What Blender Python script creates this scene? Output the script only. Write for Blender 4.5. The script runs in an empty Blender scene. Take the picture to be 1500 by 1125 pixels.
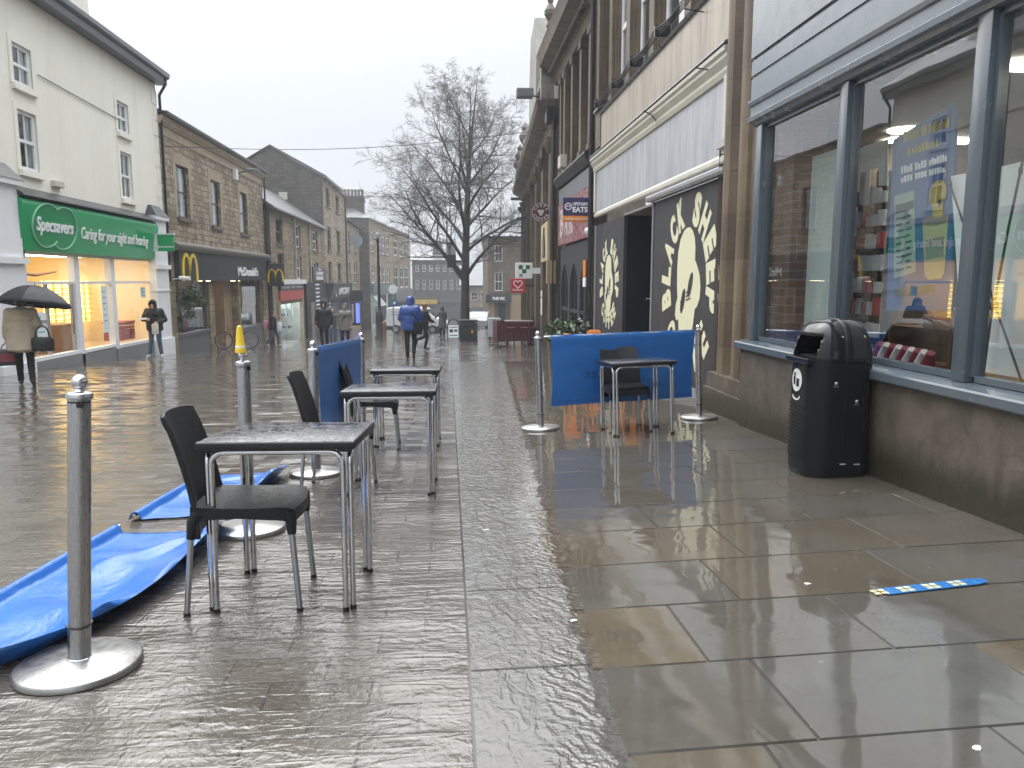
import bpy, bmesh, math, random
from mathutils import Vector, Matrix, noise
rnd = random.Random(7)
SC = bpy.context.scene
COL = SC.collection
PI = math.pi
CAMZ = 1.27
SLOPE = 0.044


def gz(x, y):
    """height of the street surface"""
    d = x - 0.3
    fr = min(1.0, max(0.0, (24 - y) / 12.0)) * 0.7 + 0.3
    fl = max(-1.6, min(0.0, (24 - y) / 12.0))
    return -SLOPE * y + (0.018 * -d * fl if d < 0 else 0.03 * min(d, 6.0) * fr)


# ------------------------------------------------------------------ camera model (used to read distances off the site survey)
FPX = 1120.0
PITCH = math.atan((562.5 - 410.0) / FPX)
YAW = math.atan((750 - 657.0) / FPX * math.cos(PITCH))
cF = Vector((math.sin(YAW) * math.cos(PITCH), math.cos(YAW) * math.cos(PITCH), -math.sin(PITCH)))
cR = Vector((math.cos(YAW), -math.sin(YAW), 0))
cU = cR.cross(cF)
cC = Vector((0, 0, CAMZ))


def ray(x, y):
    return cF + cR * ((x - 750) / FPX) + cU * ((562.5 - y) / FPX)


def on_x(px, py, X):
    r = ray(px, py)
    return cC + r * (X / r.x)


def on_y(px, py, Y):
    r = ray(px, py)
    return cC + r * (Y / r.y)


SPLIT = {'shop_window', 'shop_frame', 'stone_pier', 'pier', 'finial', 'urn', 'eye', 'corner_bracket', 'lock', 'clip', 'interior_ceiling', 'counter', 'store_badge', 'chimney', 'wheel_small', 'bollard_part', 'sheet_part', 'hinge_mark', 'timber_front', 'block_mark', 'red_mark'}


# ------------------------------------------------------------------ mesh builder
class MB:
    def __init__(self):
        self.v = []
        self.f = []
        self.cols = None

    def add(self, vs, fs):
        o = len(self.v)
        self.v += [tuple(p) for p in vs]
        self.f += [tuple(i + o for i in f) for f in fs]

    def box(self, x0, x1, y0, y1, z0, z1):
        self.add([(x0, y0, z0), (x1, y0, z0), (x1, y1, z0), (x0, y1, z0), (x0, y0, z1), (x1, y0, z1), (x1, y1, z1), (x0, y1, z1)],
                 [(0, 3, 2, 1), (4, 5, 6, 7), (0, 1, 5, 4), (1, 2, 6, 5), (2, 3, 7, 6), (3, 0, 4, 7)])
        return self

    def cbox(self, cx, cy, cz, sx, sy, sz):
        return self.box(cx - sx / 2, cx + sx / 2, cy - sy / 2, cy + sy / 2, cz - sz / 2, cz + sz / 2)

    def bbox(self, x0, x1, y0, y1, z0, z1, b=0.01):
        """box with chamfered vertical and top edges"""
        bm = bmesh.new()
        bmesh.ops.create_cube(bm, size=1.0)
        for w in bm.verts:
            w.co = Vector(((x0 + x1) / 2 + w.co.x * (x1 - x0), (y0 + y1) / 2 + w.co.y * (y1 - y0), (z0 + z1) / 2 + w.co.z * (z1 - z0)))
        bmesh.ops.bevel(bm, geom=bm.edges[:], offset=b, segments=2, affect='EDGES', profile=0.5)
        self.from_bm(bm)
        return self

    def from_bm(self, bm):
        bm.verts.ensure_lookup_table()
        bm.verts.index_update()
        self.add([w.co for w in bm.verts], [[w.index for w in f.verts] for f in bm.faces])
        bm.free()

    def quad(self, a, b, c, d):
        self.add([a, b, c, d], [(0, 1, 2, 3)])
        return self

    def poly(self, pts):
        self.add(pts, [tuple(range(len(pts)))])
        return self

    def prism(self, pts, ext):
        """closed polygon pts (3-D) swept by ext"""
        n = len(pts)
        e = Vector(ext)
        P = [Vector(p) for p in pts]
        vs = P + [p + e for p in P]
        fs = [tuple(range(n))[::-1], tuple(range(n, 2 * n))] + [(i, (i + 1) % n, n + (i + 1) % n, n + i) for i in range(n)]
        self.add(vs, fs)
        return self

    def tube(self, pts, r, n=8, caps=True):
        P = [Vector(p) for p in pts]
        rs = r if isinstance(r, (list, tuple)) else [r] * len(P)
        vs = []
        fs = []
        prev = None
        for i, p in enumerate(P):
            if i == 0:
                t = P[1] - P[0]
            elif i == len(P) - 1:
                t = P[-1] - P[-2]
            else:
                t = (P[i + 1] - P[i]).normalized() + (P[i] - P[i - 1]).normalized()
            if t.length < 1e-9:
                t = Vector((0, 0, 1))
            t.normalize()
            if prev is None:
                a = Vector((0, 0, 1)) if abs(t.z) < 0.9 else Vector((1, 0, 0))
                u = t.cross(a).normalized()
            else:
                u = prev - t * prev.dot(t)
                if u.length < 1e-6:
                    a = Vector((0, 0, 1)) if abs(t.z) < 0.9 else Vector((1, 0, 0))
                    u = t.cross(a)
                u.normalize()
            prev = u
            w = t.cross(u)
            for k in range(n):
                a = 2 * PI * k / n
                vs.append(p + (u * math.cos(a) + w * math.sin(a)) * rs[i])
        for i in range(len(P) - 1):
            for k in range(n):
                fs.append((i * n + k, i * n + (k + 1) % n, (i + 1) * n + (k + 1) % n, (i + 1) * n + k))
        if caps:
            fs.append(tuple(range(n))[::-1])
            fs.append(tuple((len(P) - 1) * n + k for k in range(n)))
        self.add(vs, fs)
        return self

    def lathe(self, c, prof, n=24):
        """prof: list of (radius, z) about a vertical axis through c"""
        vs = []
        fs = []
        for (r, z) in prof:
            for k in range(n):
                a = 2 * PI * k / n
                vs.append((c[0] + r * math.cos(a), c[1] + r * math.sin(a), c[2] + z))
        m = len(prof)
        for i in range(m - 1):
            for k in range(n):
                fs.append((i * n + k, i * n + (k + 1) % n, (i + 1) * n + (k + 1) % n, (i + 1) * n + k))
        fs.append(tuple(range(n))[::-1])
        fs.append(tuple((m - 1) * n + k for k in range(n)))
        self.add(vs, fs)
        return self

    def ell(self, c, r, rot=None, n=12, m=8):
        vs = []
        fs = []
        R = rot or Matrix.Identity(3)
        C = Vector(c)
        for i in range(1, m):
            b = PI * i / m
            for k in range(n):
                a = 2 * PI * k / n
                vs.append(C + R @ Vector((r[0] * math.sin(b) * math.cos(a), r[1] * math.sin(b) * math.sin(a), r[2] * math.cos(b))))
        t = len(vs)
        vs += [C + R @ Vector((0, 0, r[2])), C + R @ Vector((0, 0, -r[2]))]
        for i in range(m - 2):
            for k in range(n):
                fs.append((i * n + k, (i + 1) * n + k, (i + 1) * n + (k + 1) % n, i * n + (k + 1) % n))
        for k in range(n):
            fs.append((t, k, (k + 1) % n))
            fs.append((t + 1, (m - 2) * n + (k + 1) % n, (m - 2) * n + k))
        self.add(vs, fs)
        return self

    def caps(self, p0, r0, p1, r1, n=10):
        """tapered limb with rounded ends"""
        a = Vector(p0)
        b = Vector(p1)
        d = (b - a)
        if d.length < 1e-6:
            return self
        d.normalize()
        pts = [a - d * r0 * .95, a - d * r0 * .6, a, b, b + d * r1 * .6, b + d * r1 * .95]
        return self.tube(pts, [r0 * .3, r0 * .8, r0, r1, r1 * .8, r1 * .3], n)

    def grid(self, fn, nu, nv, closed=False):
        vs = [fn(i / nu, j / nv) for j in range(nv + 1) for i in range(nu + 1)]
        fs = [(j * (nu + 1) + i, j * (nu + 1) + i + 1, (j + 1) * (nu + 1) + i + 1, (j + 1) * (nu + 1) + i) for j in range(nv) for i in range(nu)]
        self.add(vs, fs)
        return self

    def sheet(self, fn, nu, nv, thick):
        """curved panel with thickness: fn(u,v) -> (point, normal)"""
        A = [fn(i / nu, j / nv) for j in range(nv + 1) for i in range(nu + 1)]
        top = [Vector(p) + Vector(n) * thick / 2 for p, n in A]
        bot = [Vector(p) - Vector(n) * thick / 2 for p, n in A]
        N = len(top)
        w = nu + 1
        fs = []
        for j in range(nv):
            for i in range(nu):
                q = (j * w + i, j * w + i + 1, (j + 1) * w + i + 1, (j + 1) * w + i)
                fs.append(q)
                fs.append(tuple(N + k for k in q[::-1]))
        rim = [i for i in range(w)] + [j * w + nu for j in range(1, nv + 1)] + [nv * w + i for i in range(nu - 1, -1, -1)] + [j * w for j in range(nv - 1, 0, -1)]
        for a, b in zip(rim, rim[1:] + rim[:1]):
            fs.append((a, N + a, N + b, b))
        self.add(top + bot, fs)
        return self

    def xf(self, M):
        self.v = [tuple(M @ Vector(p)) for p in self.v]
        return self

    def mesh(self, name, mat, smooth=False, recalc=True):
        me = bpy.data.meshes.new(name)
        me.from_pydata(self.v, [], self.f)
        if recalc:
            bm = bmesh.new()
            bm.from_mesh(me)
            bmesh.ops.recalc_face_normals(bm, faces=bm.faces[:])
            bm.to_mesh(me)
            bm.free()
        if mat:
            me.materials.append(mat)
        if smooth:
            ang = smooth if isinstance(smooth, float) else math.radians(45)
            me.shade_smooth()
            try:
                me.set_sharp_from_angle(angle=ang)
            except Exception:
                pass
        me.update()
        return me

    def pieces(self):
        """loose pieces as builders of their own"""
        par = list(range(len(self.v)))

        def find(i):
            while par[i] != i:
                par[i] = par[par[i]]
                i = par[i]
            return i
        for f in self.f:
            for i in f[1:]:
                par[find(i)] = find(f[0])
        out = {}
        for f in self.f:
            out.setdefault(find(f[0]), []).append(f)
        res = []
        for fs in out.values():
            ids = sorted({i for f in fs for i in f})
            mp = {i: k for k, i in enumerate(ids)}
            q = MB()
            q.v = [self.v[i] for i in ids]
            q.f = [tuple(mp[i] for i in f) for f in fs]
            res.append(q)
        return res

    def build(self, name, mat, parent=None, smooth=False, recalc=True, loc=None):
        if name in SPLIT and parent is not None:
            os_ = [q.build_one(name, mat, parent, smooth, recalc, loc) for q in self.pieces()]
            return os_[0]
        return self.build_one(name, mat, parent, smooth, recalc, loc)

    def build_one(self, name, mat, parent=None, smooth=False, recalc=True, loc=None):
        me = self.mesh(name, mat, smooth, recalc)
        o = bpy.data.objects.new(name, me)
        COL.objects.link(o)
        if parent is not None:
            o.parent = parent
        if loc is not None:
            o.location = loc
        return o


def tag(o, label=None, cat=None, group=None, kind=None):
    if label:
        o['label'] = label
    if cat:
        o['category'] = cat
    if group:
        o['group'] = group
    if kind:
        o['kind'] = kind
    return o


def thing(name, label, cat, loc=(0, 0, 0), rz=0.0, group=None):
    o = bpy.data.objects.new(name, None)
    o.empty_display_size = 0.2
    COL.objects.link(o)
    o.location = loc
    o.rotation_euler = (0, 0, rz)
    return tag(o, label, cat, group)


def kids(o):
    return [c for c in bpy.data.objects if c.parent == o]


def copy_tree(o, parent=None):
    c = o.copy()
    COL.objects.link(c)
    if parent is not None:
        c.parent = parent
    for ch in kids(o):
        copy_tree(ch, c)
    return c


# ------------------------------------------------------------------ lettering
_tc = {}


def glyphs(s, size=1.0, weight=0.0, depth=0.02, spacing=1.0):
    """flat letters as (verts, faces) in the x-y plane, extruded along z; origin at left baseline"""
    key = (s, size, weight, depth, spacing)
    if key in _tc:
        return _tc[key]
    cu = bpy.data.curves.new('t', 'FONT')
    cu.body = s
    cu.size = size
    cu.offset = weight
    cu.extrude = depth / 2
    cu.space_character = spacing
    cu.resolution_u = 3
    ob = bpy.data.objects.new('t', cu)
    COL.objects.link(ob)
    dg = bpy.context.evaluated_depsgraph_get()
    me = bpy.data.meshes.new_from_object(ob.evaluated_get(dg))
    vs = [Vector(v.co) for v in me.vertices]
    fs = [tuple(p.vertices) for p in me.polygons]
    bpy.data.objects.remove(ob)
    bpy.data.curves.remove(cu)
    bpy.data.meshes.remove(me)
    _tc[key] = (vs, fs)
    return vs, fs


def letter(mb, s, org, u, v, n, w=None, h=None, weight=0.0, depth=0.015, align='C', spacing=1.0):
    """write s into mb: fitted to width w and/or height h, centred on org, along u, up v, facing n"""
    vs, fs = glyphs(s, 1.0, weight, 1.0, spacing)
    xs = [p.x for p in vs]
    ys = [p.y for p in vs]
    x0, x1, y0, y1 = min(xs), max(xs), min(ys), max(ys)
    sw = (w / (x1 - x0)) if w else None
    sh = (h / (y1 - y0)) if h else None
    sx = sw or sh
    sy = sh or sw
    O, u, v, n = Vector(org), Vector(u).normalized(), Vector(v).normalized(), Vector(n).normalized()
    cx = (x0 + x1) / 2 if align == 'C' else x0
    cy = (y0 + y1) / 2
    mb.add([O + u * (p.x - cx) * sx + v * (p.y - cy) * sy + n * (p.z * depth + depth / 2) for p in vs], fs)


def ribbon(mb, pts, wd, O, u, v, n, depth):
    """flat band along 2-D path pts with widths wd"""
    O, u, v, n = Vector(O), Vector(u), Vector(v), Vector(n)
    P = [Vector((a, b)) for a, b in pts]
    L = []
    R = []
    for i, p in enumerate(P):
        t = (P[min(i + 1, len(P) - 1)] - P[max(i - 1, 0)]).normalized()
        m = Vector((-t.y, t.x))
        w = wd[i] if isinstance(wd, (list, tuple)) else wd
        L.append(p + m * w / 2)
        R.append(p - m * w / 2)
    m3 = lambda q, d: O + u * q.x + v * q.y + n * d
    for i in range(len(P) - 1):
        a, b, c, d = L[i], L[i + 1], R[i + 1], R[i]
        mb.add([m3(a, 0), m3(b, 0), m3(c, 0), m3(d, 0), m3(a, depth), m3(b, depth), m3(c, depth), m3(d, depth)],
               [(4, 5, 6, 7), (0, 3, 2, 1), (0, 1, 5, 4), (2, 3, 7, 6)])
    return mb


# ------------------------------------------------------------------ materials
MATS = {}


class NT:
    def __init__(self, name):
        m = bpy.data.materials.new(name)
        m.use_nodes = True
        self.m = m
        self.t = m.node_tree
        self.t.nodes.clear()
        self.out = self.t.nodes.new('ShaderNodeOutputMaterial')

    def n(self, typ, ins=None, **kw):
        x = self.t.nodes.new('ShaderNode' + typ)
        for k, v in kw.items():
            setattr(x, k, v)
        if ins:
            for k, v in ins.items():
                self.set(x.inputs[k], v)
        return x

    def set(self, sock, v):
        if hasattr(v, 'bl_idname') and hasattr(v, 'outputs'):
            v = v.outputs[0]
        if hasattr(v, 'is_output'):
            self.t.links.new(v, sock)
        else:
            if isinstance(v, (tuple, list)) and len(v) == 3 and sock.type == 'RGBA':
                v = (*v, 1)
            sock.default_value = v

    def math(self, op, a, b=0.0, c=None, clamp=False):
        x = self.n('Math', operation=op, use_clamp=clamp)
        self.set(x.inputs[0], a)
        self.set(x.inputs[1], b)
        if c is not None:
            self.set(x.inputs[2], c)
        return x.outputs[0]

    def mix(self, fac, a, b, blend='MIX'):
        x = self.n('Mix', data_type='RGBA', blend_type=blend)
        self.set(x.inputs[0], fac)
        self.set(x.inputs[6], a)
        self.set(x.inputs[7], b)
        return x.outputs[2]

    def ramp(self, fac, stops):
        x = self.n('ValToRGB')
        e = x.color_ramp.elements
        while len(e) > 1:
            e.remove(e[0])
        e[0].position, e[0].color = stops[0][0], (*stops[0][1], 1) if isinstance(stops[0][1], tuple) else (stops[0][1],) * 3 + (1,)
        for p, c in stops[1:]:
            q = e.new(p)
            q.color = (*c, 1) if isinstance(c, tuple) else (c, c, c, 1)
        self.set(x.inputs[0], fac)
        return x.outputs[0]

    def noise(self, vec, scale, detail=3, rough=0.55, dist=0.0, out=0):
        x = self.n('TexNoise', {'Scale': scale, 'Detail': detail, 'Roughness': rough, 'Distortion': dist})
        if vec is not None:
            self.set(x.inputs['Vector'], vec)
        return x.outputs[out]

    def pos(self):
        return self.n('NewGeometry').outputs['Position']

    def obj(self):
        return self.n('TexCoord').outputs['Object']

    def sep(self, v):
        s = self.n('SeparateXYZ')
        self.set(s.inputs[0], v)
        return s.outputs

    def comb(self, x, y, z=0.0):
        c = self.n('CombineXYZ')
        self.set(c.inputs[0], x)
        self.set(c.inputs[1], y)
        self.set(c.inputs[2], z)
        return c.outputs[0]

    def scale(self, v, s):
        m = self.n('Mapping')
        self.set(m.inputs['Vector'], v)
        m.inputs['Scale'].default_value = s
        return m.outputs[0]

    def bump(self, h, strength=0.3, dist=0.02, normal=None):
        b = self.n('Bump', {'Strength': strength, 'Distance': dist, 'Height': h})
        if normal is not None:
            self.set(b.inputs['Normal'], normal)
        return b.outputs[0]

    def pbr(self, col, rough=0.5, metal=0.0, normal=None, spec=0.5, ior=1.5, coat=0.0, emit=None, es=0.0, alpha=None):
        p = self.n('BsdfPrincipled')
        self.set(p.inputs['Base Color'], col)
        self.set(p.inputs['Roughness'], rough)
        self.set(p.inputs['Metallic'], metal)
        p.inputs['IOR'].default_value = ior
        self.set(p.inputs['Specular IOR Level'], spec)
        if normal is not None:
            self.set(p.inputs['Normal'], normal)
        if coat:
            self.set(p.inputs['Coat Weight'], coat)
            p.inputs['Coat Roughness'].default_value = 0.05
        if emit is not None:
            self.set(p.inputs['Emission Color'], emit)
            self.set(p.inputs['Emission Strength'], es)
        self.t.links.new(p.outputs[0], self.out.inputs[0])
        return self.m


def plain(name, col, rough=0.5, metal=0.0, spec=0.5, var=0.12, sc=6.0, bump=0.0, bsc=40.0, coat=0.0):
    """painted / plain surface with slight unevenness of tone, gloss and relief"""
    if name in MATS:
        return MATS[name]
    k = NT(name)
    o = k.obj()
    f = k.noise(o, sc, 4, 0.6)
    c = k.mix(k.math('MULTIPLY', f, 1.0), tuple(x * (1 - var) for x in col), tuple(min(1, x * (1 + var)) for x in col))
    r = k.math('ADD', k.math('MULTIPLY', k.math('SUBTRACT', k.noise(o, sc * 3.1, 3), 0.5), 0.25), rough, clamp=True)
    nm = k.bump(k.noise(o, bsc, 3), bump, 0.01) if bump else None
    MATS[name] = k.pbr(c, r, metal, nm, spec, coat=coat)
    return MATS[name]


def stone(name, cols, mortar, bw, bh, ms=0.012, rough=0.6, bump=0.5, stain=0.5, warp=0.0, stainc=(0.05, 0.045, 0.04), bevel=0.3):
    k = NT(name)
    s = k.sep(k.pos())
    u = k.math('ADD', s[0], s[1])
    vec = k.comb(u, s[2])
    if warp:
        wv = k.n('TexNoise', {'Scale': 2.2, 'Detail': 2})
        k.set(wv.inputs['Vector'], vec)
        a = k.n('VectorMath', operation='SUBTRACT')
        k.set(a.inputs[0], wv.outputs[1])
        a.inputs[1].default_value = (0.5, 0.5, 0.5)
        b = k.n('VectorMath', operation='MULTIPLY_ADD')
        k.set(b.inputs[0], a)
        b.inputs[1].default_value = (warp, warp, 0)
        k.set(b.inputs[2], vec)
        vec = b.outputs[0]
    br = k.n('TexBrick', {'Color1': (0, 0, 0), 'Color2': (1, 1, 1), 'Mortar': (0.5, 0.5, 0.5), 'Scale': 1.0, 'Mortar Size': ms, 'Mortar Smooth': bevel, 'Bias': 0.0, 'Brick Width': bw, 'Row Height': bh})
    br.offset = 0.5
    br.squash = 0.72
    br.squash_frequency = 3
    k.set(br.inputs['Vector'], vec)
    n1 = k.noise(vec, 3.0, 5, 0.65)
    n2 = k.noise(vec, 22.0, 4, 0.6)
    pick = k.math('ADD', k.math('MULTIPLY', br.outputs[0], 0.75), k.math('MULTIPLY', n1, 0.4))
    stops = [(i / (len(cols) - 1) * 0.9 + 0.05, c) for i, c in enumerate(cols)]
    c = k.ramp(pick, stops)
    c = k.mix(k.math('MULTIPLY', n2, 0.45), c, k.mix(1.0, c, (0.55, 0.5, 0.45), 'MULTIPLY'))
    c = k.mix(br.outputs['Fac'], c, mortar)
    st = k.noise(k.scale(vec, (1.3, 0.22, 1)), 1.6, 5, 0.65)
    c = k.mix(k.ramp(st, [(0.42, 0.0), (0.66, stain)]), c, stainc)
    st2 = k.noise(k.scale(vec, (4.5, 0.5, 1)), 1.0, 5, 0.7)
    c = k.mix(k.ramp(st2, [(0.5, 0.0), (0.72, stain * 0.8)]), c, stainc)
    c = k.mix(k.ramp(k.noise(vec, 0.5, 4, 0.6), [(0.4, 0.0), (0.7, 0.35)]), c, k.mix(1.0, c, (0.5, 0.48, 0.44), 'MULTIPLY'))
    hgt = k.math('ADD', k.math('MULTIPLY', k.math('SUBTRACT', 1.0, br.outputs['Fac']), 0.7), k.math('MULTIPLY', n2, 0.5))
    MATS[name] = k.pbr(c, k.math('ADD', k.math('MULTIPLY', n1, 0.3), rough - 0.15, clamp=True), 0, k.bump(hgt, bump, 0.03))
    return MATS[name]


def glass(name, tint=(0.9, 0.95, 0.95), f0=0.08, rough=0.0):
    k = NT(name)
    ge = k.n('NewGeometry')
    dt = k.n('VectorMath', operation='DOT_PRODUCT')
    k.t.links.new(ge.outputs['Normal'], dt.inputs[0])
    k.t.links.new(ge.outputs['Incoming'], dt.inputs[1])
    c1 = k.math('SUBTRACT', 1.0, k.math('ABSOLUTE', dt.outputs['Value']), clamp=True)
    f = k.math('ADD', k.math('MULTIPLY', k.math('POWER', c1, 5.0), 1 - f0), f0, clamp=True)
    tr = k.n('BsdfTransparent', {'Color': tint})
    nm = k.bump(k.noise(k.pos(), 1.2, 2), 0.02, 0.05)
    gl = k.n('BsdfGlossy', {'Color': (0.95, 0.97, 1.0), 'Roughness': rough, 'Normal': nm})
    mx = k.n('MixShader')
    k.set(mx.inputs[0], f)
    k.t.links.new(tr.outputs[0], mx.inputs[1])
    k.t.links.new(gl.outputs[0], mx.inputs[2])
    k.t.links.new(mx.outputs[0], k.out.inputs[0])
    MATS[name] = k.m
    return k.m


def lamp_mat(name, col, st):
    k = NT(name)
    e = k.n('Emission', {'Color': col, 'Strength': st})
    k.t.links.new(e.outputs[0], k.out.inputs[0])
    MATS[name] = k.m
    return k.m


def bake(mb, name, mat, parent, voxel, smooth_it=4):
    """fuse the pieces in mb into one continuous surface"""
    me = mb.mesh('tmp', None, False, True)
    ob = bpy.data.objects.new('tmp', me)
    COL.objects.link(ob)
    md = ob.modifiers.new('r', 'REMESH')
    md.mode = 'VOXEL'
    md.voxel_size = voxel
    sm = ob.modifiers.new('s', 'SMOOTH')
    sm.iterations = smooth_it
    sm.factor = 0.5
    dg = bpy.context.evaluated_depsgraph_get()
    m2 = bpy.data.meshes.new_from_object(ob.evaluated_get(dg))
    bpy.data.objects.remove(ob)
    bpy.data.meshes.remove(me)
    m2.name = name
    m2.materials.clear()
    m2.materials.append(mat)
    m2.shade_smooth()
    o = bpy.data.objects.new(name, m2)
    COL.objects.link(o)
    if parent is not None:
        o.parent = parent
    return o


# ------------------------------------------------------------------ facades
class Fr:
    """facade frame: O (x, y), direction u along the wall, n out of the wall"""

    def __init__(self, O, u, n):
        self.O = Vector((O[0], O[1], 0))
        self.u = Vector((u[0], u[1], 0)).normalized()
        self.n = Vector((n[0], n[1], 0)).normalized()

    def p(self, u, z, d=0.0):
        q = self.O + self.u * u + self.n * d
        return Vector((q.x, q.y, z))

    def box(self, mb, u0, u1, z0, z1, d0, d1):
        c = [self.p(u, z, d) for d in (d0, d1) for z in (z0, z1) for u in (u0, u1)]
        mb.add(c, [(0, 1, 3, 2), (4, 6, 7, 5), (0, 4, 5, 1), (2, 3, 7, 6), (0, 2, 6, 4), (1, 5, 7, 3)])
        return mb

    def prof(self, mb, u0, u1, pr):
        """moulding: profile pr of (d, z) swept along the wall"""
        mb.prism([self.p(u0, z, d) for d, z in pr], self.u * (u1 - u0))
        return mb


def wall(mb, fr, u0, u1, z0, z1, holes=(), d=0.0, reveal=0.2):
    us = sorted({u0, u1} | {h[0] for h in holes} | {h[1] for h in holes})
    zs = sorted({z0, z1} | {h[2] for h in holes} | {h[3] for h in holes})
    us = [x for x in us if u0 <= x <= u1]
    zs = [x for x in zs if z0 <= x <= z1]
    for a, b in zip(us, us[1:]):
        for c, e in zip(zs, zs[1:]):
            mu, mz = (a + b) / 2, (c + e) / 2
            if any(h[0] < mu < h[1] and h[2] < mz < h[3] for h in holes):
                continue
            mb.quad(fr.p(a, c, d), fr.p(b, c, d), fr.p(b, e, d), fr.p(a, e, d))
    for a, b, c, e in holes:
        mb.quad(fr.p(a, c, d), fr.p(a, e, d), fr.p(a, e, d - reveal), fr.p(a, c, d - reveal))
        mb.quad(fr.p(b, c, d), fr.p(b, e, d), fr.p(b, e, d - reveal), fr.p(b, c, d - reveal))
        mb.quad(fr.p(a, e, d), fr.p(b, e, d), fr.p(b, e, d - reveal), fr.p(a, e, d - reveal))
        mb.quad(fr.p(a, c, d), fr.p(b, c, d), fr.p(b, c, d - reveal), fr.p(a, c, d - reveal))


def sash(par, fr, a, b, c, e, fm, gm, sm=None, d=-0.14, fw=0.055, bars=1, mid=True, surround=None, curtain=None):
    """sash window: frame, pane, sill as parts"""
    w = MB()
    fr.box(w, a, a + fw, c, e, d, d + 0.05)
    fr.box(w, b - fw, b, c, e, d, d + 0.05)
    fr.box(w, a + fw, b - fw, e - fw, e, d, d + 0.05)
    fr.box(w, a + fw, b - fw, c, c + fw * 1.3, d, d + 0.05)
    m = (c + e) / 2
    if mid:
        fr.box(w, a + fw, b - fw, m - fw * .45, m + fw * .45, d + 0.003, d + 0.06)
    for i in range(bars):
        x = a + (b - a) * (i + 1) / (bars + 1)
        g1 = m - fw * .45 if mid else e - fw
        fr.box(w, x - 0.014, x + 0.014, c + fw * 1.3, g1, d + 0.01, d + 0.04)
        if mid:
            fr.box(w, x - 0.014, x + 0.014, m + fw * .45, e - fw, d + 0.01, d + 0.04)
    o = w.build('window', fm, par)
    g = MB()
    g.quad(fr.p(a, c, d + 0.018), fr.p(b, c, d + 0.018), fr.p(b, e, d + 0.018), fr.p(a, e, d + 0.018))
    g.build('pane', gm, o)
    if curtain:
        cb = MB()
        n = 14
        for s0, s1 in ((a, a + (b - a) * .34), (b - (b - a) * .34, b)):
            pts = [fr.p(s0 + (s1 - s0) * i / n, c, d - 0.06 + 0.02 * math.sin(i * 2.1)) for i in range(n + 1)]
            for i in range(n):
                q = pts[i], pts[i + 1]
                cb.quad(q[0], q[1], q[1] + Vector((0, 0, e - c)), q[0] + Vector((0, 0, e - c)))
        cb.build('curtain', curtain, o)
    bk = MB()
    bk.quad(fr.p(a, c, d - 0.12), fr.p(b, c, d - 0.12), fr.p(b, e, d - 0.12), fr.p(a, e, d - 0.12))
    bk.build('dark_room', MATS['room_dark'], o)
    if sm:
        s = MB()
        fr.box(s, a - 0.1, b + 0.1, c - 0.13, c - 0.002, -0.02, 0.09)
        s.build('sill', sm, o)
    if surround:
        s = MB()
        t = 0.14
        fr.box(s, a - t, a, c - 0.001, e + t, -0.01, 0.025)
        fr.box(s, b, b + t, c - 0.001, e + t, -0.01, 0.025)
        fr.box(s, a, b, e, e + t, -0.01, 0.025)
        s.build('surround', surround, o)
    return o
# ================================================================== MATERIALS
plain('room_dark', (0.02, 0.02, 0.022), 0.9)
steel = NT('brushed_steel')
_o = steel.obj()
_b = steel.noise(steel.scale(_o, (60, 60, 2.0)), 8, 4, 0.6)
_d = steel.noise(_o, 260, 2, 0.5)
STEEL = steel.pbr(steel.mix(_b, (0.4, 0.4, 0.41), (0.62, 0.62, 0.63)), steel.math('ADD', steel.math('MULTIPLY', _b, 0.22), 0.17), 1.0,
                  steel.bump(steel.math('POWER', _d, 6.0), 0.5, 0.004))
CHROME = plain('polished_tube', (0.74, 0.74, 0.75), 0.12, 1.0, var=0.2, sc=25, bump=0.04, bsc=90)
SATIN = plain('satin_base', (0.44, 0.435, 0.42), 0.36, 1.0, var=0.18, sc=9, bump=0.15, bsc=60)
ALU = plain('aluminium_leg', (0.5, 0.51, 0.52), 0.35, 1.0, var=0.1)


def wet_plastic(name, col, drop=95.0, amt=0.6):
    k = NT(name)
    o = k.obj()
    v = k.n('TexVoronoi', {'Scale': drop, 'Randomness': 1.0}, feature='F1')
    k.set(v.inputs['Vector'], o)
    msk = k.noise(o, drop * 0.35, 2)
    h = k.math('MULTIPLY', k.math('SUBTRACT', 0.38, v.outputs['Distance'], clamp=True), k.math('GREATER_THAN', msk, 0.5))
    h2 = k.noise(o, 300, 2)
    c = k.mix(k.noise(o, 8, 3), tuple(x * .8 for x in col), tuple(x * 1.25 for x in col))
    MATS[name] = k.pbr(c, k.math('SUBTRACT', 0.42, k.math('MULTIPLY', h, 1.0), clamp=True), 0,
                       k.bump(k.math('ADD', k.math('MULTIPLY', h, 3.0), k.math('MULTIPLY', h2, 0.08)), amt, 0.006), 0.3)
    return MATS[name]


CHAIR = wet_plastic('wet_black_plastic', (0.012, 0.013, 0.016))


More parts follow.
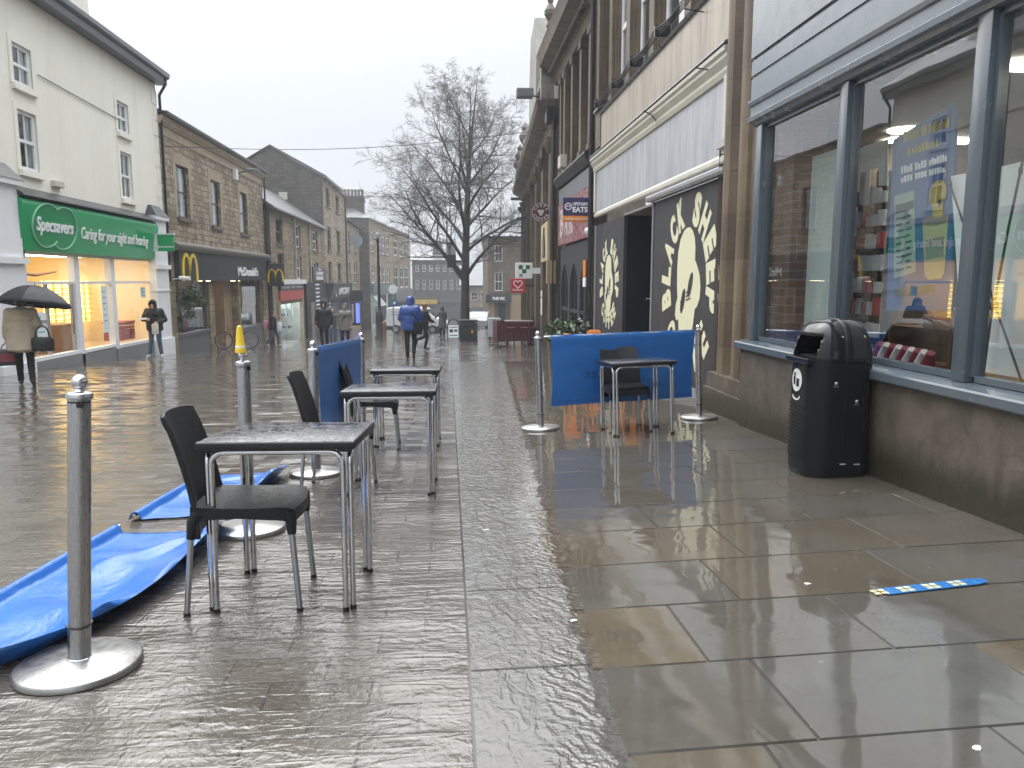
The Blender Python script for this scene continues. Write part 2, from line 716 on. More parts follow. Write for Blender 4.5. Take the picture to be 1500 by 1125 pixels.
def table_top():
    k = NT('wet_table_top')
    o = k.obj()
    n1 = k.noise(o, 18, 4, 0.6, 0.6)
    n2 = k.noise(o, 75, 3, 0.6)
    v = k.n('TexVoronoi', {'Scale': 62.0, 'Randomness': 1.0}, feature='F1')
    k.set(v.inputs['Vector'], o)
    film = k.ramp(n1, [(0.44, 0.0), (0.5, 1.0)])
    drops = k.math('SUBTRACT', 0.45, v.outputs['Distance'], clamp=True)
    h = k.math('ADD', k.math('MULTIPLY', film, 0.5), k.math('ADD', k.math('MULTIPLY', drops, 1.6), k.math('MULTIPLY', n2, 0.25)))
    c = k.mix(n2, (0.024, 0.026, 0.03), (0.055, 0.058, 0.066))
    c = k.mix(k.math('GREATER_THAN', k.noise(o, 330, 1), 0.66), c, (0.16, 0.16, 0.17))
    MATS['wet_table_top'] = k.pbr(c, k.math('SUBTRACT', 0.26, k.math('MULTIPLY', film, 0.2)), 0, k.bump(h, 0.6, 0.006), 0.8)
    return MATS['wet_table_top']


TOP = table_top()
BLACKTRIM = plain('black_trim', (0.012, 0.012, 0.014), 0.35, bump=0.1)


def vinyl(name, col, wet):
    k = NT(name)
    o = k.obj()
    n1 = k.noise(o, 5, 5, 0.6, 1.0)
    n2 = k.noise(o, 38, 3, 0.6, 0.5)
    h = k.math('ADD', k.math('MULTIPLY', n1, 1.0), k.math('MULTIPLY', n2, 0.3 if wet else 0.12))
    we = k.noise(k.scale(o, (140, 140, 140)), 4, 1)
    c = k.mix(n1, tuple(x * .82 for x in col), tuple(min(1, x * 1.18) for x in col))
    c = k.mix(k.math('MULTIPLY', k.math('GREATER_THAN', k.noise(o, 1.7, 4), 0.6), 0.12), c, (0.1, 0.1, 0.1))
    MATS[name] = k.pbr(c, (k.ramp(n1, [(0.4, 0.08), (0.6, 0.25)]) if wet else 0.42), 0, k.bump(k.math('ADD', h, k.math('MULTIPLY', we, 0.05)), 0.35 if wet else 0.22, 0.03), 0.5)
    return MATS[name]


VINYL_WET = vinyl('wet_blue_vinyl', (0.02, 0.125, 0.42), True)
VINYL = vinyl('blue_vinyl', (0.012, 0.12, 0.38), False)
VINYLTXT = plain('blue_vinyl_print', (0.006, 0.045, 0.19), 0.4)

RUBBLE = stone('honey_rubble_stone', [(0.15, 0.1, 0.055), (0.33, 0.245, 0.15), (0.46, 0.37, 0.255), (0.54, 0.46, 0.34), (0.25, 0.185, 0.115)], (0.2, 0.155, 0.1), 0.46, 0.215, 0.022, 0.72, 1.0, 0.4, 0.16)
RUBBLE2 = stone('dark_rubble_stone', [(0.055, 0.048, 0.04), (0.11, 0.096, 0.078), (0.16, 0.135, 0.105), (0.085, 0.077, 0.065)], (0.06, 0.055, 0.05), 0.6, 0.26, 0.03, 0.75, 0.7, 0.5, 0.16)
RUBBLE3 = stone('ochre_rubble_stone', [(0.15, 0.12, 0.08), (0.34, 0.25, 0.13), (0.45, 0.35, 0.2), (0.25, 0.2, 0.135)], (0.2, 0.16, 0.11), 0.6, 0.27, 0.026, 0.72, 0.9, 0.5, 0.16)
ASHLAR = stone('brown_sandstone', [(0.12, 0.087, 0.054), (0.165, 0.122, 0.077), (0.2, 0.152, 0.098), (0.15, 0.113, 0.072)], (0.09, 0.07, 0.05), 1.1, 0.46, 0.009, 0.62, 0.35, 0.75, 0.0, (0.04, 0.033, 0.026))
ASHLAR2 = stone('pale_grey_ashlar', [(0.3, 0.29, 0.26), (0.4, 0.38, 0.34), (0.35, 0.34, 0.31)], (0.16, 0.15, 0.14), 1.6, 0.75, 0.008, 0.65, 0.3, 0.4)
ASHLAR3 = stone('wet_pilaster_stone', [(0.11, 0.078, 0.046), (0.17, 0.124, 0.075), (0.22, 0.165, 0.102), (0.145, 0.105, 0.063)], (0.12, 0.085, 0.055), 2.4, 0.5, 0.007, 0.55, 0.35, 0.8, 0.0, (0.05, 0.035, 0.022))
DRESSED = plain('dressed_stone', (0.36, 0.29, 0.2), 0.7, var=0.3, sc=3, bump=0.3, bsc=30)
SILLST = plain('weathered_sill', (0.12, 0.1, 0.08), 0.7, var=0.35, sc=5, bump=0.3, bsc=30)
BRICK = stone('brown_brick', [(0.1, 0.05, 0.03), (0.2, 0.1, 0.06), (0.26, 0.14, 0.085)], (0.25, 0.22, 0.19), 0.24, 0.085, 0.008, 0.75, 0.6, 0.25)


def render_wall():
    k = NT('cream_render')
    p = k.pos()
    s = k.sep(p)
    v = k.comb(k.math('ADD', s[0], s[1]), s[2])
    st = k.noise(k.scale(v, (1.6, 0.18, 1)), 1.4, 5, 0.6)
    bl = k.noise(v, 0.7, 4, 0.6)
    c = k.mix(bl, (0.76, 0.73, 0.63), (0.85, 0.83, 0.74))
    c = k.mix(k.ramp(st, [(0.48, 0.0), (0.8, 0.2)]), c, (0.45, 0.43, 0.36))
    return k.pbr(c, 0.75, 0, k.bump(k.noise(v, 18, 5), 0.2, 0.02))


RENDER = render_wall()
WHITEP = plain('white_paint', (0.74, 0.75, 0.76), 0.4, var=0.08, sc=2, bump=0.08)
CREAMP = plain('cream_paint', (0.52, 0.5, 0.42), 0.5, var=0.15, sc=3, bump=0.15)
UPVC = plain('white_window_frame', (0.75, 0.76, 0.77), 0.35, var=0.05)
DARKW = plain('dark_window_frame', (0.05, 0.045, 0.04), 0.5)
BLACKP = plain('black_iron_paint', (0.014, 0.014, 0.016), 0.35, var=0.3, bump=0.08)
GREYP = plain('grey_shop_paint', (0.08, 0.1, 0.118), 0.22, var=0.12, sc=2.5, bump=0.04, bsc=25)
GREYF = plain('dark_grey_fascia', (0.033, 0.036, 0.038), 0.55, spec=0.25, var=0.15, sc=2)
BOARD = plain('charcoal_hoarding', (0.042, 0.043, 0.048), 0.5, spec=0.3, var=0.22, sc=1.2, bump=0.05)
NAVYD = plain('blue_black_paint', (0.01, 0.013, 0.018), 0.45, spec=0.25, var=0.2)
CREAML = plain('cream_vinyl_letters', (0.68, 0.66, 0.46), 0.5, var=0.06)
GREEN = plain('green_sign_plastic', (0.002, 0.3, 0.1), 0.16, var=0.06, sc=1.5, bump=0.02, bsc=6)
GREENL = plain('pale_green_edge', (0.3, 0.6, 0.4), 0.3)
WHITES = plain('white_sign_letters', (0.85, 0.86, 0.86), 0.4, var=0.02)
YELLOWM = plain('yellow_sign_arches', (0.8, 0.55, 0.02), 0.35, var=0.05)
RED = plain('red_sign', (0.55, 0.02, 0.03), 0.35, var=0.1)
REDD = plain('dull_red_sign', (0.5, 0.07, 0.04), 0.5, var=0.2)
MAROON = plain('maroon_panel', (0.09, 0.012, 0.022), 0.4, var=0.25)
PURPLE = plain('purple_sign', (0.035, 0.025, 0.11), 0.35, var=0.1)
ORANGE = plain('orange_paint', (0.75, 0.24, 0.02), 0.35, var=0.12)
YELLOW = plain('yellow_plastic', (0.8, 0.55, 0.03), 0.4, var=0.08)
TEAL = plain('grey_teal_paint', (0.1, 0.15, 0.15), 0.45, var=0.15)
PALEG = plain('pale_green_paint', (0.42, 0.5, 0.42), 0.5)
LEAD = plain('lead_flashing', (0.14, 0.15, 0.17), 0.3, 0.3, var=0.3, sc=3, bump=0.3, bsc=8)
CABLE = plain('black_cable', (0.015, 0.015, 0.016), 0.5)
WOODB = plain('warm_wood', (0.25, 0.14, 0.07), 0.5, var=0.25, sc=5)


def slate(name, base):
    k = NT(name)
    s = k.sep(k.pos())
    vec = k.comb(k.math('ADD', s[1], k.math('MULTIPLY', s[0], 0.4)), k.math('MULTIPLY', s[2], 1.3))
    br = k.n('TexBrick', {'Color1': (0, 0, 0), 'Color2': (1, 1, 1), 'Mortar': (0, 0, 0), 'Scale': 1.0, 'Mortar Size': 0.012, 'Brick Width': 0.42, 'Row Height': 0.24})
    k.set(br.inputs['Vector'], vec)
    n = k.noise(vec, 2, 4)
    c = k.mix(k.math('ADD', k.math('MULTIPLY', br.outputs[0], 0.5), k.math('MULTIPLY', n, 0.5)), tuple(x * .55 for x in base), tuple(x * 1.4 for x in base))
    c = k.mix(k.ramp(k.noise(vec, 0.8, 5), [(0.5, 0.0), (0.7, 0.5)]), c, (0.1, 0.11, 0.07))
    MATS[name] = k.pbr(c, 0.32, 0, k.bump(k.math('ADD', br.outputs[0], k.math('MULTIPLY', br.outputs['Fac'], -1.5)), 0.6, 0.03))
    return MATS[name]


SLATE = slate('wet_slate', (0.11, 0.115, 0.125))
SLATED = slate('slate_hung_wall', (0.035, 0.037, 0.045))

PANE = NT('window_pane')
_p = PANE.pos()
MATS['window_pane'] = PANE.pbr(PANE.mix(PANE.noise(_p, 1.7, 2), (0.015, 0.017, 0.02), (0.07, 0.075, 0.08)), 0.03, 0, PANE.bump(PANE.noise(_p, 1.6, 2), 0.06, 0.05), 0.9, 1.7)
PANE = MATS['window_pane']
SASHGLASS = glass('sash_glass', (0.85, 0.88, 0.89), 0.12)
SHOPGLASS = glass('shop_glass', (0.88, 0.92, 0.92), 0.2)
SPECGLASS = glass('lit_shop_glass', (0.95, 0.96, 0.95), 0.05)
CURTAIN = plain('net_curtain', (0.5, 0.52, 0.52), 0.8, var=0.1)
BLIND = plain('white_blind', (0.62, 0.65, 0.66), 0.7, var=0.1)


# ---- street surfaces
def street_mat():
    k = NT('wet_setts')
    p = k.pos()
    s = k.sep(p)
    wob = k.noise(p, 1.1, 3)
    yy = k.math('ADD', s[1], k.math('MULTIPLY', wob, 0.05))
    vec = k.comb(k.math('ADD', s[0], 20.0), k.math('ADD', yy, 20.0))
    br = k.n('TexBrick', {'Color1': (0, 0, 0), 'Color2': (1, 1, 1), 'Mortar': (0.2, 0.2, 0.2), 'Scale': 1.0, 'Mortar Size': 0.007, 'Mortar Smooth': 0.6, 'Brick Width': 0.34, 'Row Height': 0.182})
    k.set(br.inputs['Vector'], vec)
    n1 = k.noise(p, 0.7, 4, 0.6)
    n2 = k.noise(p, 42, 4, 0.65)
    c = k.mix(br.outputs[0], (0.042, 0.037, 0.031), (0.085, 0.076, 0.065))
    c = k.mix(k.math('MULTIPLY', n1, 0.6), c, (0.095, 0.072, 0.052))
    c = k.mix(k.math('MULTIPLY', n2, 0.5), c, (0.12, 0.108, 0.095))
    c = k.mix(k.math('MULTIPLY', br.outputs['Fac'], 0.5), c, (0.03, 0.022, 0.02))
    # water running over the setts: fine ripples, drawn out down the fall of the street
    up = k.math('MULTIPLY_ADD', k.math('MULTIPLY', k.math('SUBTRACT', s[1], 2.6), 0.2, clamp=True), 0.85, 0.15)
    w1 = k.noise(k.scale(p, (21.0, 17.0, 1)), 1.0, 2, 0.5, 1.0)
    w2 = k.noise(k.scale(p, (66, 48, 1)), 1.0, 3, 0.6, 0.6)
    w3 = k.noise(k.scale(p, (1.6, 4.5, 1)), 1.0, 3, 0.6, 0.3)
    rot = k.n('Mapping')
    k.set(rot.inputs['Vector'], p)
    rot.inputs['Rotation'].default_value = (0, 0, 0.55)
    rot.inputs['Scale'].default_value = (3.0, 13.0, 1)
    w4 = k.noise(rot.outputs[0], 1.0, 2, 0.5, 0.5)
    ridge = k.math('SUBTRACT', 1.0, k.math('ABSOLUTE', k.math('MULTIPLY_ADD', w4, 2.0, -1.0)))
    calm = k.math('SUBTRACT', 1.0, k.math('MULTIPLY', k.math('SUBTRACT', s[1], 3.0), 0.16), clamp=True)
    flow = k.math('SUBTRACT', 1.0, k.math('MULTIPLY', k.math('ABSOLUTE', k.math('SUBTRACT', s[0], 0.35)), 1.1), clamp=True)
    calm = k.math('MAXIMUM', k.math('ADD', k.math('MULTIPLY', calm, 0.8), 0.2), k.math('MULTIPLY', flow, 1.1))
    h = k.math('MULTIPLY', k.math('ADD', k.math('MULTIPLY', w1, 0.24), k.math('MULTIPLY', w2, 0.12)), calm)
    w5 = k.noise(k.scale(p, (0.55, 1.5, 1)), 1.0, 4, 0.6, 0.6)
    h = k.math('ADD', h, k.math('MULTIPLY', w5, 1.5))
    h = k.math('ADD', h, k.math('MULTIPLY', w3, 0.75))
    h = k.math('ADD', h, k.math('MULTIPLY', k.math('POWER', ridge, 3.0), k.math('MULTIPLY', calm, 0.17)))
    h = k.math('ADD', h, k.math('MULTIPLY', k.math('MULTIPLY', br.outputs['Fac'], -0.11), up))
    h = k.math('ADD', h, k.math('MULTIPLY', br.outputs[0], 0.02))
    h = k.math('ADD', h, k.math('MULTIPLY', k.math('MULTIPLY', k.noise(p, 85, 3, 0.7), 0.04), calm))
    rg = k.math('ADD', k.math('MULTIPLY', n2, 0.04), 0.01)
    # every sett lies at its own slight tilt, so each catches another piece of sky
    r1 = k.sep(br.outputs[0])[0]
    r2 = k.math('FRACT', k.math('MULTIPLY', r1, 7.31))
    r3 = k.math('FRACT', k.math('MULTIPLY', r1, 13.7))
    up = k.math('MULTIPLY_ADD', k.math('MULTIPLY', k.math('SUBTRACT', s[1], 2.6), 0.2, clamp=True), 0.85, 0.15)
    tl = k.comb(k.math('MULTIPLY', k.math('MULTIPLY', k.math('SUBTRACT', r2, 0.5), 0.07), up), k.math('MULTIPLY', k.math('MULTIPLY', k.math('SUBTRACT', r3, 0.5), 0.16), up), 0.0)
    ad = k.n('VectorMath', operation='ADD')
    k.set(ad.inputs[0], k.n('NewGeometry').outputs['Normal'])
    k.set(ad.inputs[1], tl)
    nr = k.n('VectorMath', operation='NORMALIZE')
    k.set(nr.inputs[0], ad.outputs[0])
    return k.pbr(c, rg, 0, k.bump(h, 0.6, 0.026, nr.outputs[0]), 0.75, 1.6)


def slab_mat():
    k = NT('wet_york_slabs')
    p = k.pos()
    s = k.sep(p)
    at = k.n('Attribute', attribute_name='slab', attribute_type='GEOMETRY')
    tone = k.sep(at.outputs['Color'])
    n1 = k.noise(p, 1.5, 5, 0.62)
    n2 = k.noise(p, 30, 4, 0.6)
    c = k.mix(tone[0], (0.066, 0.065, 0.059), (0.1, 0.079, 0.052))
    c = k.mix(k.math('MULTIPLY', tone[1], 0.8), c, (0.088, 0.088, 0.083))
    c = k.mix(tone[2], c, (0.25, 0.25, 0.24))
    c = k.mix(k.ramp(n1, [(0.35, 0.0), (0.7, 0.6)]), c, (0.058, 0.046, 0.031))
    c = k.mix(k.ramp(k.noise(p, 5.5, 6, 0.7, 0.5), [(0.5, 0.0), (0.68, 0.4)]), c, (0.035, 0.032, 0.026))
    sp = k.n('TexVoronoi', {'Scale': 5.0, 'Randomness': 1.0}, feature='F1')
    k.set(sp.inputs['Vector'], p)
    gum = k.math('MULTIPLY', k.math('LESS_THAN', k.math('ADD', sp.outputs['Distance'], k.math('MULTIPLY', n2, 0.05)), 0.075), k.math('GREATER_THAN', k.noise(p, 1.3, 2), 0.48))
    c = k.mix(k.math('MULTIPLY', gum, 0.5), c, (0.16, 0.155, 0.14))
    c = k.mix(k.math('MULTIPLY', n2, 0.2), c, (0.13, 0.122, 0.106))
    # running film of water beside the kerb line, its edge wandering
    edge = k.math('ADD', k.math('MULTIPLY', s[1], 0.055), 0.36)
    edge = k.math('ADD', edge, k.math('MULTIPLY', k.math('SUBTRACT', k.noise(k.scale(p, (2, 6, 1)), 1.0, 4, 0.6), 0.5), 0.16))
    film = k.math('MULTIPLY', k.math('SUBTRACT', k.math('ADD', edge, 0.03), s[0]), 16.0, clamp=True)
    w1 = k.noise(k.scale(p, (16, 8, 1)), 1.0, 3, 0.55, 1.2)
    w2 = k.noise(k.scale(p, (34, 48, 1)), 1.0, 3, 0.6, 0.8)
    away = k.math('MULTIPLY', k.math('SUBTRACT', s[1], 1.6), 0.16, clamp=True)
    ed = k.math('SUBTRACT', 1.0, k.math('MULTIPLY', k.math('ABSOLUTE', k.math('SUBTRACT', s[0], edge)), 4.5), clamp=True)
    amp = k.math('ADD', k.math('MULTIPLY', ed, 1.0), k.math('MULTIPLY', away, 1.15))
    amp = k.math('ADD', amp, 0.1)
    h = k.math('MULTIPLY', k.math('ADD', w1, k.math('MULTIPLY', w2, 0.3)), k.math('MULTIPLY', amp, film))
    # wavelets pushed up against the edge of the running water, and the lip of the film itself
    mp = k.n('Mapping')
    k.set(mp.inputs['Vector'], p)
    mp.inputs['Rotation'].default_value = (0, 0, -0.62)
    wv = k.n('TexWave', {'Scale': 7.5, 'Distortion': 9.0, 'Detail': 3.0, 'Detail Scale': 1.6, 'Detail Roughness': 0.6})
    k.set(wv.inputs['Vector'], mp.outputs[0])
    band = k.math('MULTIPLY', k.math('MULTIPLY', k.math('SUBTRACT', 1.0, k.math('MULTIPLY', k.math('ABSOLUTE', k.math('SUBTRACT', k.math('SUBTRACT', edge, 0.09), s[0])), 8.0), clamp=True), film), 0.34)
    band = k.math('MULTIPLY', band, k.ramp(k.noise(k.scale(p, (3, 2.2, 1)), 1.0, 3, 0.6), [(0.36, 0.15), (0.62, 1.0)]))
    h = k.math('ADD', h, k.math('MULTIPLY', wv.outputs['Fac'], band))
    lip = k.math('MULTIPLY', k.math('SUBTRACT', k.math('ADD', edge, 0.0), s[0]), 40.0, clamp=True)
    h = k.math('ADD', h, k.math('MULTIPLY', lip, 0.42))
    h = k.math('ADD', h, k.math('MULTIPLY', k.noise(p, 2.6, 2), 0.22))
    h = k.math('ADD', h, k.math('MULTIPLY', n2, 0.0))
    dry = k.ramp(k.noise(p, 3.4, 4, 0.6, 0.4), [(0.42, 0.02), (0.72, 0.12)])
    rg = k.math('MULTIPLY', dry, k.math('SUBTRACT', 1.0, k.math('MULTIPLY', film, 0.7)))
    return k.pbr(c, k.math('ADD', rg, 0.015), 0, k.bump(h, 0.6, 0.03), 0.65, 1.55)


STREET = street_mat()
SLABS = slab_mat()
JOINT = plain('wet_joint', (0.05, 0.045, 0.04), 0.1, var=0.4, sc=30)
EARTH = plain('far_ground', (0.08, 0.075, 0.065), 0.5, var=0.3, sc=0.2)

# ================================================================== GROUND
# base ground, one sheet out to the horizon
m = MB()
xs = [-600, -250, -120, -60, -30, -14, -6, 0, 6, 14, 30, 60, 120, 250, 600]
ys = [-300, -120, -50, -20, 0, 12, 18, 24, 30, 36, 42, 50, 70, 100, 140, 180, 250, 400, 700]
m.grid(lambda a, b: (0, 0, 0), 1, 1)
m = MB()
vs = [(x, y, gz(max(-12, min(x, 6)), min(y, 180)) - 0.03) for y in ys for x in xs]
nx = len(xs)
m.add(vs, [(j * nx + i, j * nx + i + 1, (j + 1) * nx + i + 1, (j + 1) * nx + i) for j in range(len(ys) - 1) for i in range(nx - 1)])
tag(m.build('ground', EARTH), kind='structure')

# the paved street of small wet setts
m = MB()
xs = [-12 + 0.5 * i for i in range(25)] + [0.055]
xs = [x for x in xs if x < 0.05] + [0.055]
ys = [-14 + i * 1.0 for i in range(80)] + [66 + 3 * i for i in range(40)]
nx = len(xs)
vs = [(x, y, gz(x, y)) for y in ys for x in xs]
m.add(vs, [(j * nx + i, j * nx + i + 1, (j + 1) * nx + i + 1, (j + 1) * nx + i) for j in range(len(ys) - 1) for i in range(nx - 1)])
xs = [0.065 + 0.75 * i for i in range(13)]
ys = [20.0 + i for i in range(40)] + [60 + 3 * i for i in range(40)]
nx = len(xs)
vs = [(x, y, gz(x, y)) for y in ys for x in xs]
m.add(vs, [(j * nx + i, j * nx + i + 1, (j + 1) * nx + i + 1, (j + 1) * nx + i) for j in range(len(ys) - 1) for i in range(nx - 1)])
tag(m.build('street', STREET), kind='structure')

# flagstone pavement on the right: every flag laid with its own tone and joint
rows = [-6.0, -5.1, -4.3, -3.5, -2.6, -1.7, -0.9, -0.2, 0.35, 0.9, 1.45, 2.0, 2.53, 3.07, 3.62, 4.2, 4.73, 5.26, 5.85, 6.4, 7.0, 7.6, 8.2, 8.85]
while rows[-1] < 19.5:
    rows.append(rows[-1] + rnd.uniform(0.52, 0.66))
rows[-1] = 20.0
known = {1.45: [0.9, 1.59, 2.45], 2.0: [1.07, 1.92, 2.7], 2.53: [0.92, 1.62, 2.5], 3.07: [1.25, 2.11, 2.75], 3.62: [1.5, 2.33], 4.2: [1.2, 2.13, 2.9], 4.73: [1.45, 2.31], 5.26: [1.2, 1.9, 2.6], 5.85: [1.05, 1.75, 2.5], 6.4: [1.3, 2.2]}
tones = {(1.45, 0): (.75, 0), (2.0, 2): (1, .1), (2.53, 0): (.95, 0), (2.53, 1): (.15, .3), (2.0, 0): (.1, .2), (2.0, 1): (0, .5), (3.07, 0): (.25, .3), (3.07, 1): (.6, 0), (3.07, 2): (.1, .7), (3.62, 0): (.8, .1), (3.62, 1): (.55, .1), (4.2, 0): (.6, .1), (4.2, 1): (.45, .2), (2.53, 2): (.05, .6)}
m = MB()
cols = []
G = 0.003
BV = 0.0045


def flag(x0, x1, y0, y1, tone, side=0):
    gl_, gr_ = (0.0 if side else G), (0.0 if side == 2 else G)
    bl_, br_ = (0.0 if side else BV), (0.0 if side == 2 else BV)
    tilt = (0, 0) if side else (rnd.uniform(-.0016, .0016), rnd.uniform(-.0016, .0016))
    jz = 0.0 if side else rnd.uniform(-0.001, 0.001)
    nxs = max(1, int((x1 - x0) / 0.9))
    pt = lambda x, y, dz: (x, y, gz(x, y) + dz + jz + tilt[0] * (x - (x0 + x1) / 2) + tilt[1] * (y - (y0 + y1) / 2))
    a, b, c, d = x0 + gl_, x1 - gr_, y0 + G, y1 - G
    A, B, Cc, D = a + bl_, b - br_, c + BV, d - BV
    m.add([pt(A, Cc, 0), pt(B, Cc, 0), pt(B, D, 0), pt(A, D, 0), pt(a, c, -.008), pt(b, c, -.008), pt(b, d, -.008), pt(a, d, -.008)],
          [(0, 1, 2, 3), (0, 4, 5, 1), (1, 5, 6, 2), (2, 6, 7, 3), (3, 7, 4, 0)])
    cols.extend([tone] * 8)


cx = 0.50
yb = [-6.0]
while yb[-1] < 19:
    yb.append(yb[-1] + rnd.uniform(0.7, 0.95))
yb = [y for y in yb if y < 1.5 or y > 3.9] + [1.78, 2.57, 3.36]
yb = sorted(yb)
yb[-1] = 20.0
for a, b in zip(yb, yb[1:]):
    flag(0.065, cx, a, b, (rnd.uniform(0, .2), rnd.uniform(.3, .8), rnd.uniform(.08, .22)), 2)
for a, b in zip(rows, rows[1:]):
    js = known.get(round(a, 2))
    if js is None:
        js = []
        x = cx + rnd.uniform(.35, .9)
        while x < 3.1:
            js.append(x)
            x += rnd.uniform(.6, .95)
    e = [cx] + js + [3.9]
    for i in range(len(e) - 1):
        t = tones.get((round(a, 2), i))
        if t is None:
            t = (rnd.choice([.05, .1, .2, .35, .5, .7]), rnd.uniform(0, .6))
        flag(e[i], e[i + 1], a, b, t, 1 if i == 0 else 0)
o = m.build('pavement', SLABS, recalc=False)
ca = o.data.color_attributes.new('slab', 'FLOAT_COLOR', 'POINT')
for i, c in enumerate(cols):
    ca.data[i].color = (c[0], c[1], c[2] if len(c) > 2 else 0, 1)
tag(o, kind='structure')
m = MB()
xs = [0.055, 0.6, 1.5, 3.0, 4.0]
ys = [-6 + i for i in range(27)]
m.add([(x, y, gz(x, y) - 0.007) for y in ys for x in xs], [(j * 5 + i, j * 5 + i + 1, (j + 1) * 5 + i + 1, (j + 1) * 5 + i) for j in range(26) for i in range(4)])
tag(m.build('pavement_bed', JOINT), kind='structure')

# ================================================================== SKY, SUN, CAMERA
SKY_RISE = 5.8
w = bpy.data.worlds.new('World')
SC.world = w
w.use_nodes = True
t = w.node_tree
bg = t.nodes['Background']
sky = t.nodes.new('ShaderNodeTexSky')
sky.sky_type = 'NISHITA'
sky.sun_disc = False
sky.sun_elevation = math.radians(52)
sky.sun_rotation = math.radians(-30)
sky.air_density = 1.0
sky.dust_density = 6.0
hs = t.nodes.new('ShaderNodeHueSaturation')
hs.inputs['Saturation'].default_value = 0.22
t.links.new(sky.outputs[0], hs.inputs['Color'])
mx = t.nodes.new('ShaderNodeMix')
mx.data_type = 'RGBA'
mx.inputs[0].default_value = 0.85
t.links.new(hs.outputs[0], mx.inputs[6])
mx.inputs[7].default_value = (4.5, 4.76, 5.06, 1)
# overcast sky: about three times as bright overhead as at the horizon
tc = t.nodes.new('ShaderNodeTexCoord')
sx = t.nodes.new('ShaderNodeSeparateXYZ')
t.links.new(tc.outputs['Generated'], sx.inputs[0])
ma = t.nodes.new('ShaderNodeMath')
ma.operation = 'MULTIPLY_ADD'
ma.use_clamp = False
mc = t.nodes.new('ShaderNodeMath')
mc.operation = 'MAXIMUM'
mc.inputs[1].default_value = 0.0
t.links.new(sx.outputs[2], mc.inputs[0])
sq = t.nodes.new('ShaderNodeMath')
sq.operation = 'POWER'
sq.inputs[1].default_value = 2.8
t.links.new(mc.outputs[0], sq.inputs[0])
t.links.new(sq.outputs[0], ma.inputs[0])
ma.inputs[1].default_value = SKY_RISE
ma.inputs[2].default_value = 1.0
cb = t.nodes.new('ShaderNodeCombineXYZ')
for i in range(3):
    t.links.new(ma.outputs[0], cb.inputs[i])
ml = t.nodes.new('ShaderNodeMix')
ml.data_type = 'RGBA'
ml.blend_type = 'MULTIPLY'
ml.inputs[0].default_value = 1.0
t.links.new(mx.outputs[2], ml.inputs[6])
t.links.new(cb.outputs[0], ml.inputs[7])
t.links.new(ml.outputs[2], bg.inputs[0])
bg.inputs[1].default_value = 0.11
sd = bpy.data.lights.new('overcast_sun', 'SUN')
sd.energy = 1.5
sd.angle = math.radians(75)
sd.color = (1.0, 0.97, 0.93)
so = bpy.data.objects.new('overcast_sun', sd)
COL.objects.link(so)
so.rotation_euler = (math.radians(38), 0, math.radians(30 + 180))

cd = bpy.data.cameras.new('camera')
cd.sensor_width = 36.0
cd.lens = 36.0 * FPX / 1500.0
cd.clip_end = 2000
cam = bpy.data.objects.new('camera', cd)
COL.objects.link(cam)
Mx = Matrix((cR, cU, -cF)).transposed()
cam.matrix_world = Matrix.Translation(cC) @ Mx.to_4x4()
SC.camera = cam
SC.view_settings.view_transform = 'Standard'
SC.view_settings.look = 'None'
SC.view_settings.exposure = 0.62
SC.view_settings.gamma = 1.0
SC.cycles.use_denoising = True
SC.cycles.max_bounces = 8
SC.cycles.transparent_max_bounces = 12
SC.cycles.sample_clamp_indirect = 6
# ================================================================== CAFE FURNITURE


def rounded_u(a, b, ztop, rad, n=6):
    """inverted U between feet a and b (xy), bent with radius rad"""
    a = Vector((a[0], a[1], 0))
    b = Vector((b[0], b[1], 0))
    d = (b - a).normalized()
    pts = [a + Vector((0, 0, 0.004)), a + Vector((0, 0, ztop - rad))]
    for i in range(1, n + 1):
        t = PI / 2 * i / n
        pts.append(a + d * (rad - rad * math.cos(t)) + Vector((0, 0, ztop - rad + rad * math.sin(t))))
    for i in range(0, n + 1):
        t = PI / 2 * (1 - i / n)
        pts.append(b - d * (rad - rad * math.cos(t)) + Vector((0, 0, ztop - rad + rad * math.sin(t))))
    pts.append(b + Vector((0, 0, 0.004)))
    return pts


def make_table(name, label, group):
    t = thing(name, label, 'table', group=group)
    W, D = 0.66, 0.58
    m = MB()
    m.bbox(-W / 2 + .004, W / 2 - .004, -D / 2 + .004, D / 2 - .004, 0.71, 0.742, 0.004)
    top = m.build('tabletop', TOP, t, True)
    m = MB()
    m.bbox(-W / 2, W / 2, -D / 2, D / 2, 0.706, 0.739, 0.005)
    m.build('edge_band', BLACKTRIM, t, True)
    x, y = 0.275, 0.235
    for (a, b) in (((-x, -y - .026), (x, -y - .026)), ((-x, y + .026), (x, y + .026)), ((-x - .026, -y), (-x - .026, y)), ((x + .026, -y), (x + .026, y))):
        m = MB()
        m.tube(rounded_u(a, b, 0.694, 0.055), 0.0125, 10)
        leg = m.build('leg_frame', CHROME, t, True)
        f = MB()
        for q in (a, b):
            f.lathe((q[0], q[1], 0), [(0.0145, 0.0), (0.0145, 0.018)], 10)
        f.build('foot_cap', BLACKTRIM, leg)
    m = MB()
    for sx in (-1, 1):
        for sy in (-1, 1):
            m.cbox(sx * .28, sy * .24, 0.7, .05, .05, .016)
    m.build('corner_bracket', BLACKTRIM, t)
    return t


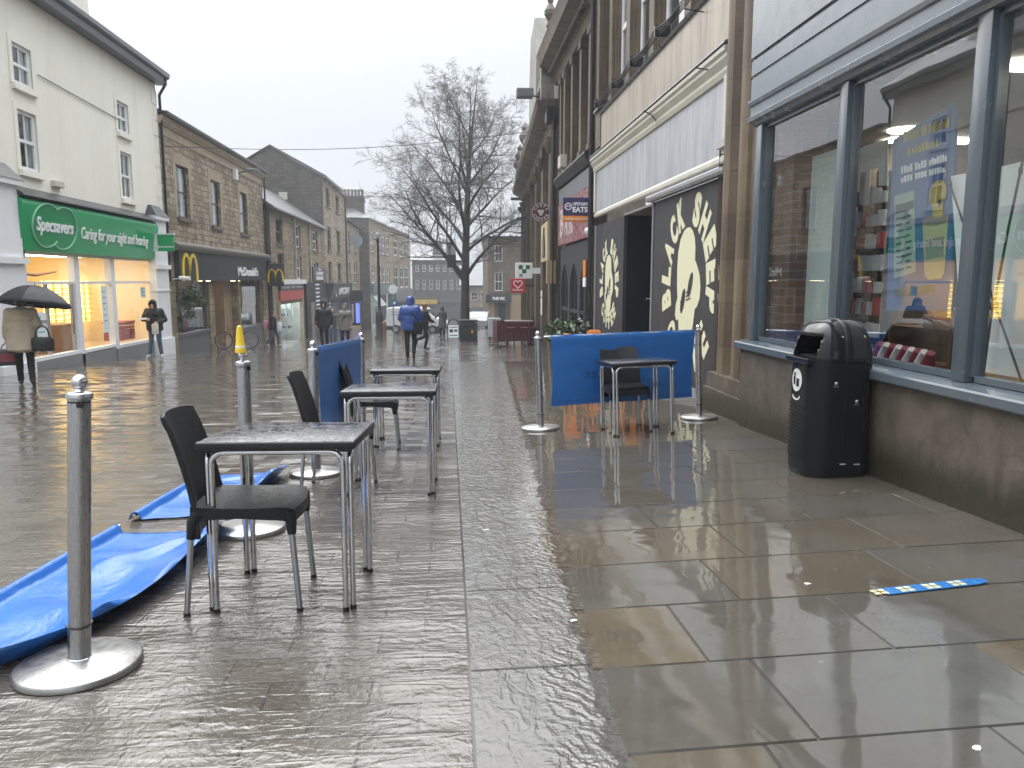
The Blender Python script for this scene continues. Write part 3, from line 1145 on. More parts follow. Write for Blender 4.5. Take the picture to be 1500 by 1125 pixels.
def make_chair(name, label, group):
    """moulded shell chair facing +y"""
    t = thing(name, label, 'chair', group=group)
    W = 0.22

    def back(u, v):
        x = (u - 0.5) * 2
        z = 0.33 + v * 0.53
        wd = W * (1.02 - 0.1 * v) * 1.0
        y = -0.215 - 0.13 * v ** 1.6 - 0.02 + 0.035 * x * x
        tz = 0.53
        ty = -0.13 * 1.6 * v ** .6
        nrm = Vector((0, tz, -ty)).normalized()
        cut = 0.0
        zz = z - 0.012 * (abs(x) ** 4) * (1 if v > .9 else 0)
        return (Vector((x * wd, y, zz)), nrm)
    m = MB()
    m.sheet(back, 10, 14, 0.022)
    b = m.build('backrest', CHAIR, t, True)
    md = b.modifiers.new('bevel', 'BEVEL')
    md.width = 0.006
    md.segments = 2

    def seat(u, v):
        x = (u - 0.5) * 2
        y = -0.23 + v * 0.44
        wd = W * (1.0 + 0.03 * math.sin(v * PI))
        r = max(0, v - 0.86) / 0.14
        wd *= 1 - 0.1 * r * r
        z = 0.445 - 0.022 * math.sin(min(1, v * 1.1) * PI) * (1 - x * x * .7) - 0.016 * r * r + 0.012 * (1 - v)
        return (Vector((x * wd, y - 0.02 * x * x * (v > .5) * v, z)), Vector((0, 0, 1)))
    m = MB()
    m.sheet(seat, 12, 14, 0.024)
    # skirt round the seat
    for s in (-1, 1):
        pts = [seat(0.5 + s * .5, i / 12)[0] for i in range(13)]
        for i, (p, q) in enumerate(zip(pts, pts[1:])):
            dz = lambda k: -0.03 - 0.022 * abs(k / 12 - 0.45) ** 1.2 * 2
            m.add([p, q, q + Vector((0, 0, dz(i + 1))), p + Vector((0, 0, dz(i))), p - Vector((s * .016, 0, 0)), q - Vector((s * .016, 0, 0)), q + Vector((-s * .016, 0, dz(i + 1))), p + Vector((-s * .016, 0, dz(i)))],
                  [(0, 1, 2, 3), (4, 7, 6, 5), (3, 2, 6, 7), (0, 4, 5, 1)])
    pts = [seat(i / 12, 1.0)[0] for i in range(13)]
    for p, q in zip(pts, pts[1:]):
        m.add([p, q, q + Vector((0, 0, -.04)), p + Vector((0, 0, -.04)), p - Vector((0, .014, 0)), q - Vector((0, .014, 0)), q + Vector((0, -.014, -.04)), p + Vector((0, -.014, -.04))],
              [(0, 1, 2, 3), (4, 7, 6, 5), (3, 2, 6, 7)])
    for s in (-1, 1):
        m.tube([(s * .192, .17, .43), (s * .196, .176, .385), (s * .198, .178, .335)], [.03, .024, .0185], 10)
        m.tube([(s * .2, -.2, .44), (s * .203, -.225, .4), (s * .206, -.235, .33)], [.03, .026, .019], 10)
    m.build('seat', CHAIR, t, True)
    for s in (-1, 1):
        for (y0, y1) in ((.177, .205), (-.234, -.262)):
            m = MB()
            m.tube([(s * .2, y0, .36), (s * .212, y1, .004)], [.0135, .0125], 10)
            leg = m.build('leg', ALU, t, True)
            f = MB()
            f.lathe((s * .212, y1, 0), [(.0145, 0), (.0145, .014)], 10)
            f.build('foot_cap', BLACKTRIM, leg)
    return t


def ground_at(o, x, y, rz, tilt=True):
    o.location = (x, y, gz(x, y))
    o.rotation_euler = (math.atan(-SLOPE) if tilt else 0, 0, 0)
    o.rotation_mode = 'XYZ'
    n = Vector((-(gz(x + .1, y) - gz(x - .1, y)) / .2, SLOPE, 1)).normalized()
    q = Vector((0, 0, 1)).rotation_difference(n)
    o.rotation_euler = (q.to_matrix() @ Matrix.Rotation(rz, 3, 'Z')).to_euler()


tbl = make_table('cafe_table', 'wet black topped steel table nearest the camera, beside the fallen blue banners', 'steel legged cafe tables')
ground_at(tbl, -0.715, 3.45, math.radians(-3))
tb2 = copy_tree(tbl)
ground_at(tb2, -0.42, 5.53, math.radians(-1))
tb2['label'] = 'wet black topped cafe table in the middle of the row of three'
tb3 = copy_tree(tbl)
ground_at(tb3, -0.415, 7.52, math.radians(-1))
tb3['label'] = 'farthest wet black topped table of the row of three, end on to the upright banner'
tb4 = copy_tree(tbl)
ground_at(tb4, 1.93, 7.66, math.radians(4))
tb4.scale = (1.02, 1, 1)
tb4['label'] = 'cafe table on the flagstones in front of the wide blue banner'

ch = make_chair('cafe_chair', 'wet black plastic chair tucked under the nearest cafe table', 'black plastic cafe chairs')
ground_at(ch, -0.865, 3.40, math.radians(-90 + 2))
for x, y, a, l in ((-0.78, 5.52, -92, 'wet black chair at the middle table, mostly hidden by the nearest table'), (-0.70, 7.3, -88, 'black chair at the farthest table of the row, in front of the upright banner'),
                   (1.86, 7.84, 180, 'black plastic chair facing the camera against the wide blue banner')):
    c = copy_tree(ch)
    ground_at(c, x, y, math.radians(a))
    c['label'] = l


def make_post(name, label, group):
    t = thing(name, label, 'barrier post', group=group)
    m = MB()
    m.lathe((0, 0, 0), [(0.205, 0), (0.21, 0.004), (0.21, 0.022), (0.203, 0.029), (0.06, 0.036), (0.05, 0.04)], 48)
    m.build('base_plate', SATIN, t, True)
    m = MB()
    m.lathe((0, 0, 0.036), [(0.041, 0), (0.041, 0.006), (0.0375, 0.008), (0.0375, 0.935)], 28)
    m.build('tube', STEEL, t, True)
    m = MB()
    m.lathe((0, 0, 0.965), [(0.0375, 0), (0.0375, 0.012), (0.044, 0.015), (0.044, 0.032), (0.04, 0.036), (0.02, 0.04), (0.016, 0.046), (0.014, 0.05)], 28)
    m.build('cap', STEEL, t, True)
    m = MB()
    m.ell((0, 0, 1.037), (0.027, 0.027, 0.027), None, 20, 12)
    m.build('ball_finial', CHROME, t, True)
    m = MB()
    m.cbox(0.012, -0.036, 0.962, 0.02, 0.012, 0.022)
    m.build('hook_slot', BLACKTRIM, t)
    m = MB()
    m.tube([(0.0395 * math.cos(a * PI / 10), 0.0395 * math.sin(a * PI / 10), 0.165 + 0.006 * math.sin(a * PI / 10)) for a in range(21)], 0.004, 6)
    m.build('tie_cord', BLACKTRIM, t, True)
    return t


po = make_post('barrier_post', 'brushed steel barrier post nearest the camera with round base plate', 'steel barrier posts')
for i, (x, y, l) in enumerate(((-1.345, 2.72, None), (-1.19, 4.47, 'steel barrier post with a yellow marker cone on its top'), (-1.07, 6.06, 'steel post at the near end of the upright blue banner'),
                               (-0.985, 8.62, 'steel post at the far end of the upright blue banner'), (0.98, 8.12, 'steel post beside the water channel holding the wide blue banner'), (2.83, 8.38, 'steel post next to the stone pilaster holding the wide blue banner'))):
    o = po if i == 0 else copy_tree(po)
    ground_at(o, x, y, math.radians(10 + 35 * (i > 0)))
    if l:
        o['label'] = l

# the nearest post leans a little towards the tables
for c in kids(po):
    if c.name.split('.')[0] != 'base_plate':
        c.rotation_euler = (0, math.radians(2.8), 0)

# thin-wall posts on the flagstones are slimmer
POSTS = [(-1.345, 2.72), (-1.19, 4.47), (-1.07, 6.06), (-0.985, 8.62), (0.98, 8.12), (2.83, 8.38)]
m = MB()
x, y = POSTS[1]
zt = gz(x, y)
t = thing('marker_cone', 'small yellow plastic cone standing on a barrier post', 'marker', (x, y, zt + 1.055))
m.lathe((0, 0, 0), [(0.03, 0), (0.03, .02), (0.026, 0.03), (0.017, .13), (0.012, .15), (0.004, .154)], 16)
m.build('cone', YELLOW, t, True)
m = MB()
m.lathe((0, 0, .028), [(0.0275, 0), (0.0268, .012)], 16)
m.build('white_band', WHITES, t, True)


def banner(label, a, b, ztop, zbot, sway, textq=None):
    """blue screen hung from a steel rail between posts a and b"""
    t = thing('banner_screen', label, 'banner', (a[0], a[1], gz(*a)), group='blue cafe banners')
    A = Vector((0, 0, 0))
    Bv = Vector((b[0] - a[0], b[1] - a[1], gz(*b) - gz(*a)))
    L = Vector((Bv.x, Bv.y, 0)).length
    d = Bv / L
    nrm = Vector((d.y, -d.x, 0)).normalized()
    m = MB()
    m.tube([A + Vector((0, 0, ztop)) + d * 0.03, Bv + Vector((0, 0, ztop)) - d * 0.03], 0.011, 10)
    m.build('rail', CHROME, t, True)
    m = MB()
    g0, g1 = 0.1, L - 0.09

    def fn(u, v):
        s = g0 + (g1 - g0) * u
        z = ztop + 0.016 - v * (ztop - zbot + 0.016)
        if v < 0.04:
            off = 0.016 * math.sin(v / 0.04 * PI / 2)
        else:
            off = 0.016
        off += sway * (0.018 * math.sin(u * 9 + v * 2) * v + 0.012 * math.sin(u * 4.1 + 1) * v + 0.006 * noise.noise((u * 7, v * 5, 1.3)))
        edge = 0.02 * math.sin(v * 3) * ((1 - u) ** 6 - u ** 6)
        return (A + d * (s + edge * (1 if sway else 0)) + nrm * off + Vector((0, 0, z)), nrm)
    m.sheet(fn, 36, 26, 0.004)
    o = m.build('screen', VINYL, t, math.radians(60))
    m = MB()
    for v in (0.94,):
        pts = [fn(u / 36, v)[0] + nrm * 0.003 for u in range(37)]
        m.tube(pts, 0.0022, 4)
    m.build('hem_stitch', VINYLTXT, t)
    if textq:
        m = MB()
        s, u, v, h, w_ = textq
        letter(m, s, fn(u, v)[0] + nrm * 0.006, d, (0, 0, 1), nrm, w_, h, 0.01, 0.002)
        m.build('print', VINYLTXT, t)
    return t


banner('blue screen upright between two steel posts, seen at a steep angle', POSTS[2], POSTS[3], 1.0, 0.24, 0.6)
_bn = banner('wide blue screen facing the camera behind the single flagstone table', POSTS[4], POSTS[5], 1.0, 0.25, 1.0, ('2S', .27, .58, .075, .14))


def fallen(label, x0, x1, y0, y1, seed, far_edge):
    """banner lying in the wet: hem over its pole on the street side, lifted to the posts on the other"""
    t = thing('fallen_banner', label, 'banner', (0, 0, 0), group='blue cafe banners')
    r = random.Random(seed)
    folds = [(r.uniform(.1, .9), r.uniform(-.5, .5), r.uniform(.01, .022), r.uniform(.03, .08)) for _ in range(7)]

    def fn(u, v):
        yl = y0 + (y1 - y0) * v
        xa = x0(v)
        xb = x1(v)
        q = u
        if q < 0.12:      # rolled hem over the pole
            a = q / 0.12
            x = xa + 0.07 * a
            h = 0.012 + 0.05 * math.sin(a * PI) ** 0.7
        elif q < 0.78:
            a = (q - .12) / .66
            x = xa + 0.07 + (xb - xa - 0.07) * a
            lift = max(0, (a - .62) / .38)
            h = 0.012 + 0.115 * lift ** 1.5 * (0.75 + .25 * math.sin(v * 5 + seed))
            for (c, sl, hh, wd) in folds:
                dd = v - c - sl * (a - .5) * .5
                h += hh * math.exp(-(dd / wd) ** 2) * (0.4 + 0.6 * math.sin(a * 2.6))
            h += 0.05 * math.exp(-((v - .86 + .32 * (1 - a)) / .06) ** 2) * (a > .2) * math.sin(max(0, (a - .2)) / .8 * PI) * (seed == 3)
            h += 0.006 * noise.noise((x * 6, yl * 6, seed))
        else:             # drop from the lifted edge to the setts
            a = (q - .78) / .22
            top = 0.127 * (0.75 + .25 * math.sin(v * 5 + seed))
            x = xb - 0.09 * a + 0.012 * math.sin(v * 16) * a
            h = top * (1 - a) + 0.006
        # the sheet also lies down flat at its two ends
        return (Vector((x, yl + 0.03 * math.sin(u * 5 + seed), gz(x, yl) + h)), Vector((0, 0, 1)))
    m = MB()
    m.grid(lambda u, v: fn(u, v)[0], 64, 72)
    o = m.build('sheet', VINYL_WET, t, math.radians(80), recalc=False)
    md = o.modifiers.new('thick', 'SOLIDIFY')
    md.thickness = 0.004
    md.offset = 0
    m = MB()
    a = fn(.055, .0)[0] - Vector((0, 0, .02))
    b = fn(.055, 1.02)[0] - Vector((0, 0, .02))
    m.tube([a, b], 0.011, 8)
    m.build('pole', CHROME, t, True)
    m = MB()
    m.tube([fn(.78, 1.0)[0], fn(.78, 1.0)[0] + Vector(far_edge) * .5 + Vector((0, 0, -.02)), fn(.78, 1.0)[0] + Vector(far_edge)], 0.004, 6)
    m.build('tie_cord', BLACKTRIM, t)
    return t


fallen('blue banner collapsed on the wet ground at the foot of the nearest post', lambda v: -2.06 + .09 * v, lambda v: -1.34 + 0.06 * v - 0.28 * (1 - v) ** 5, 2.62, 4.46, 3, (0.08, .08, .01))
fallen('second blue banner fallen flat behind the nearest chair', lambda v: -1.98 + 0.05 * v, lambda v: -1.33 + .06 * v, 4.76, 6.05, 5, (0.14, .07, .02))

# ------------------------------------------------------------------ litter bin
bin_ = thing('litter_bin', 'tall glossy black litter bin with domed hood against the grey shop front', 'litter bin', (2.83, 5.42, gz(2.83, 5.42)))
BINB = plain('bin_plastic', (0.011, 0.012, 0.014), 0.2, var=0.3, spec=0.3)
BING = plain('bin_gloss', (0.012, 0.012, 0.014), 0.06, var=0.2, sc=4, spec=0.5)
HW, HD, HH = 0.215, 0.24, 1.14     # half width (x), half depth (y), height


def plan(s, gx=0.0, gy=0.0):
    """rounded plan: flat sides, bowed front (-x)"""
    a = 2 * PI * s
    c, sn = math.cos(a), math.sin(a)
    e = 0.42
    x = math.copysign(abs(c) ** e, c) * (HW + gx)
    y = math.copysign(abs(sn) ** e, sn) * (HD + gy)
    if x < 0:
        x -= 0.05 * (1 - (y / HD) ** 2)
    return x, y


N = 64
m = MB()
prof = [(0.0, -.012), (0.03, -.004), (0.05, 0), (0.845, 0)]
vs = []
for z, g in prof:
    for k in range(N):
        x, y = plan(k / N, g, g)
        vs.append((x, y, z))
m.add(vs, [(i * N + k, i * N + (k + 1) % N, (i + 1) * N + (k + 1) % N, (i + 1) * N + k) for i in range(3) for k in range(N)] + [tuple(range(N))[::-1]])
body = m.build('body', BINB, bin_, math.radians(50))
# hood: dome over the body with the mouth cut in its front
m = MB()
vs = []
M_ = 14
op = lambda x, y, z: x < -0.05 and abs(y) < 0.185 and 0.85 < z < 1.02
rings = []
for j in range(M_ + 1):
    t_ = j / M_
    z = 0.84 + 0.31 * math.sin(t_ * PI / 2)
    kx = (max(0.0, math.cos(t_ * PI / 2))) ** 0.55
    ky = (max(0.0, math.cos(t_ * PI / 2))) ** 0.52
    rings.append([(plan(k / N)[0] * kx, plan(k / N)[1] * ky, z) for k in range(N)])
for r_ in rings:
    vs += r_
fs = []
for i in range(M_):
    for k in range(N):
        q = (i * N + k, i * N + (k + 1) % N, (i + 1) * N + (k + 1) % N, (i + 1) * N + k)
        c = sum((Vector(vs[w_]) for w_ in q), Vector()) / 4
        if op(c.x, c.y, c.z):
            continue
        fs.append(q)
m.add(vs, fs)
hood = m.build('hood', BING, bin_, math.radians(70))
md = hood.modifiers.new('s', 'SOLIDIFY')
md.thickness = 0.012
m = MB()
m.box(-.17, .17, -.19, .19, .75, .876)
m.build('mouth_liner', plain('bin_inside', (0.004, 0.004, 0.004), 0.8), bin_)
m = MB()
vs = []
for dx in (0.0, 0.05):
    for k in range(33):
        a = PI * k / 32
        yy = -(HD + .006) * math.cos(a) if True else 0
        yy = math.copysign(abs(math.cos(a)) ** .6, -math.cos(a)) * (HD + .007)
        zz = 0.84 + 0.317 * math.sin(a) ** 0.9
        vs.append((-0.035 + dx, yy, zz))
m.add(vs, [(k, k + 1, 33 + k + 1, 33 + k) for k in range(32)])
o = m.build('hood_band', BINB, bin_, math.radians(60))
o.modifiers.new('s', 'SOLIDIFY').thickness = 0.01
m = MB()
m.bbox(-.285, -.215, -.175, .175, .83, .875, .008)
m.build('mouth_lip', BING, bin_)
# front panel with badge and raised studs
m = MB()
for i in range(16):
    for j in range(9):
        y = -.13 + .0325 * j + (.016 if i % 2 else 0)
        x = -HW - 0.05 * (1 - (y / HD) ** 2)
        m.ell((x, y, .12 + i * .026), (.006, .007, .007), None, 6, 4)
m.build('stud_panel', BINB, bin_)
BADGE = plain('badge_white', (0.6, 0.62, 0.62), 0.4)
m = MB()
for yy0 in (0.0,):
    pts = [(-HW - .0535 + .05 * ((.075 * math.cos(a)) / HD) ** 2, .075 * math.cos(a), .70 + .085 * math.sin(a)) for a in [2 * PI * k / 24 for k in range(24)]]
    m.prism(pts, (-.004, 0, 0))
bd = m.build('badge', BADGE, bin_)
m = MB()
m.ell((-HW - .058, .028, .742), (.003, .011, .013))
m.box(-HW - .061, -HW - .056, .02, .037, .665, .728)
m.box(-HW - .061, -HW - .056, -.04, -.008, .655, .70)
m.box(-HW - .061, -HW - .056, -.044, -.004, .703, .712)
m.build('badge_symbol', BINB, bd)
m = MB()
ribbon(m, [(.055 * math.cos(a), .0 + .03 * math.sin(a)) for a in [PI + PI * k / 10 for k in range(11)]], .012, (-HW - .052, 0, .585), (0, 1, 0), (0, 0, 1), (-1, 0, 0), .003)
m.build('smile_mark', BADGE, bin_)
m = MB()
for (x, z) in ((-.09, .70), (.07, .57)):
    m.ell((x, -HD - .002, z), (.014, .008, .014))
    m.box(x - .018, x + .018, -HD - .006, -HD + .004, z - .024, z - .018)
m.build('lock', STEEL, bin_)
m = MB()
m.box(-.03, .012, -HD - .004, -HD + .01, .11, .118)
m.box(.075, .12, -HD - .004, -HD + .01, .108, .114)
m.build('hinge_mark', BADGE, bin_)
m = MB()
m.box(.118, .122, -HD - .003, -HD + .01, .05, .87)
m.box(-.02, -.017, -HD - .0025, -HD + .01, .13, .87)
m.build('door_seam', plain('seam', (0.003, 0.003, 0.003), 0.6), bin_)

# ------------------------------------------------------------------ floor sticker
st = thing('floor_sticker', 'worn blue strip with pale yellow blocks stuck to the flagstones', 'floor sticker', (1.83, 3.045, gz(1.83, 3.045) + .0035))
rz_ = math.atan2(.055, .55)
st.rotation_euler = (math.atan(-SLOPE), -0.03, rz_)
m = MB()
m.box(0.05, .5, -.036, .036, 0, .0015)
m.poly([(.5, -.036, .0015), (.56, -.02, .0015), (.565, .025, .0015), (.5, .036, .0015)])
m.build('strip', plain('sticker_blue', (0.02, 0.13, 0.36), 0.25, var=0.4, sc=20), st)
m = MB()
for i in range(4):
    x = 0.0 + .128 * i
    for dx in (0, .036):
        for dy in (-.018, .012):
            m.box(x + dx, x + dx + .028, dy - .009, dy + .013, .002, .003)
m.build('block_mark', plain('sticker_yellow', (0.55, 0.5, 0.28), 0.3, var=0.2), st)

# small litter and gum marks pressed on the flags
LIT = plain('trodden_litter', (0.5, 0.48, 0.44), 0.5, var=0.3)
for i, (px, py, l) in enumerate(((1182, 856, 'scrap of pale litter on the brown flagstone'), (1430, 1097, 'pale scrap of paper near the bottom edge'), (840, 910, 'crumpled white scrap in the running water'), (712, 777, 'white fleck lying in the water channel'))):
    r_ = ray(px, py)
    lo, hi = 0.0, 60.0
    for _ in range(50):
        mm = (lo + hi) / 2
        q = cC + r_ * mm
        if q.z > gz(q.x, q.y):
            lo = mm
        else:
            hi = mm
    q = cC + r_ * lo
    m = MB()
    n_ = 9
    rr = [rnd.uniform(.6, 1.1) for _ in range(n_)]
    m.prism([(.02 * rr[k] * math.cos(2 * PI * k / n_), .013 * rr[k] * math.sin(2 * PI * k / n_), .001 * k % .003) for k in range(n_)], (0, 0, .003))
    o = m.build('litter_scrap', LIT, None, loc=(q.x, q.y, q.z + .001))
    tag(o, l, 'litter', 'scraps of litter')
# ================================================================== BUILDINGS ON THE FAR SIDE OF THE STREET
XL = -9.6
FL = Fr((XL, 0), (0, 1), (1, 0))      # u = y


def lbox(mb, y0, y1, z0, z1, d0, d1):
    return FL.box(mb, y0, y1, z0, z1, d0, d1)


def downpipe(par, p, ztop, zbot, r=.045, shoe=(0.12, 0, 0)):
    m = MB()
    m.tube([(p[0], p[1], ztop), (p[0], p[1], zbot)], r, 8)
    for z in (ztop - .3, (ztop + zbot) / 2, zbot + .8):
        m.lathe((p[0], p[1], z), [(r * 1.35, 0), (r * 1.35, .08)], 8)
    return m.build('drainpipe', BLACKP, par, True)


# ------------------------------------------------------------------ white three-storey house
A0, A1 = 8.0, 27.25
ZE = 7.95
b = thing('rendered_building', 'cream rendered three storey building with white sash windows above the green shop sign', 'building', (0, 0, 0))
wins = [(18.62, 19.42, 5.62, 6.52), (18.62, 19.42, 3.74, 5.08), (24.05, 24.85, 5.58, 6.48), (24.05, 24.85, 3.66, 5.04), (13.2, 14.0, 5.62, 6.52), (13.2, 14.0, 3.74, 5.08)]
m = MB()
wall(m, FL, A0, A1, 1.86, ZE, wins, 0, .24)
wall(m, FL, A0, 17.5, -1.6, 1.86, [], 0, .2)
g = Fr((XL, A1), (-1, 0), (0, 1))
m.poly([(XL, A1, -2), (XL - 9, A1, -2), (XL - 9, A1, ZE), (XL - 4.5, A1, ZE + 3.3), (XL, A1, ZE)])
m.poly([(XL, A0, -2), (XL - 9, A0, -2), (XL - 9, A0, ZE), (XL - 4.5, A0, ZE + 3.3), (XL, A0, ZE)])
m.quad((XL - 9, A0, -2), (XL - 9, A1, -2), (XL - 9, A1, ZE), (XL - 9, A0, ZE))
m.build('wall', RENDER, b)
for i, h in enumerate(wins):
    sash(b, FL, *h, UPVC, SASHGLASS, RENDER, d=-.09, bars=1, fw=.075, surround=RENDER, curtain=CURTAIN if i != 2 else BLIND)
m = MB()
for s in (0, 1):
    x0, x1 = (XL + .42, XL - 4.5)
    z0, z1 = ZE - .02, ZE + 3.45
    if s == 0:
        m.add([(x0, A0 - .2, z0), (x0, A1 + .22, z0), (x1, A1 + .22, z1), (x1, A0 - .2, z1), (x0, A0 - .2, z0 + .12), (x0, A1 + .22, z0 + .12), (x1, A1 + .22, z1 + .12), (x1, A0 - .2, z1 + .12)],
              [(0, 1, 2, 3), (4, 5, 6, 7), (0, 1, 5, 4), (1, 2, 6, 5), (0, 3, 7, 4)])
    else:
        m.quad((XL - 9.3, A0 - .2, z0), (XL - 9.3, A1 + .22, z0), (x1, A1 + .22, z1 + .12), (x1, A0 - .2, z1 + .12))
roof = m.build('roof', SLATE, b)
m = MB()
lbox(m, A0, A1 + .15, ZE - .28, ZE - .03, 0.0, .34)
m.build('eaves_board', plain('dark_soffit', (0.05, 0.055, 0.065), 0.4), b)
m = MB()
gp = [(.34 + .07 * math.cos(a), ZE - .02 + .07 * math.sin(a)) for a in [PI + PI * k / 8 for k in range(9)]]
FL.prof(m, A0, A1 + .2, gp)
m.build('gutter', BLACKP, b)
m = MB()
q0, q1 = on_x(104, 12, XL - .7), on_x(131, 30, XL - .7)
m.box(XL - 1.9, XL - .7, q0.y, q1.y, q1.z - .8, q1.z + 3)
chm = m.build('chimney', RENDER, roof)
m = MB()
m.box(XL - 2.0, XL - .66, q0.y - .05, q1.y + .05, q1.z - .8, q1.z + .1)
m.build('flashing', LEAD, roof)
m = MB()
q2 = on_x(75, 0, XL - .8)
m.box(XL - 1.8, XL - .8, q2.y, q0.y - .1, q2.z - 1.2, q2.z + 1.5)
m.build('dormer', SLATED, roof)
m = MB()
for i in range(9):
    z = 3.5 + i * .5
    if z > ZE - .6:
        break
    lbox(m, A1 - (.42 if i % 2 else .3), A1 + .012, z, z + .46, -.01, .022)
m.build('quoins', RENDER, b)
m = MB()
m.tube([(XL + .03, 19.65, 6.05), (XL + .03, 22, 5.98), (XL + .03, 24.0, 5.92)], .012, 5)
m.build('wall_cable', CABLE, b)
m = MB()
m.tube([(XL + .36, A1 - .05, ZE - .08), (XL + .3, A1 - .02, ZE - .35), (XL + .1, A1 + .06, ZE - .6), (XL + .09, A1 + .08, 1.2)], .05, 8)
for z in (ZE - 1.6, 4.6, 3.0):
    m.lathe((XL + .09, A1 + .08, z), [(.066, 0), (.066, .09)], 8)
m.build('drainpipe', BLACKP, b, True)
m = MB()
m.bbox(XL, XL + .12, 19.9, 20.35, 3.52, 3.68, .02)
m.build('alarm_box', CREAMP, b)
# --- shop front in the ground floor
GF = [(18.5, 20.72), (20.98, 22.88), (23.12, 26.12)]
m = MB()
lbox(m, 18.42, 18.5, -1.0, 1.93, -.14, .0)
lbox(m, 20.72, 20.98, -1.1, 1.93, -.16, .02)
lbox(m, 22.88, 23.12, -1.2, 1.93, -.16, .02)
lbox(m, 26.12, 26.24, -1.3, 1.93, -.14, .0)
for a, c in GF:
    lbox(m, a, c, 1.16, 1.23, -.12, -.04)
    lbox(m, a, c, 1.86, 1.93, -.12, -.04)
lbox(m, 20.98, 22.88, -.64, -.56, -.14, .03)
lbox(m, 23.12, 26.12, -.70, -.61, -.14, .03)
lbox(m, 18.5, 20.72, -.62, -.54, -.14, .03)
m.build('shop_frame', WHITEP, b)
m = MB()
for a, c in GF:
    m.quad(FL.p(a, -.72, -.08), FL.p(c, -.72, -.08), FL.p(c, 1.93, -.08), FL.p(a, 1.93, -.08))
m.build('shop_window', SPECGLASS, b)
m = MB()
lbox(m, 18.4, 20.74, -1.3, -.62, -.2, .06)
lbox(m, 20.74, 22.9, -1.4, -.66, -.2, .02)
lbox(m, 22.9, 26.25, -1.5, -.71, -.2, .05)
m.build('stall_riser', plain('grey_riser', (0.2, 0.2, 0.2), 0.35, var=.2), b)
m = MB()
for a in (19.35, 19.42):
    lbox(m, a, a + .05, -.55, 1.16, -.11, -.05)
lbox(m, 18.5, 19.35, .25, .32, -.11, -.05)
lbox(m, 20.6, 20.72, -.55, 1.16, -.11, -.05)
dr = m.build('door', plain('alu_door', (0.5, 0.5, 0.5), .3, .6), b)
m = MB()
m.tube([FL.p(20.5, -.1, 0.0), FL.p(20.5, .75, 0.0)], .02, 6)
m.build('handle', CHROME, dr)
for (y0, y1, pd, nm) in ((16.8, 18.0, .22, 0), (25.75, 26.85, .22, 1)):
    m = MB()
    zt = 3.42 - .1 * nm
    lbox(m, y0, y1, -1.6, zt, -.02, pd)
    lbox(m, y0 - .06, y1 + .06, -1.6, -.55 - .1 * nm, -.02, pd + .06)
    lbox(m, y0 - .05, y1 + .05, 1.62, 1.76, -.02, pd + .08)
    lbox(m, y0 - .03, y1 + .03, .9, .95, -.02, pd + .03)
    lbox(m, y0 - .07, y1 + .07, zt - .12, zt, -.02, pd + .1)
    p_ = m.build('pilaster', WHITEP, b)
    m = MB()
    c = FL.p((y0 + y1) / 2, zt + .34, .0)
    q = [FL.p(y0 - .08, zt, pd + .12), FL.p(y1 + .08, zt, pd + .12), FL.p(y1 + .08, zt, -.02), FL.p(y0 - .08, zt, -.02)]
    m.add(q + [FL.p(y0 + .2, zt + .34, -.01), FL.p(y1 - .2, zt + .34, -.01), FL.p(y1 - .2, zt + .34, .1), FL.p(y0 + .2, zt + .34, .1)], [(0, 1, 6, 7), (1, 2, 5, 6), (3, 0, 7, 4), (7, 6, 5, 4), (0, 3, 2, 1)])
    m.build('lead_cap', SLATED, p_)
# lit interior
DY0 = on_x(147, 450, XL - 2.5).y
SHOPIN = plain('cream_interior', (0.74, 0.64, 0.49), 0.6, var=.08, sc=1)
m = MB()
x0, x1 = XL - .2, XL - 4.6
m.quad((x1, 17.6, -.75), (x1, 27, -.75), (x1, 27, 2.05), (x1, 17.6, 2.05))
m.quad((x0, 17.6, -.75), (x1, 17.6, -.75), (x1, 17.6, 2.05), (x0, 17.6, 2.05))
m.quad((x0, 27, -.75), (x1, 27, -.75), (x1, 27, 2.05), (x0, 27, 2.05))
m.box(XL - 2.9, XL - 1.7, DY0 + .1, DY0 + .3, -.75, 2.0)
m.build('interior_wall', SHOPIN, b)
m = MB()
m.box(x1, x0, 17.6, 27, -.78, -.74)
m.build('interior_floor', plain('pale_floor', (0.5, 0.4, 0.28), .3), b)
m = MB()
m.box(x1, x0, 17.6, 27, 2.02, 2.06)
m.build('interior_ceiling', SHOPIN, b)
WARM = lamp_mat('warm_light_panel', (1.0, 0.84, 0.62), 7.5)
for y in (18.9, 20.3, 21.8, 23.2, 24.4, 25.8):
    for x in (-.9, -2.6):
        m = MB()
        m.box(XL + x - .45, XL + x + .45, y - .28, y + .28, 1.985, 2.0)
        m.build('ceiling_light', WARM, b)
DISP = lamp_mat('backlit_display', (1.0, 0.66, 0.15), 4.2)
DY = [on_x(px, 450, XL - 2.5).y for px in (66, 103, 111, 146)]
for (x, y0, y1) in ((-2.5, DY[0], DY[1]), (-2.5, DY[2], DY[3])):
    m = MB()
    m.box(XL + x - .05, XL + x, y0, y1, -.1, 1.25)
    ds = m.build('display_wall', DISP, b)
    m = MB()
    for k in range(8):
        z = -.05 + k * .165
        m.box(XL + x, XL + x + .1, y0, y1, z, z + .018)
    for k in range(4):
        yy = y0 + (y1 - y0) * k / 3
        m.box(XL + x, XL + x + .06, yy - .012, yy + .012, -.1, 1.25)
    for k in range(7):
        n = int((y1 - y0) / .17)
        for q in range(n):
            yy = y0 + .09 + q * .17
            m.box(XL + x + .03, XL + x + .08, yy - .05, yy + .05, .0 + k * .165, .035 + k * .165)
    m.build('shelf', plain('display_shelf', (0.6, 0.5, 0.3), .5), ds)
m = MB()
m.box(XL - 1.9, XL - 1.2, 19.9, 20.9, -.74, .1)
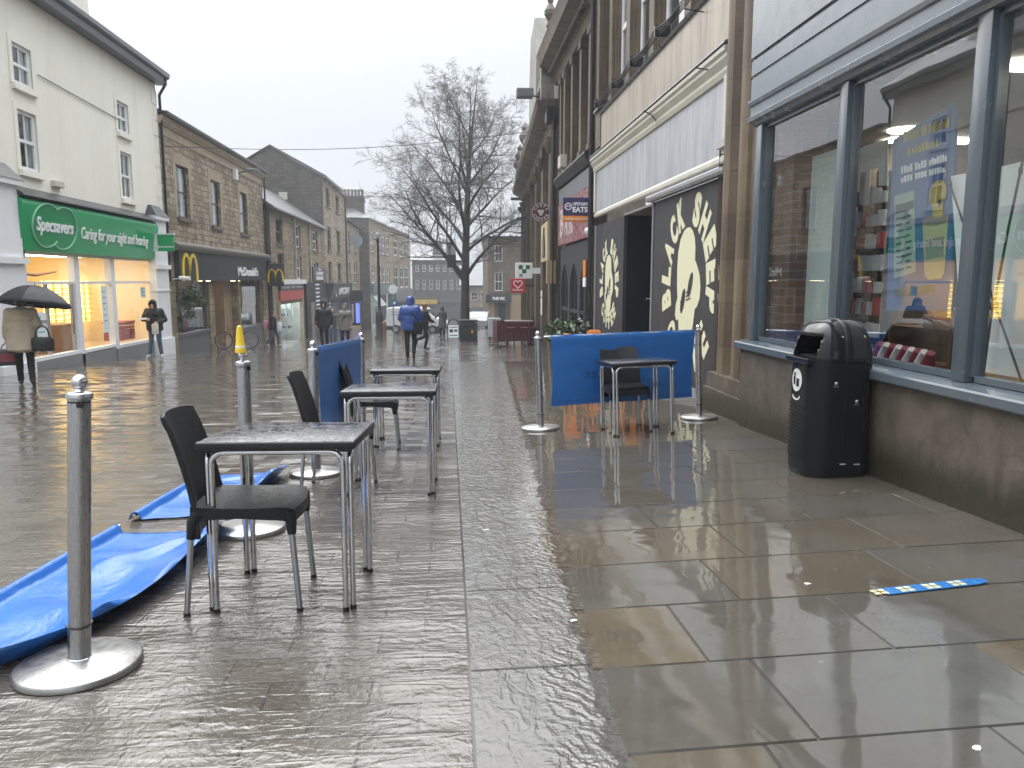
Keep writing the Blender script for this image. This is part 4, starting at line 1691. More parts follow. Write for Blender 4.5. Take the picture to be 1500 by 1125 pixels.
m.box(XL - 2.2, XL - 1.0, 21.8, 23.1, -.74, .05)
m.build('counter', WOODB, b)
m = MB()
m.tube([(XL - 1.5, 19.9, 1.42), (XL - 1.4, 20.6, 1.47), (XL - 1.3, 21.4, 1.4), (XL - 1.2, 22.3, 1.5)], [.02, .05, .05, .03], 6)
m.build('pendant_rail', WOODB, b)
RB = plain('red_basket', (0.4, 0.05, 0.03), .4)
t = thing('shopping_basket', 'red display basket inside the lit shop window', 'basket', (XL - .55, 24.55, -.55))
m = MB()
for z in (0, .12, .24, .36, .48):
    m.cbox(0, 0, z, .5, 1.05, .035)
for k in range(9):
    y = -.5 + k * .125
    for x in (-.24, .24):
        m.cbox(x, y, .24, .02, .03, .5)
m.box(-.23, .23, -.5, .5, 0, .3)
m.build('basket', RB, t)
m = MB()
m.cbox(0, 0, .53, .54, 1.1, .05)
m.build('rim', RB, t)
PAP = plain('white_poster', (0.72, 0.78, 0.8), .5, var=.05)
PBLUE = plain('poster_blue_print', (0.12, 0.4, 0.5), .5)
for i, (y0, y1, z0, z1, l) in enumerate(((18.75, 19.28, .62, 1.1, 'white notice high on the lit shop door'), (18.78, 19.3, -.42, .5, 'pale blue poster low on the lit shop door'), (22.35, 22.72, -.2, 1.1, 'tall narrow white poster in the middle bay of the lit shop'), (25.1, 25.5, .7, 1.05, 'small white notice in the right bay of the lit shop'))):
    t = thing('poster', l, 'poster', (0, 0, 0), group='notices on the lit shop glass')
    m = MB()
    lbox(m, y0, y1, z0, z1, -.068, -.06)
    m.build('sheet', PAP, t)
    m = MB()
    n = 6
    for k in range(n):
        z = z1 - (z1 - z0) * (.12 + .75 * k / n)
        lbox(m, y0 + .05, y0 + (y1 - y0) * rnd.uniform(.5, .9), z - .018, z + .012, -.0595, -.058)
    m.build('print', PBLUE, t)
# --- green sign
t = thing('shop_sign', 'long curved green fascia sign with white lettering over the lit shop', 'sign', (0, 0, 0))
m = MB()
pr = [(.0, 1.93), (.2, 1.93)] + [(.2 + .22 * math.sin(k / 10 * PI * .5) ** 1.0 * (1 if k < 10 else 1), 1.95 + 1.1 * k / 10) for k in range(1, 9)] + [(.42, 2.98), (.38, 3.06), (.26, 3.11), (.0, 3.12)]
pr = [(.0, 1.93), (.19, 1.93), (.21, 2.1), (.235, 2.3), (.26, 2.5), (.285, 2.7), (.31, 2.88), (.31, 2.97), (.28, 3.05), (.22, 3.1), (.0, 3.12)]
FL.prof(m, 17.95, 25.9, pr)
m.build('sign_board', GREEN, t, math.radians(40))
slope = Vector((.12, 0, .95)).normalized()
nn = Vector((.95, 0, -.12)).normalized()
fac = lambda u, z: FL.p(u, z, .19 + (z - 1.93) * .128 + .004)
m = MB()
EY = [on_x(px, 340, XL + .27).y for px in (54, 107, 119, 216, 47, 112)]
EC = (EY[4] + EY[5]) / 2
letter(m, 'Specsavers', fac((EY[0] + EY[1]) / 2, 2.5), (0, 1, 0), slope, nn, EY[1] - EY[0], .42, .018, .025)
letter(m, 'Caring for your sight and hearing', fac((EY[2] + EY[3]) / 2, 2.42), (0, 1, 0), slope, nn, EY[3] - EY[2], .4, .008, .02)
m.build('lettering', WHITES, t)
m = MB()
R1 = .62
for k in (0, 1):
    cy, cz = EC - .38 + k * .76, 2.53 - .02 * k
    a0, a1 = (.95, 2 * PI - .95 + .2) if k == 0 else (PI + .95 - .2 + .1, PI * 3 - .95)
    pts = [(cy + .66 * math.cos(a0 + (a1 - a0) * i / 30) - 0, (.5) * math.sin(a0 + (a1 - a0) * i / 30)) for i in range(31)]
    O = fac(0, cz)
    ribbon(m, pts, .022, O, (0, 1, 0), slope, nn, .03)
m.build('twin_oval_emblem', GREENL, t)
m = MB()
for k in (0, 1):
    cy, cz = EC - .38 + k * .76, 2.53 - .02 * k
    m.prism([fac(cy + .64 * math.cos(a), cz + .49 * math.sin(a)) + nn * (-.004 + .002 * k) for a in [2 * PI * i / 40 for i in range(40)]], nn * .008)
m.build('oval_panel', plain('green_raised', (0.003, 0.26, 0.085), .2), t)
m = MB()
FL.prof(m, 17.95, 25.95, [(.0, 3.125), (.36, 3.125), (.34, 3.17), (.0, 3.36)])
m.build('slate_strip', SLATED, t)
t = thing('projecting_sign', 'small square green sign projecting from the white pilaster', 'sign', (0, 0, 0))
m = MB()
PA, PB = on_y(230.5, 356, 25.6), on_y(253, 344, 25.6)
PZ = (on_y(242, 368, 25.6).z, on_y(242, 344, 25.6).z)
m.bbox(PA.x, PB.x, 25.6, 25.72, PZ[0], PZ[1], .015)
m.build('sign_box', GREEN, t)
m = MB()
letter(m, 'Specsavers', ((PA.x + PB.x) / 2, 25.598, PZ[0] + .14), (1, 0, 0), (0, 0, 1), (0, -1, 0), .5, .09, .02, .006)
m.build('lettering', WHITES, t)
m = MB()
m.box(PA.x - .05, PB.x + .03, 25.58, 25.74, PZ[1] + .002, PZ[1] + .04)
m.box(PA.x - .25, PA.x - .002, 25.61, 25.71, PZ[0], PZ[1])
m.build('bracket', WHITEP, t)

# ------------------------------------------------------------------ honey stone two-storey block
B0, B1 = 27.25, 41.7
b = thing('stone_building', 'two storey honey coloured rubble stone building with three tall windows and dark shop front', 'building', (0, 0, 0))
wins = [(28.75, 30.1, 3.5, 5.36), (32.75, 34.05, 3.47, 5.33), (37.1, 38.45, 3.44, 5.33)]
ZB = 6.15
m = MB()
wall(m, FL, B0, B1, 2.55, ZB, wins, 0, .3)
m.quad((XL, B1, -2.3), (XL - 9, B1, -2.3), (XL - 9, B1, ZB + .6), (XL, B1, ZB + .6))
m.quad((XL - 9, B0, -2.3), (XL - 9, B1, -2.3), (XL - 9, B1, ZB + .6), (XL - 9, B0, ZB + .6))
m.build('wall', RUBBLE, b)
for h in wins:
    sash(b, FL, *h, DARKW, SASHGLASS, SILLST, d=-.14, bars=0, curtain=BLIND)
m = MB()
for (a, c, z0, z1) in wins:
    lbox(m, a - .28, c + .28, z1, z1 + .36, -.01, .016)
    for k in range(4):
        zz = z0 + (z1 - z0) * k / 4
        w_ = .3 if k % 2 else .18
        lbox(m, a - w_, a, zz + .003, zz + (z1 - z0) / 4 - .003, -.01, .012)
        lbox(m, c, c + w_, zz + .003, zz + (z1 - z0) / 4 - .003, -.01, .012)
lbox(m, B0, B1, ZB - .02, ZB + .3, -.01, .03)
m.build('dressed_stonework', DRESSED, b)
m = MB()
FL.prof(m, B0, B1 + .1, [(0, ZB + .3), (.1, ZB + .3), (.12, ZB + .38), (.2, ZB + .46), (.2, ZB + .56), (0, ZB + .56)])
n = 62
for k in range(n):
    y = B0 + .1 + (B1 - B0 - .2) * k / n
    lbox(m, y, y + .12, ZB + .36, ZB + .46, .1, .17)
m.build('cornice', DRESSED, b)
m = MB()
FL.prof(m, B0, B1 + .15, [(.1, ZB + .56), (.3, ZB + .56), (.34, ZB + .62), (.34, ZB + .7), (.1, ZB + .7)])
m.build('gutter', BLACKP, b)
m = MB()
m.quad((XL + .25, B0, ZB + .7), (XL + .25, B1 + .1, ZB + .7), (XL - 5, B1 + .1, ZB + 2.2), (XL - 5, B0, ZB + 2.2))
m.quad((XL - 9.2, B0, ZB + .7), (XL - 9.2, B1 + .1, ZB + .7), (XL - 5, B1 + .1, ZB + 2.2), (XL - 5, B0, ZB + 2.2))
m.poly([(XL + .2, B1 + .1, ZB + .69), (XL - 5, B1 + .1, ZB + 2.2), (XL - 9, B1 + .1, ZB + .69)])
m.build('roof', SLATE, b)
m = MB()
lbox(m, B0 + .02, 27.95, -2.2, 2.3, -.1, .03)
lbox(m, 31.85, 32.5, -2.2, 1.2, -.35, .0)
lbox(m, 36.15, 36.5, -2.2, 1.2, -.35, .0)
lbox(m, 40.75, B1 - .01, -2.2, 2.3, -.1, .06)
m.build('stone_pier', RUBBLE3, b)
m = MB()
FL.prof(m, B0 + .3, B1, [(0, 2.3), (.28, 2.3), (.36, 2.42), (.36, 2.5), (.1, 2.62), (0, 2.62)])
m.build('shop_cornice', plain('grey_stone_ledge', (0.13, 0.12, 0.1), .6, var=.3), b)
m = MB()
for a, c, z in ((27.95, 31.85, -.72), (36.5, 40.75, -1.0)):
    lbox(m, a, a + .1, z, 1.25, -.2, -.1)
    lbox(m, c - .1, c, z, 1.25, -.2, -.1)
    lbox(m, a, c, z - .05, z + .05, -.25, .02)
    lbox(m, a, c, -2.3, z - .05, -.25, -.04)
m.build('shop_frame', plain('shop_grey', (0.1, 0.105, 0.11), .4), b)
m = MB()
for a, c, z in ((27.95, 31.85, -.72), (36.5, 40.75, -1.0)):
    m.quad(FL.p(a, z, -.15), FL.p(c, z, -.15), FL.p(c, 1.25, -.15), FL.p(a, 1.25, -.15))
m.build('shop_window', SHOPGLASS, b)
m = MB()
m.quad((XL - 1.6, 27.6, -2.2), (XL - 1.6, 41.4, -2.2), (XL - 1.6, 41.4, 1.3), (XL - 1.6, 27.6, 1.3))
m.quad((XL - .1, 41.3, -2.2), (XL - 1.6, 41.3, -2.2), (XL - 1.6, 41.3, 1.3), (XL - .1, 41.3, 1.3))
m.box(XL - 1.6, XL - .3, 34.9, 36.1, -2.2, 1.3)
m.build('interior_wall', plain('tan_interior', (0.3, 0.2, 0.12), .6, var=.4, sc=1.2), b)
m = MB()
m.box(XL - 1.6, XL - .1, 27.6, 41.4, 1.24, 1.3)
m.build('interior_ceiling', plain('dim_ceiling', (0.2, 0.18, 0.15), .7), b)
WLAMP = lamp_mat('small_warm_lamp', (1.0, 0.75, 0.45), 6.0)
for y in (29.2, 33.8, 38.5):
    m = MB()
    m.box(XL - .9, XL - .6, y - .3, y + .3, 1.215, 1.235)
    m.build('ceiling_light', WLAMP, b)
m = MB()
for k in range(14):
    y = rnd.uniform(28.4, 31.4) if k < 8 else rnd.uniform(37, 40.4)
    z = rnd.uniform(-.9, .6)
    m.box(XL - rnd.uniform(.7, 1.4), XL - .6, y, y + rnd.uniform(.2, .6), z, z + rnd.uniform(.1, .7))
m.build('interior_furniture', plain('dim_furniture', (0.1, 0.13, 0.13), .4, var=.6, sc=3), b)
m = MB()
lbox(m, 33.1, 34.8, -2.2, .9, -1.55, -1.5)
m.build('door', NAVYD, b)
m = MB()
m.bbox(XL, XL + .18, 36.1, 36.45, 5.72, 6.2, .02)
m.build('alarm_box', WHITEP, b)
downpipe(b, (XL + .1, B1 + .02), ZB + .6, -2.1, .05)
t = thing('floodlight', 'grey floodlight on an arm above the stone building windows', 'lamp', (XL, 36.8, 6.05))
m = MB()
m.tube([(0, 0, 0), (.3, 0, .12), (.55, 0, .14)], .025, 6)
m.build('arm', BLACKP, t)
m = MB()
m.bbox(.45, 1.0, -.2, .2, .1, .24, .03)
m.build('lamp_head', plain('lamp_grey', (0.12, 0.13, 0.14), .4), t)
t = thing('shop_sign', 'long dark grey fascia with yellow arches and white name', 'sign', (0, 0, 0))
m = MB()
lbox(m, 28.0, 40.74, 1.24, 2.3, -.05, .2)
m.build('sign_board', GREYF, t)
m = MB()
for k in range(60):
    y = 30.4 + k * .17
    lbox(m, y, y + .012, 1.26, 2.28, .2, .204)
m.build('rib', plain('fascia_rib', (0.04, 0.042, 0.044), .5), t)


def arches(mb, O, u, v, n, W, H, d):
    """pair of tall round-headed arches"""
    for s in (-1, 1):
        pts = []
        wd = []
        for i in range(25):
            a = PI * i / 24
            x = W * .25 * math.cos(a)
            yy = H * (math.sin(a) ** .55) if 0 < i < 24 else 0
            pts.append((s * W * .25 + x * s, yy - (0 if True else 0)))
            wd.append(W * (.105 if (i < 6) else .085))
        pts = [(p[0], p[1]) for p in pts]
        ribbon(mb, pts, wd, O, u, v, n, d)


m = MB()
arches(m, FL.p(29.05, 1.22, .2), (0, 1, 0), (0, 0, 1), (1, 0, 0), 1.5, .95, .04)
m.build('arches_emblem', YELLOWM, t)
m = MB()
letter(m, "McDonald's", FL.p(37.3, 1.66, .2), (0, 1, 0), (0, 0, 1), (1, 0, 0), 3.6, .42, .03, .03)
m.build('lettering', WHITES, t)
t = thing('projecting_sign', 'square dark hanging sign with yellow arches between the stone building and the low house', 'sign', (0, 0, 0))
m = MB()
PX0, PX1 = on_y(390.5, 400, 41.42).x, on_y(415, 400, 41.42).x
m.bbox(PX0, PX1, 41.42, 41.56, .93, 2.12, .02)
m.build('sign_box', GREYF, t)
m = MB()
arches(m, ((PX0 + PX1) / 2 + .03, 41.418, 1.15), (1, 0, 0), (0, 0, 1), (0, -1, 0), .74, .66, .02)
m.build('arches_emblem', YELLOWM, t)
m = MB()
m.tube([(-9.7, 41.49, 2.2), (-8.98, 41.49, 2.2)], .02, 6)
m.box(-9.62, -9.58, 41.47, 41.51, 2.1, 2.21)
m.box(-9.1, -9.06, 41.47, 41.51, 2.1, 2.21)
m.build('bracket', BLACKP, t)


def leaves(mb, c, r, n, size, rn, squash=1.0, droop=0.0):
    for _ in range(n):
        while True:
            p = Vector((rn.uniform(-1, 1), rn.uniform(-1, 1), rn.uniform(-1, 1)))
            if p.length < 1:
                break
        p = Vector((p.x * r, p.y * r, p.z * r * squash - droop * (p.x * p.x + p.y * p.y) * r))
        a = Vector((rn.uniform(-1, 1), rn.uniform(-1, 1), rn.uniform(-.5, 1))).normalized()
        b_ = a.cross(Vector((rn.uniform(-1, 1), rn.uniform(-1, 1), rn.uniform(-1, 1)))).normalized()
        s = size * rn.uniform(.6, 1.3)
        q = Vector(c) + p
        mb.add([q - a * s, q + b_ * s * .45, q + a * s, q - b_ * s * .45], [(0, 1, 2, 3)])


def leaf_mat(name, c):
    k = NT(name)
    f = k.noise(k.pos(), 6, 3)
    MATS[name] = k.pbr(k.mix(f, tuple(x * .6 for x in c), tuple(x * 1.5 for x in c)), .4)
    return MATS[name]


LEAF = leaf_mat('leaf_green', (0.05, 0.085, 0.035))
LEAFD = leaf_mat('leaf_dark', (0.03, 0.05, 0.025))
t = thing('hanging_basket', 'hanging basket of trailing greenery beside the dark shop window', 'hanging basket', (XL + .5, 28.35, .62))
m = MB()
leaves(m, (0, 0, .12), .48, 520, .075, random.Random(3), .8, .5)
leaves(m, (-.1, -.1, -.45), .2, 130, .06, random.Random(5), 2.0, .3)
m.build('foliage', LEAF, t, recalc=False)
m = MB()
m.lathe((0, 0, -.2), [(.08, 0), (.2, .1), (.26, .26)], 14)
m.build('basket', BLACKP, t)
m = MB()
for k in range(3):
    a = k * 2.1
    m.tube([(.25 * math.cos(a), .25 * math.sin(a), .06), (0, 0, .62)], .008, 5)
m.tube([(0, 0, .62), (-.3, 0, .68), (-.5, 0, .68)], .015, 6)
m.build('chain', BLACKP, t)
t = thing('wall_camera', 'white security camera on an arm below the small green sign', 'camera', (XL + .05, 27.7, 1.3))
m = MB()
m.tube([(0, 0, 0), (.3, 0, .02)], .02, 6)
m.build('arm', WHITEP, t)
m = MB()
m.tube([(.25, -.05, .04), (.62, -.12, .02)], .07, 10)
m.build('camera_body', WHITEP, t, True)

# bicycle leaning by the recessed door: wheels, frame, saddle, bars
t = thing('bicycle', 'bicycle parked at the recessed doorway with only one wheel in clear view', 'bicycle', (-9.2, 32.2, gz(-9.2, 32.2)), math.radians(8))
TYRE = plain('tyre', (0.012, 0.012, 0.012), .6)


def wheel(x):
    w_ = MB()
    pts = [(x + .33 * math.cos(a), 0, .345 + .33 * math.sin(a)) for a in [2 * PI * k / 32 for k in range(33)]]
    w_.tube(pts, .02, 6, False)
    o_ = w_.build('wheel', TYRE, t, True)
    r_ = MB()
    pts = [(x + .305 * math.cos(a), 0, .345 + .305 * math.sin(a)) for a in [2 * PI * k / 32 for k in range(33)]]
    r_.tube(pts, .01, 5, False)
    for k in range(16):
        a = 2 * PI * k / 16
        r_.tube([(x, 0, .345), (x + .3 * math.cos(a), 0, .345 + .3 * math.sin(a))], .002, 3)
    r_.tube([(x, -.04, .345), (x, .04, .345)], .02, 6)
    r_.build('rim', ALU, o_)


wheel(-.02)
wheel(1.0)
m = MB()
bb = (.42, 0, .3)
for a, c in (((0, .0, .345), (.16, 0, .82)), ((.16, 0, .78), (.6, 0, .85)), ((.18, 0, .7), bb), (bb, (.62, 0, .9)), (bb, (1.0, 0, .345)), ((.61, 0, .82), (1.0, 0, .345)), ((.16, 0, .8), (.14, 0, .98))):
    m.tube([a, c], .016, 6)
m.build('frame', plain('bike_red', (0.25, 0.03, 0.03), .3), t)
m = MB()
m.tube([(.14, -.3, 1.0), (.12, 0, .98), (.14, .3, 1.0)], .012, 6)
m.build('handlebar', BLACKP, t)
m = MB()
m.ell((.64, 0, .93), (.14, .07, .035))
m.build('saddle', BLACKTRIM, t)

# ------------------------------------------------------------------ low ochre house
XC = -9.3
FC = Fr((XC, 0), (0, 1), (1, 0))
C0, C1 = 41.72, 59.45
b = thing('low_house', 'low ochre stone house with slate roof and dark slate hung side wall', 'building', (0, 0, 0))
wins = [(43.1, 44.7, 3.2, 4.62), (48.6, 50.2, 3.25, 4.65), (54.6, 56.4, 3.3, 4.65), (43.3, 45.0, 1.55, 2.75), (48.6, 50.2, 1.3, 2.7), (54.6, 56.4, 1.7, 2.5)]
m = MB()
wall(m, FC, C0, C1, -.1, 5.0, wins, 0, .3)
wall(m, FC, C0, 43.0, -3.2, -.1, [], 0, .3)
wall(m, FC, 50.0, C1, -3.2, -.1, [], 0, .3)
m.build('wall', RUBBLE3, b)
m = MB()
m.poly([(XC, C0, -2.2), (XC - 6.5, C0, -2.2), (XC - 6.5, C0, 5.0), (XC - 3.25, C0, 7.3), (XC, C0, 5.0)])
m.build('slate_hung_gable', SLATED, b)
for h in wins:
    sash(b, FC, *h, DARKW if h[0] < 46 else UPVC, PANE, SILLST, d=-.18, bars=1, fw=.09)
m = MB()
m.add([(XC + .3, C0 - .15, 4.95), (XC + .3, C1, 4.95), (XC - 3.25, C1, 7.4), (XC - 3.25, C0 - .15, 7.4), (XC + .3, C0 - .15, 5.07), (XC + .3, C1, 5.07), (XC - 3.25, C1, 7.52), (XC - 3.25, C0 - .15, 7.52)], [(0, 1, 2, 3), (4, 5, 6, 7), (0, 1, 5, 4), (0, 3, 7, 4)])
m.quad((XC - 6.8, C0 - .15, 4.95), (XC - 6.8, C1, 4.95), (XC - 3.25, C1, 7.52), (XC - 3.25, C0 - .15, 7.52))
m.build('roof', SLATE, b)
m = MB()
m.tube([(XC + .33, C0, 4.96), (XC + .33, C1, 4.96)], .06, 6)
m.build('gutter', BLACKP, b)
m = MB()
for (y, z) in ((48.0, 4.9), (53.0, 4.9)):
    m.tube([(XC + .08, y, z), (XC + .08, y, .8)], .06, 7)
for q in m.pieces():
    q.build_one('drainpipe', plain('pale_pipe', (0.4, 0.4, 0.38), .5), b)
m = MB()
for k in range(9):
    z = -2.2 + .0
    FC.box(m, C0 + .05 + k * .0, C0 + .35, -3, .0, -.02, .05)
    break
FC.box(m, 43.0, 43.35, -3, .1, -.1, .05)
FC.box(m, 49.6, 50.0, -3, .1, -.1, .05)
m.build('stone_pier', DRESSED, b)
LITW = lamp_mat('bright_shop_light', (0.9, 1.0, 0.98), 9.0)
m = MB()
m.quad((XC - 1.6, 43, -3), (XC - 1.6, 50, -3), (XC - 1.6, 50, .2), (XC - 1.6, 43, .2))
m.quad((XC, 49.9, -3), (XC - 1.6, 49.9, -3), (XC - 1.6, 49.9, .2), (XC, 49.9, .2))
m.build('interior_wall', plain('pale_interior', (0.5, 0.52, 0.48), .6, var=.4, sc=2), b)
m = MB()
m.box(XC - 1.5, XC - .3, 43.4, 49.4, .12, .15)
m.build('ceiling_light', LITW, b)
goods = [(plain('goods_%d' % i, c, .4), MB()) for i, c in enumerate(((.5, .5, .48), (.08, .35, .45), (.45, .4, .1), (.04, .05, .06), (.3, .32, .33)))]
for r_ in range(6):
    for q in range(9):
        y = 43.6 + q * .66
        z = -2.5 + r_ * .4
        rnd.choice(goods)[1].box(XC - 1.55, XC - (.5 if rnd.random() < .3 else 1.2), y, y + rnd.uniform(.25, .55), z, z + rnd.uniform(.12, .34))
for mt, g_ in goods:
    g_.build('shelf_goods', mt, b)
m = MB()
for (y0, y1) in ((43.35, 45.4), (45.45, 47.4), (47.45, 49.6)):
    m.quad(FC.p(y0, -2.5, -.1), FC.p(y1, -2.5, -.1), FC.p(y1, .1, -.1), FC.p(y0, .1, -.1))
m.build('shop_window', SPECGLASS, b)
m = MB()
for y in (43.35, 45.4, 47.4, 49.55):
    FC.box(m, y - .04, y + .04, -2.6, .1, -.14, -.06)
FC.box(m, 43.3, 49.6, -3.2, -2.5, -.2, -.02)
m.build('shop_frame', plain('grey_green_frame', (.3, .32, .3), .4), b)
t = thing('shop_sign', 'red strip sign under a white ledge on the low house', 'sign', (0, 0, 0))
m = MB()
FC.box(m, 43.1, 49.9, .12, .66, 0, .12)
m.build('sign_board', REDD, t)
m = MB()
FC.box(m, 43.1, 49.9, .67, 1.02, 0, .14)
m.build('upper_board', BLACKP, t)
m = MB()
FC.box(m, 43.0, 50.0, 1.03, 1.3, 0, .3)
m.build('ledge', WHITEP, t)
m = MB()
letter(m, 'PHONE  VAPE  REPAIR', FC.p(46.4, .85, .14), (0, 1, 0), (0, 0, 1), (1, 0, 0), 5.8, .14, .0, .01)
m.build('lettering', WHITES, t)
m = MB()
for k in range(7):
    FC.box(m, 44.6 + k * .62, 44.95 + k * .62, .2, .56, .12, .128)
m.build('red_mark', RED, t)
t = thing('shop_sign', 'black upper sign board with white lettering near the tall gable', 'sign', (0, 0, 0))
m = MB()
FC.box(m, 53.0, 58.6, 1.2, 2.15, 0, .2)
m.build('sign_board', BLACKP, t)
m = MB()
letter(m, 'LUCKY', FC.p(55.8, 1.73, .2), (0, 1, 0), (0, 0, 1), (1, 0, 0), 3.0, .24, .03, .01)
letter(m, 'BREAK', FC.p(55.8, 1.4, .2), (0, 1, 0), (0, 0, 1), (1, 0, 0), 3.0, .24, .03, .01)
ribbon(m, [(-.3, 0), (-.15, .14), (0, 0), (.15, .14), (.3, 0)], .05, FC.p(55.8, 1.95, .2), (0, 1, 0), (0, 0, 1), (1, 0, 0), .01)
m.build('lettering', WHITES, t)
b2 = thing('shop_facade', 'dark blue black shop front below the upper black sign board', 'shop front', (0, 0, 0))
m = MB()
FC.box(m, 50.6, 59.3, -3.4, 1.1, .0, .16)
m.build('panel', NAVYD, b2)
m = MB()
for k in range(8):
    FC.box(m, 54.0 + rnd.uniform(0, .2), 55.6, .9 - k * .28, 1.0 - k * .28, .16, .17)
m.build('menu_line', WHITES, b2)
m = MB()
FC.box(m, 52.0, 53.4, -2.6, -.2, .16, .17)
FC.box(m, 56.2, 58.6, -2.6, -.1, .16, .17)
m.build('shop_window', PANE, b2)

# ------------------------------------------------------------------ tall gabled house
D0, D1 = 59.5, 71.8
b = thing('gabled_house', 'tall three storey stone house with a dark windowless gable facing down the street', 'building', (0, 0, 0))
wins = []
for (z0, z1) in ((6.9, 8.3), (3.5, 5.4), (1.25, 2.7)):
    wins += [(61.0, 62.9, z0, z1), (66.0, 68.2, z0, z1)]
m = MB()
wall(m, FC, D0, D1, -3.8, 8.9, wins, 0, .35)
m.quad((XC, D1, -4), (XC - 7.4, D1, -4), (XC - 7.4, D1, 8.9), (XC, D1, 8.9))
m.build('wall', RUBBLE, b)
m = MB()
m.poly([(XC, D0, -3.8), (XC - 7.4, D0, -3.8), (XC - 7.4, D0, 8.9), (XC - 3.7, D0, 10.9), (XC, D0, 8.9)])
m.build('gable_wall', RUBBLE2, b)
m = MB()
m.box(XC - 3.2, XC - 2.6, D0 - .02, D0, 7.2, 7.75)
m.build('vent', CREAMP, b)
for h in wins:
    sash(b, FC, *h, DARKW, SASHGLASS, SILLST, d=-.2, bars=0, fw=.09, curtain=CURTAIN)
m = MB()
m.add([(XC + .35, D0 - .15, 8.8), (XC + .35, D1 + .1, 8.8), (XC - 3.7, D1 + .1, 11.0), (XC - 3.7, D0 - .15, 11.0), (XC + .35, D0 - .15, 8.95), (XC + .35, D1 + .1, 8.95), (XC - 3.7, D1 + .1, 11.16), (XC - 3.7, D0 - .15, 11.16)], [(0, 1, 2, 3), (4, 5, 6, 7), (0, 1, 5, 4), (0, 3, 7, 4), (1, 2, 6, 5)])
m.quad((XC - 7.7, D0 - .15, 8.8), (XC - 7.7, D1 + .1, 8.8), (XC - 3.7, D1 + .1, 11.16), (XC - 3.7, D0 - .15, 11.16))
m.build('roof', SLATE, b)
downpipe(b, (XC + .1, D1 - .3), 8.7, -3.4, .07)
t = thing('shop_sign', 'dark slanted shop sign with bold white letters under the tall gabled house', 'sign', (0, 0, 0))
m = MB()
FC.prof(m, 59.6, 71.6, [(0, -.25), (.25, -.25), (.6, .9), (.6, 1.0), (0, 1.0)])
m.build('sign_board', plain('brown_black_sign', (0.03, 0.026, 0.028), .4), t)
m = MB()
letter(m, 'VPCRN', FC.p(66.4, .36, .43), (0, 1, 0), Vector((.29, 0, 1)), (1, 0, -.29), 6.6, .62, .05, .03)
ribbon(m, [(.35 * math.cos(a), .35 * math.sin(a)) for a in [.6 + k * .5 for k in range(10)]], .12, FC.p(61.9, .36, .45), (0, 1, 0), (0, 0, 1), (1, 0, 0), .02)
m.build('lettering', WHITES, t)
b2 = thing('shop_facade', 'black shop front with glazed door under the bold white letters', 'shop front', (0, 0, 0))
m = MB()
FC.box(m, 59.6, 71.7, -3.9, -.26, 0, .1)
m.build('panel', NAVYD, b2)
m = MB()
FC.box(m, 61.4, 64.4, -3.0, -.5, .1, .12)
FC.box(m, 66.6, 69.8, -3.0, -.5, .1, .12)
m.build('shop_window', PANE, b2)
m = MB()
for k in range(9):
    FC.box(m, 60.2, 60.9, -.6 - k * .26, -.48 - k * .26, .1, .12)
m.build('white_lettering', WHITES, b2)
# ================================================================== TERRACE AND END OF THE STREET
BLUEL = lamp_mat('blue_sign_light', (0.1, 0.14, 1.0), 1.6)
b = thing('terrace_house', 'narrow stone house with a satellite dish set back beside the tall gable', 'building', (0, 0, 0))
wins = [(73.2, 74.8, 3.9, 5.8), (77.5, 80.0, 3.9, 5.8), (73.2, 74.8, .9, 2.9), (77.5, 80.2, .9, 3.0)]
m = MB()
wall(m, FC, D1 + .02, 82.6, -4.6, 6.6, wins, 0, .3)
m.build('wall', RUBBLE, b)
for h in wins:
    sash(b, FC, *h, UPVC, PANE, SILLST, d=-.2, bars=1)
m = MB()
m.quad((XC + .3, D1 + .12, 6.55), (XC + .3, 82.6, 6.55), (XC - 4, 82.6, 8.6), (XC - 4, D1 + .12, 8.6))
m.build('roof', SLATE, b)
t = thing('satellite_dish', 'grey satellite dish on the narrow stone house wall', 'satellite dish', (XC + .1, 74.2, 4.6))
m = MB()
m.lathe((0, 0, 0), [(.02, .0), (.35, .05), (.62, .2)], 18)
o = m.build('dish', plain('dish_grey', (.12, .13, .14), .4), t, True)
o.rotation_euler = (math.radians(75), 0, math.radians(25))
o.location = (.55, -.3, .3)
m = MB()
m.tube([(0, 0, 0), (.5, -.2, .2), (.75, -.9, .25)], .03, 5)
m.build('arm', BLACKP, t)
t = thing('shop_sign', 'blue lit vertical sign with a small red lit panel on top', 'sign', (0, 0, 0))
m = MB()
m.box(-9.25, -8.35, 73.4, 74.2, -3.0, -.8)
m.build('case', BLACKP, t)
m = MB()
m.box(-8.75, -8.4, 73.36, 73.4, -2.75, -.9)
m.build('blue_panel', BLUEL, t)
m = MB()
for k in range(9):
    m.box(-9.12, -8.95, 73.37, 73.4, -2.7 + k * .2, -2.58 + k * .2)
m.build('lettering', WHITES, t)
m = MB()
m.box(-9.2, -8.45, 73.3, 73.4, -.62, -.2)
m.build('red_panel', plain('red_lit', (.5, .08, .06), .4), t)
m = MB()
m.box(-9.25, -8.0, 73.2, 74.2, -.75, .3)
m.build('canopy_box', BLACKP, t)

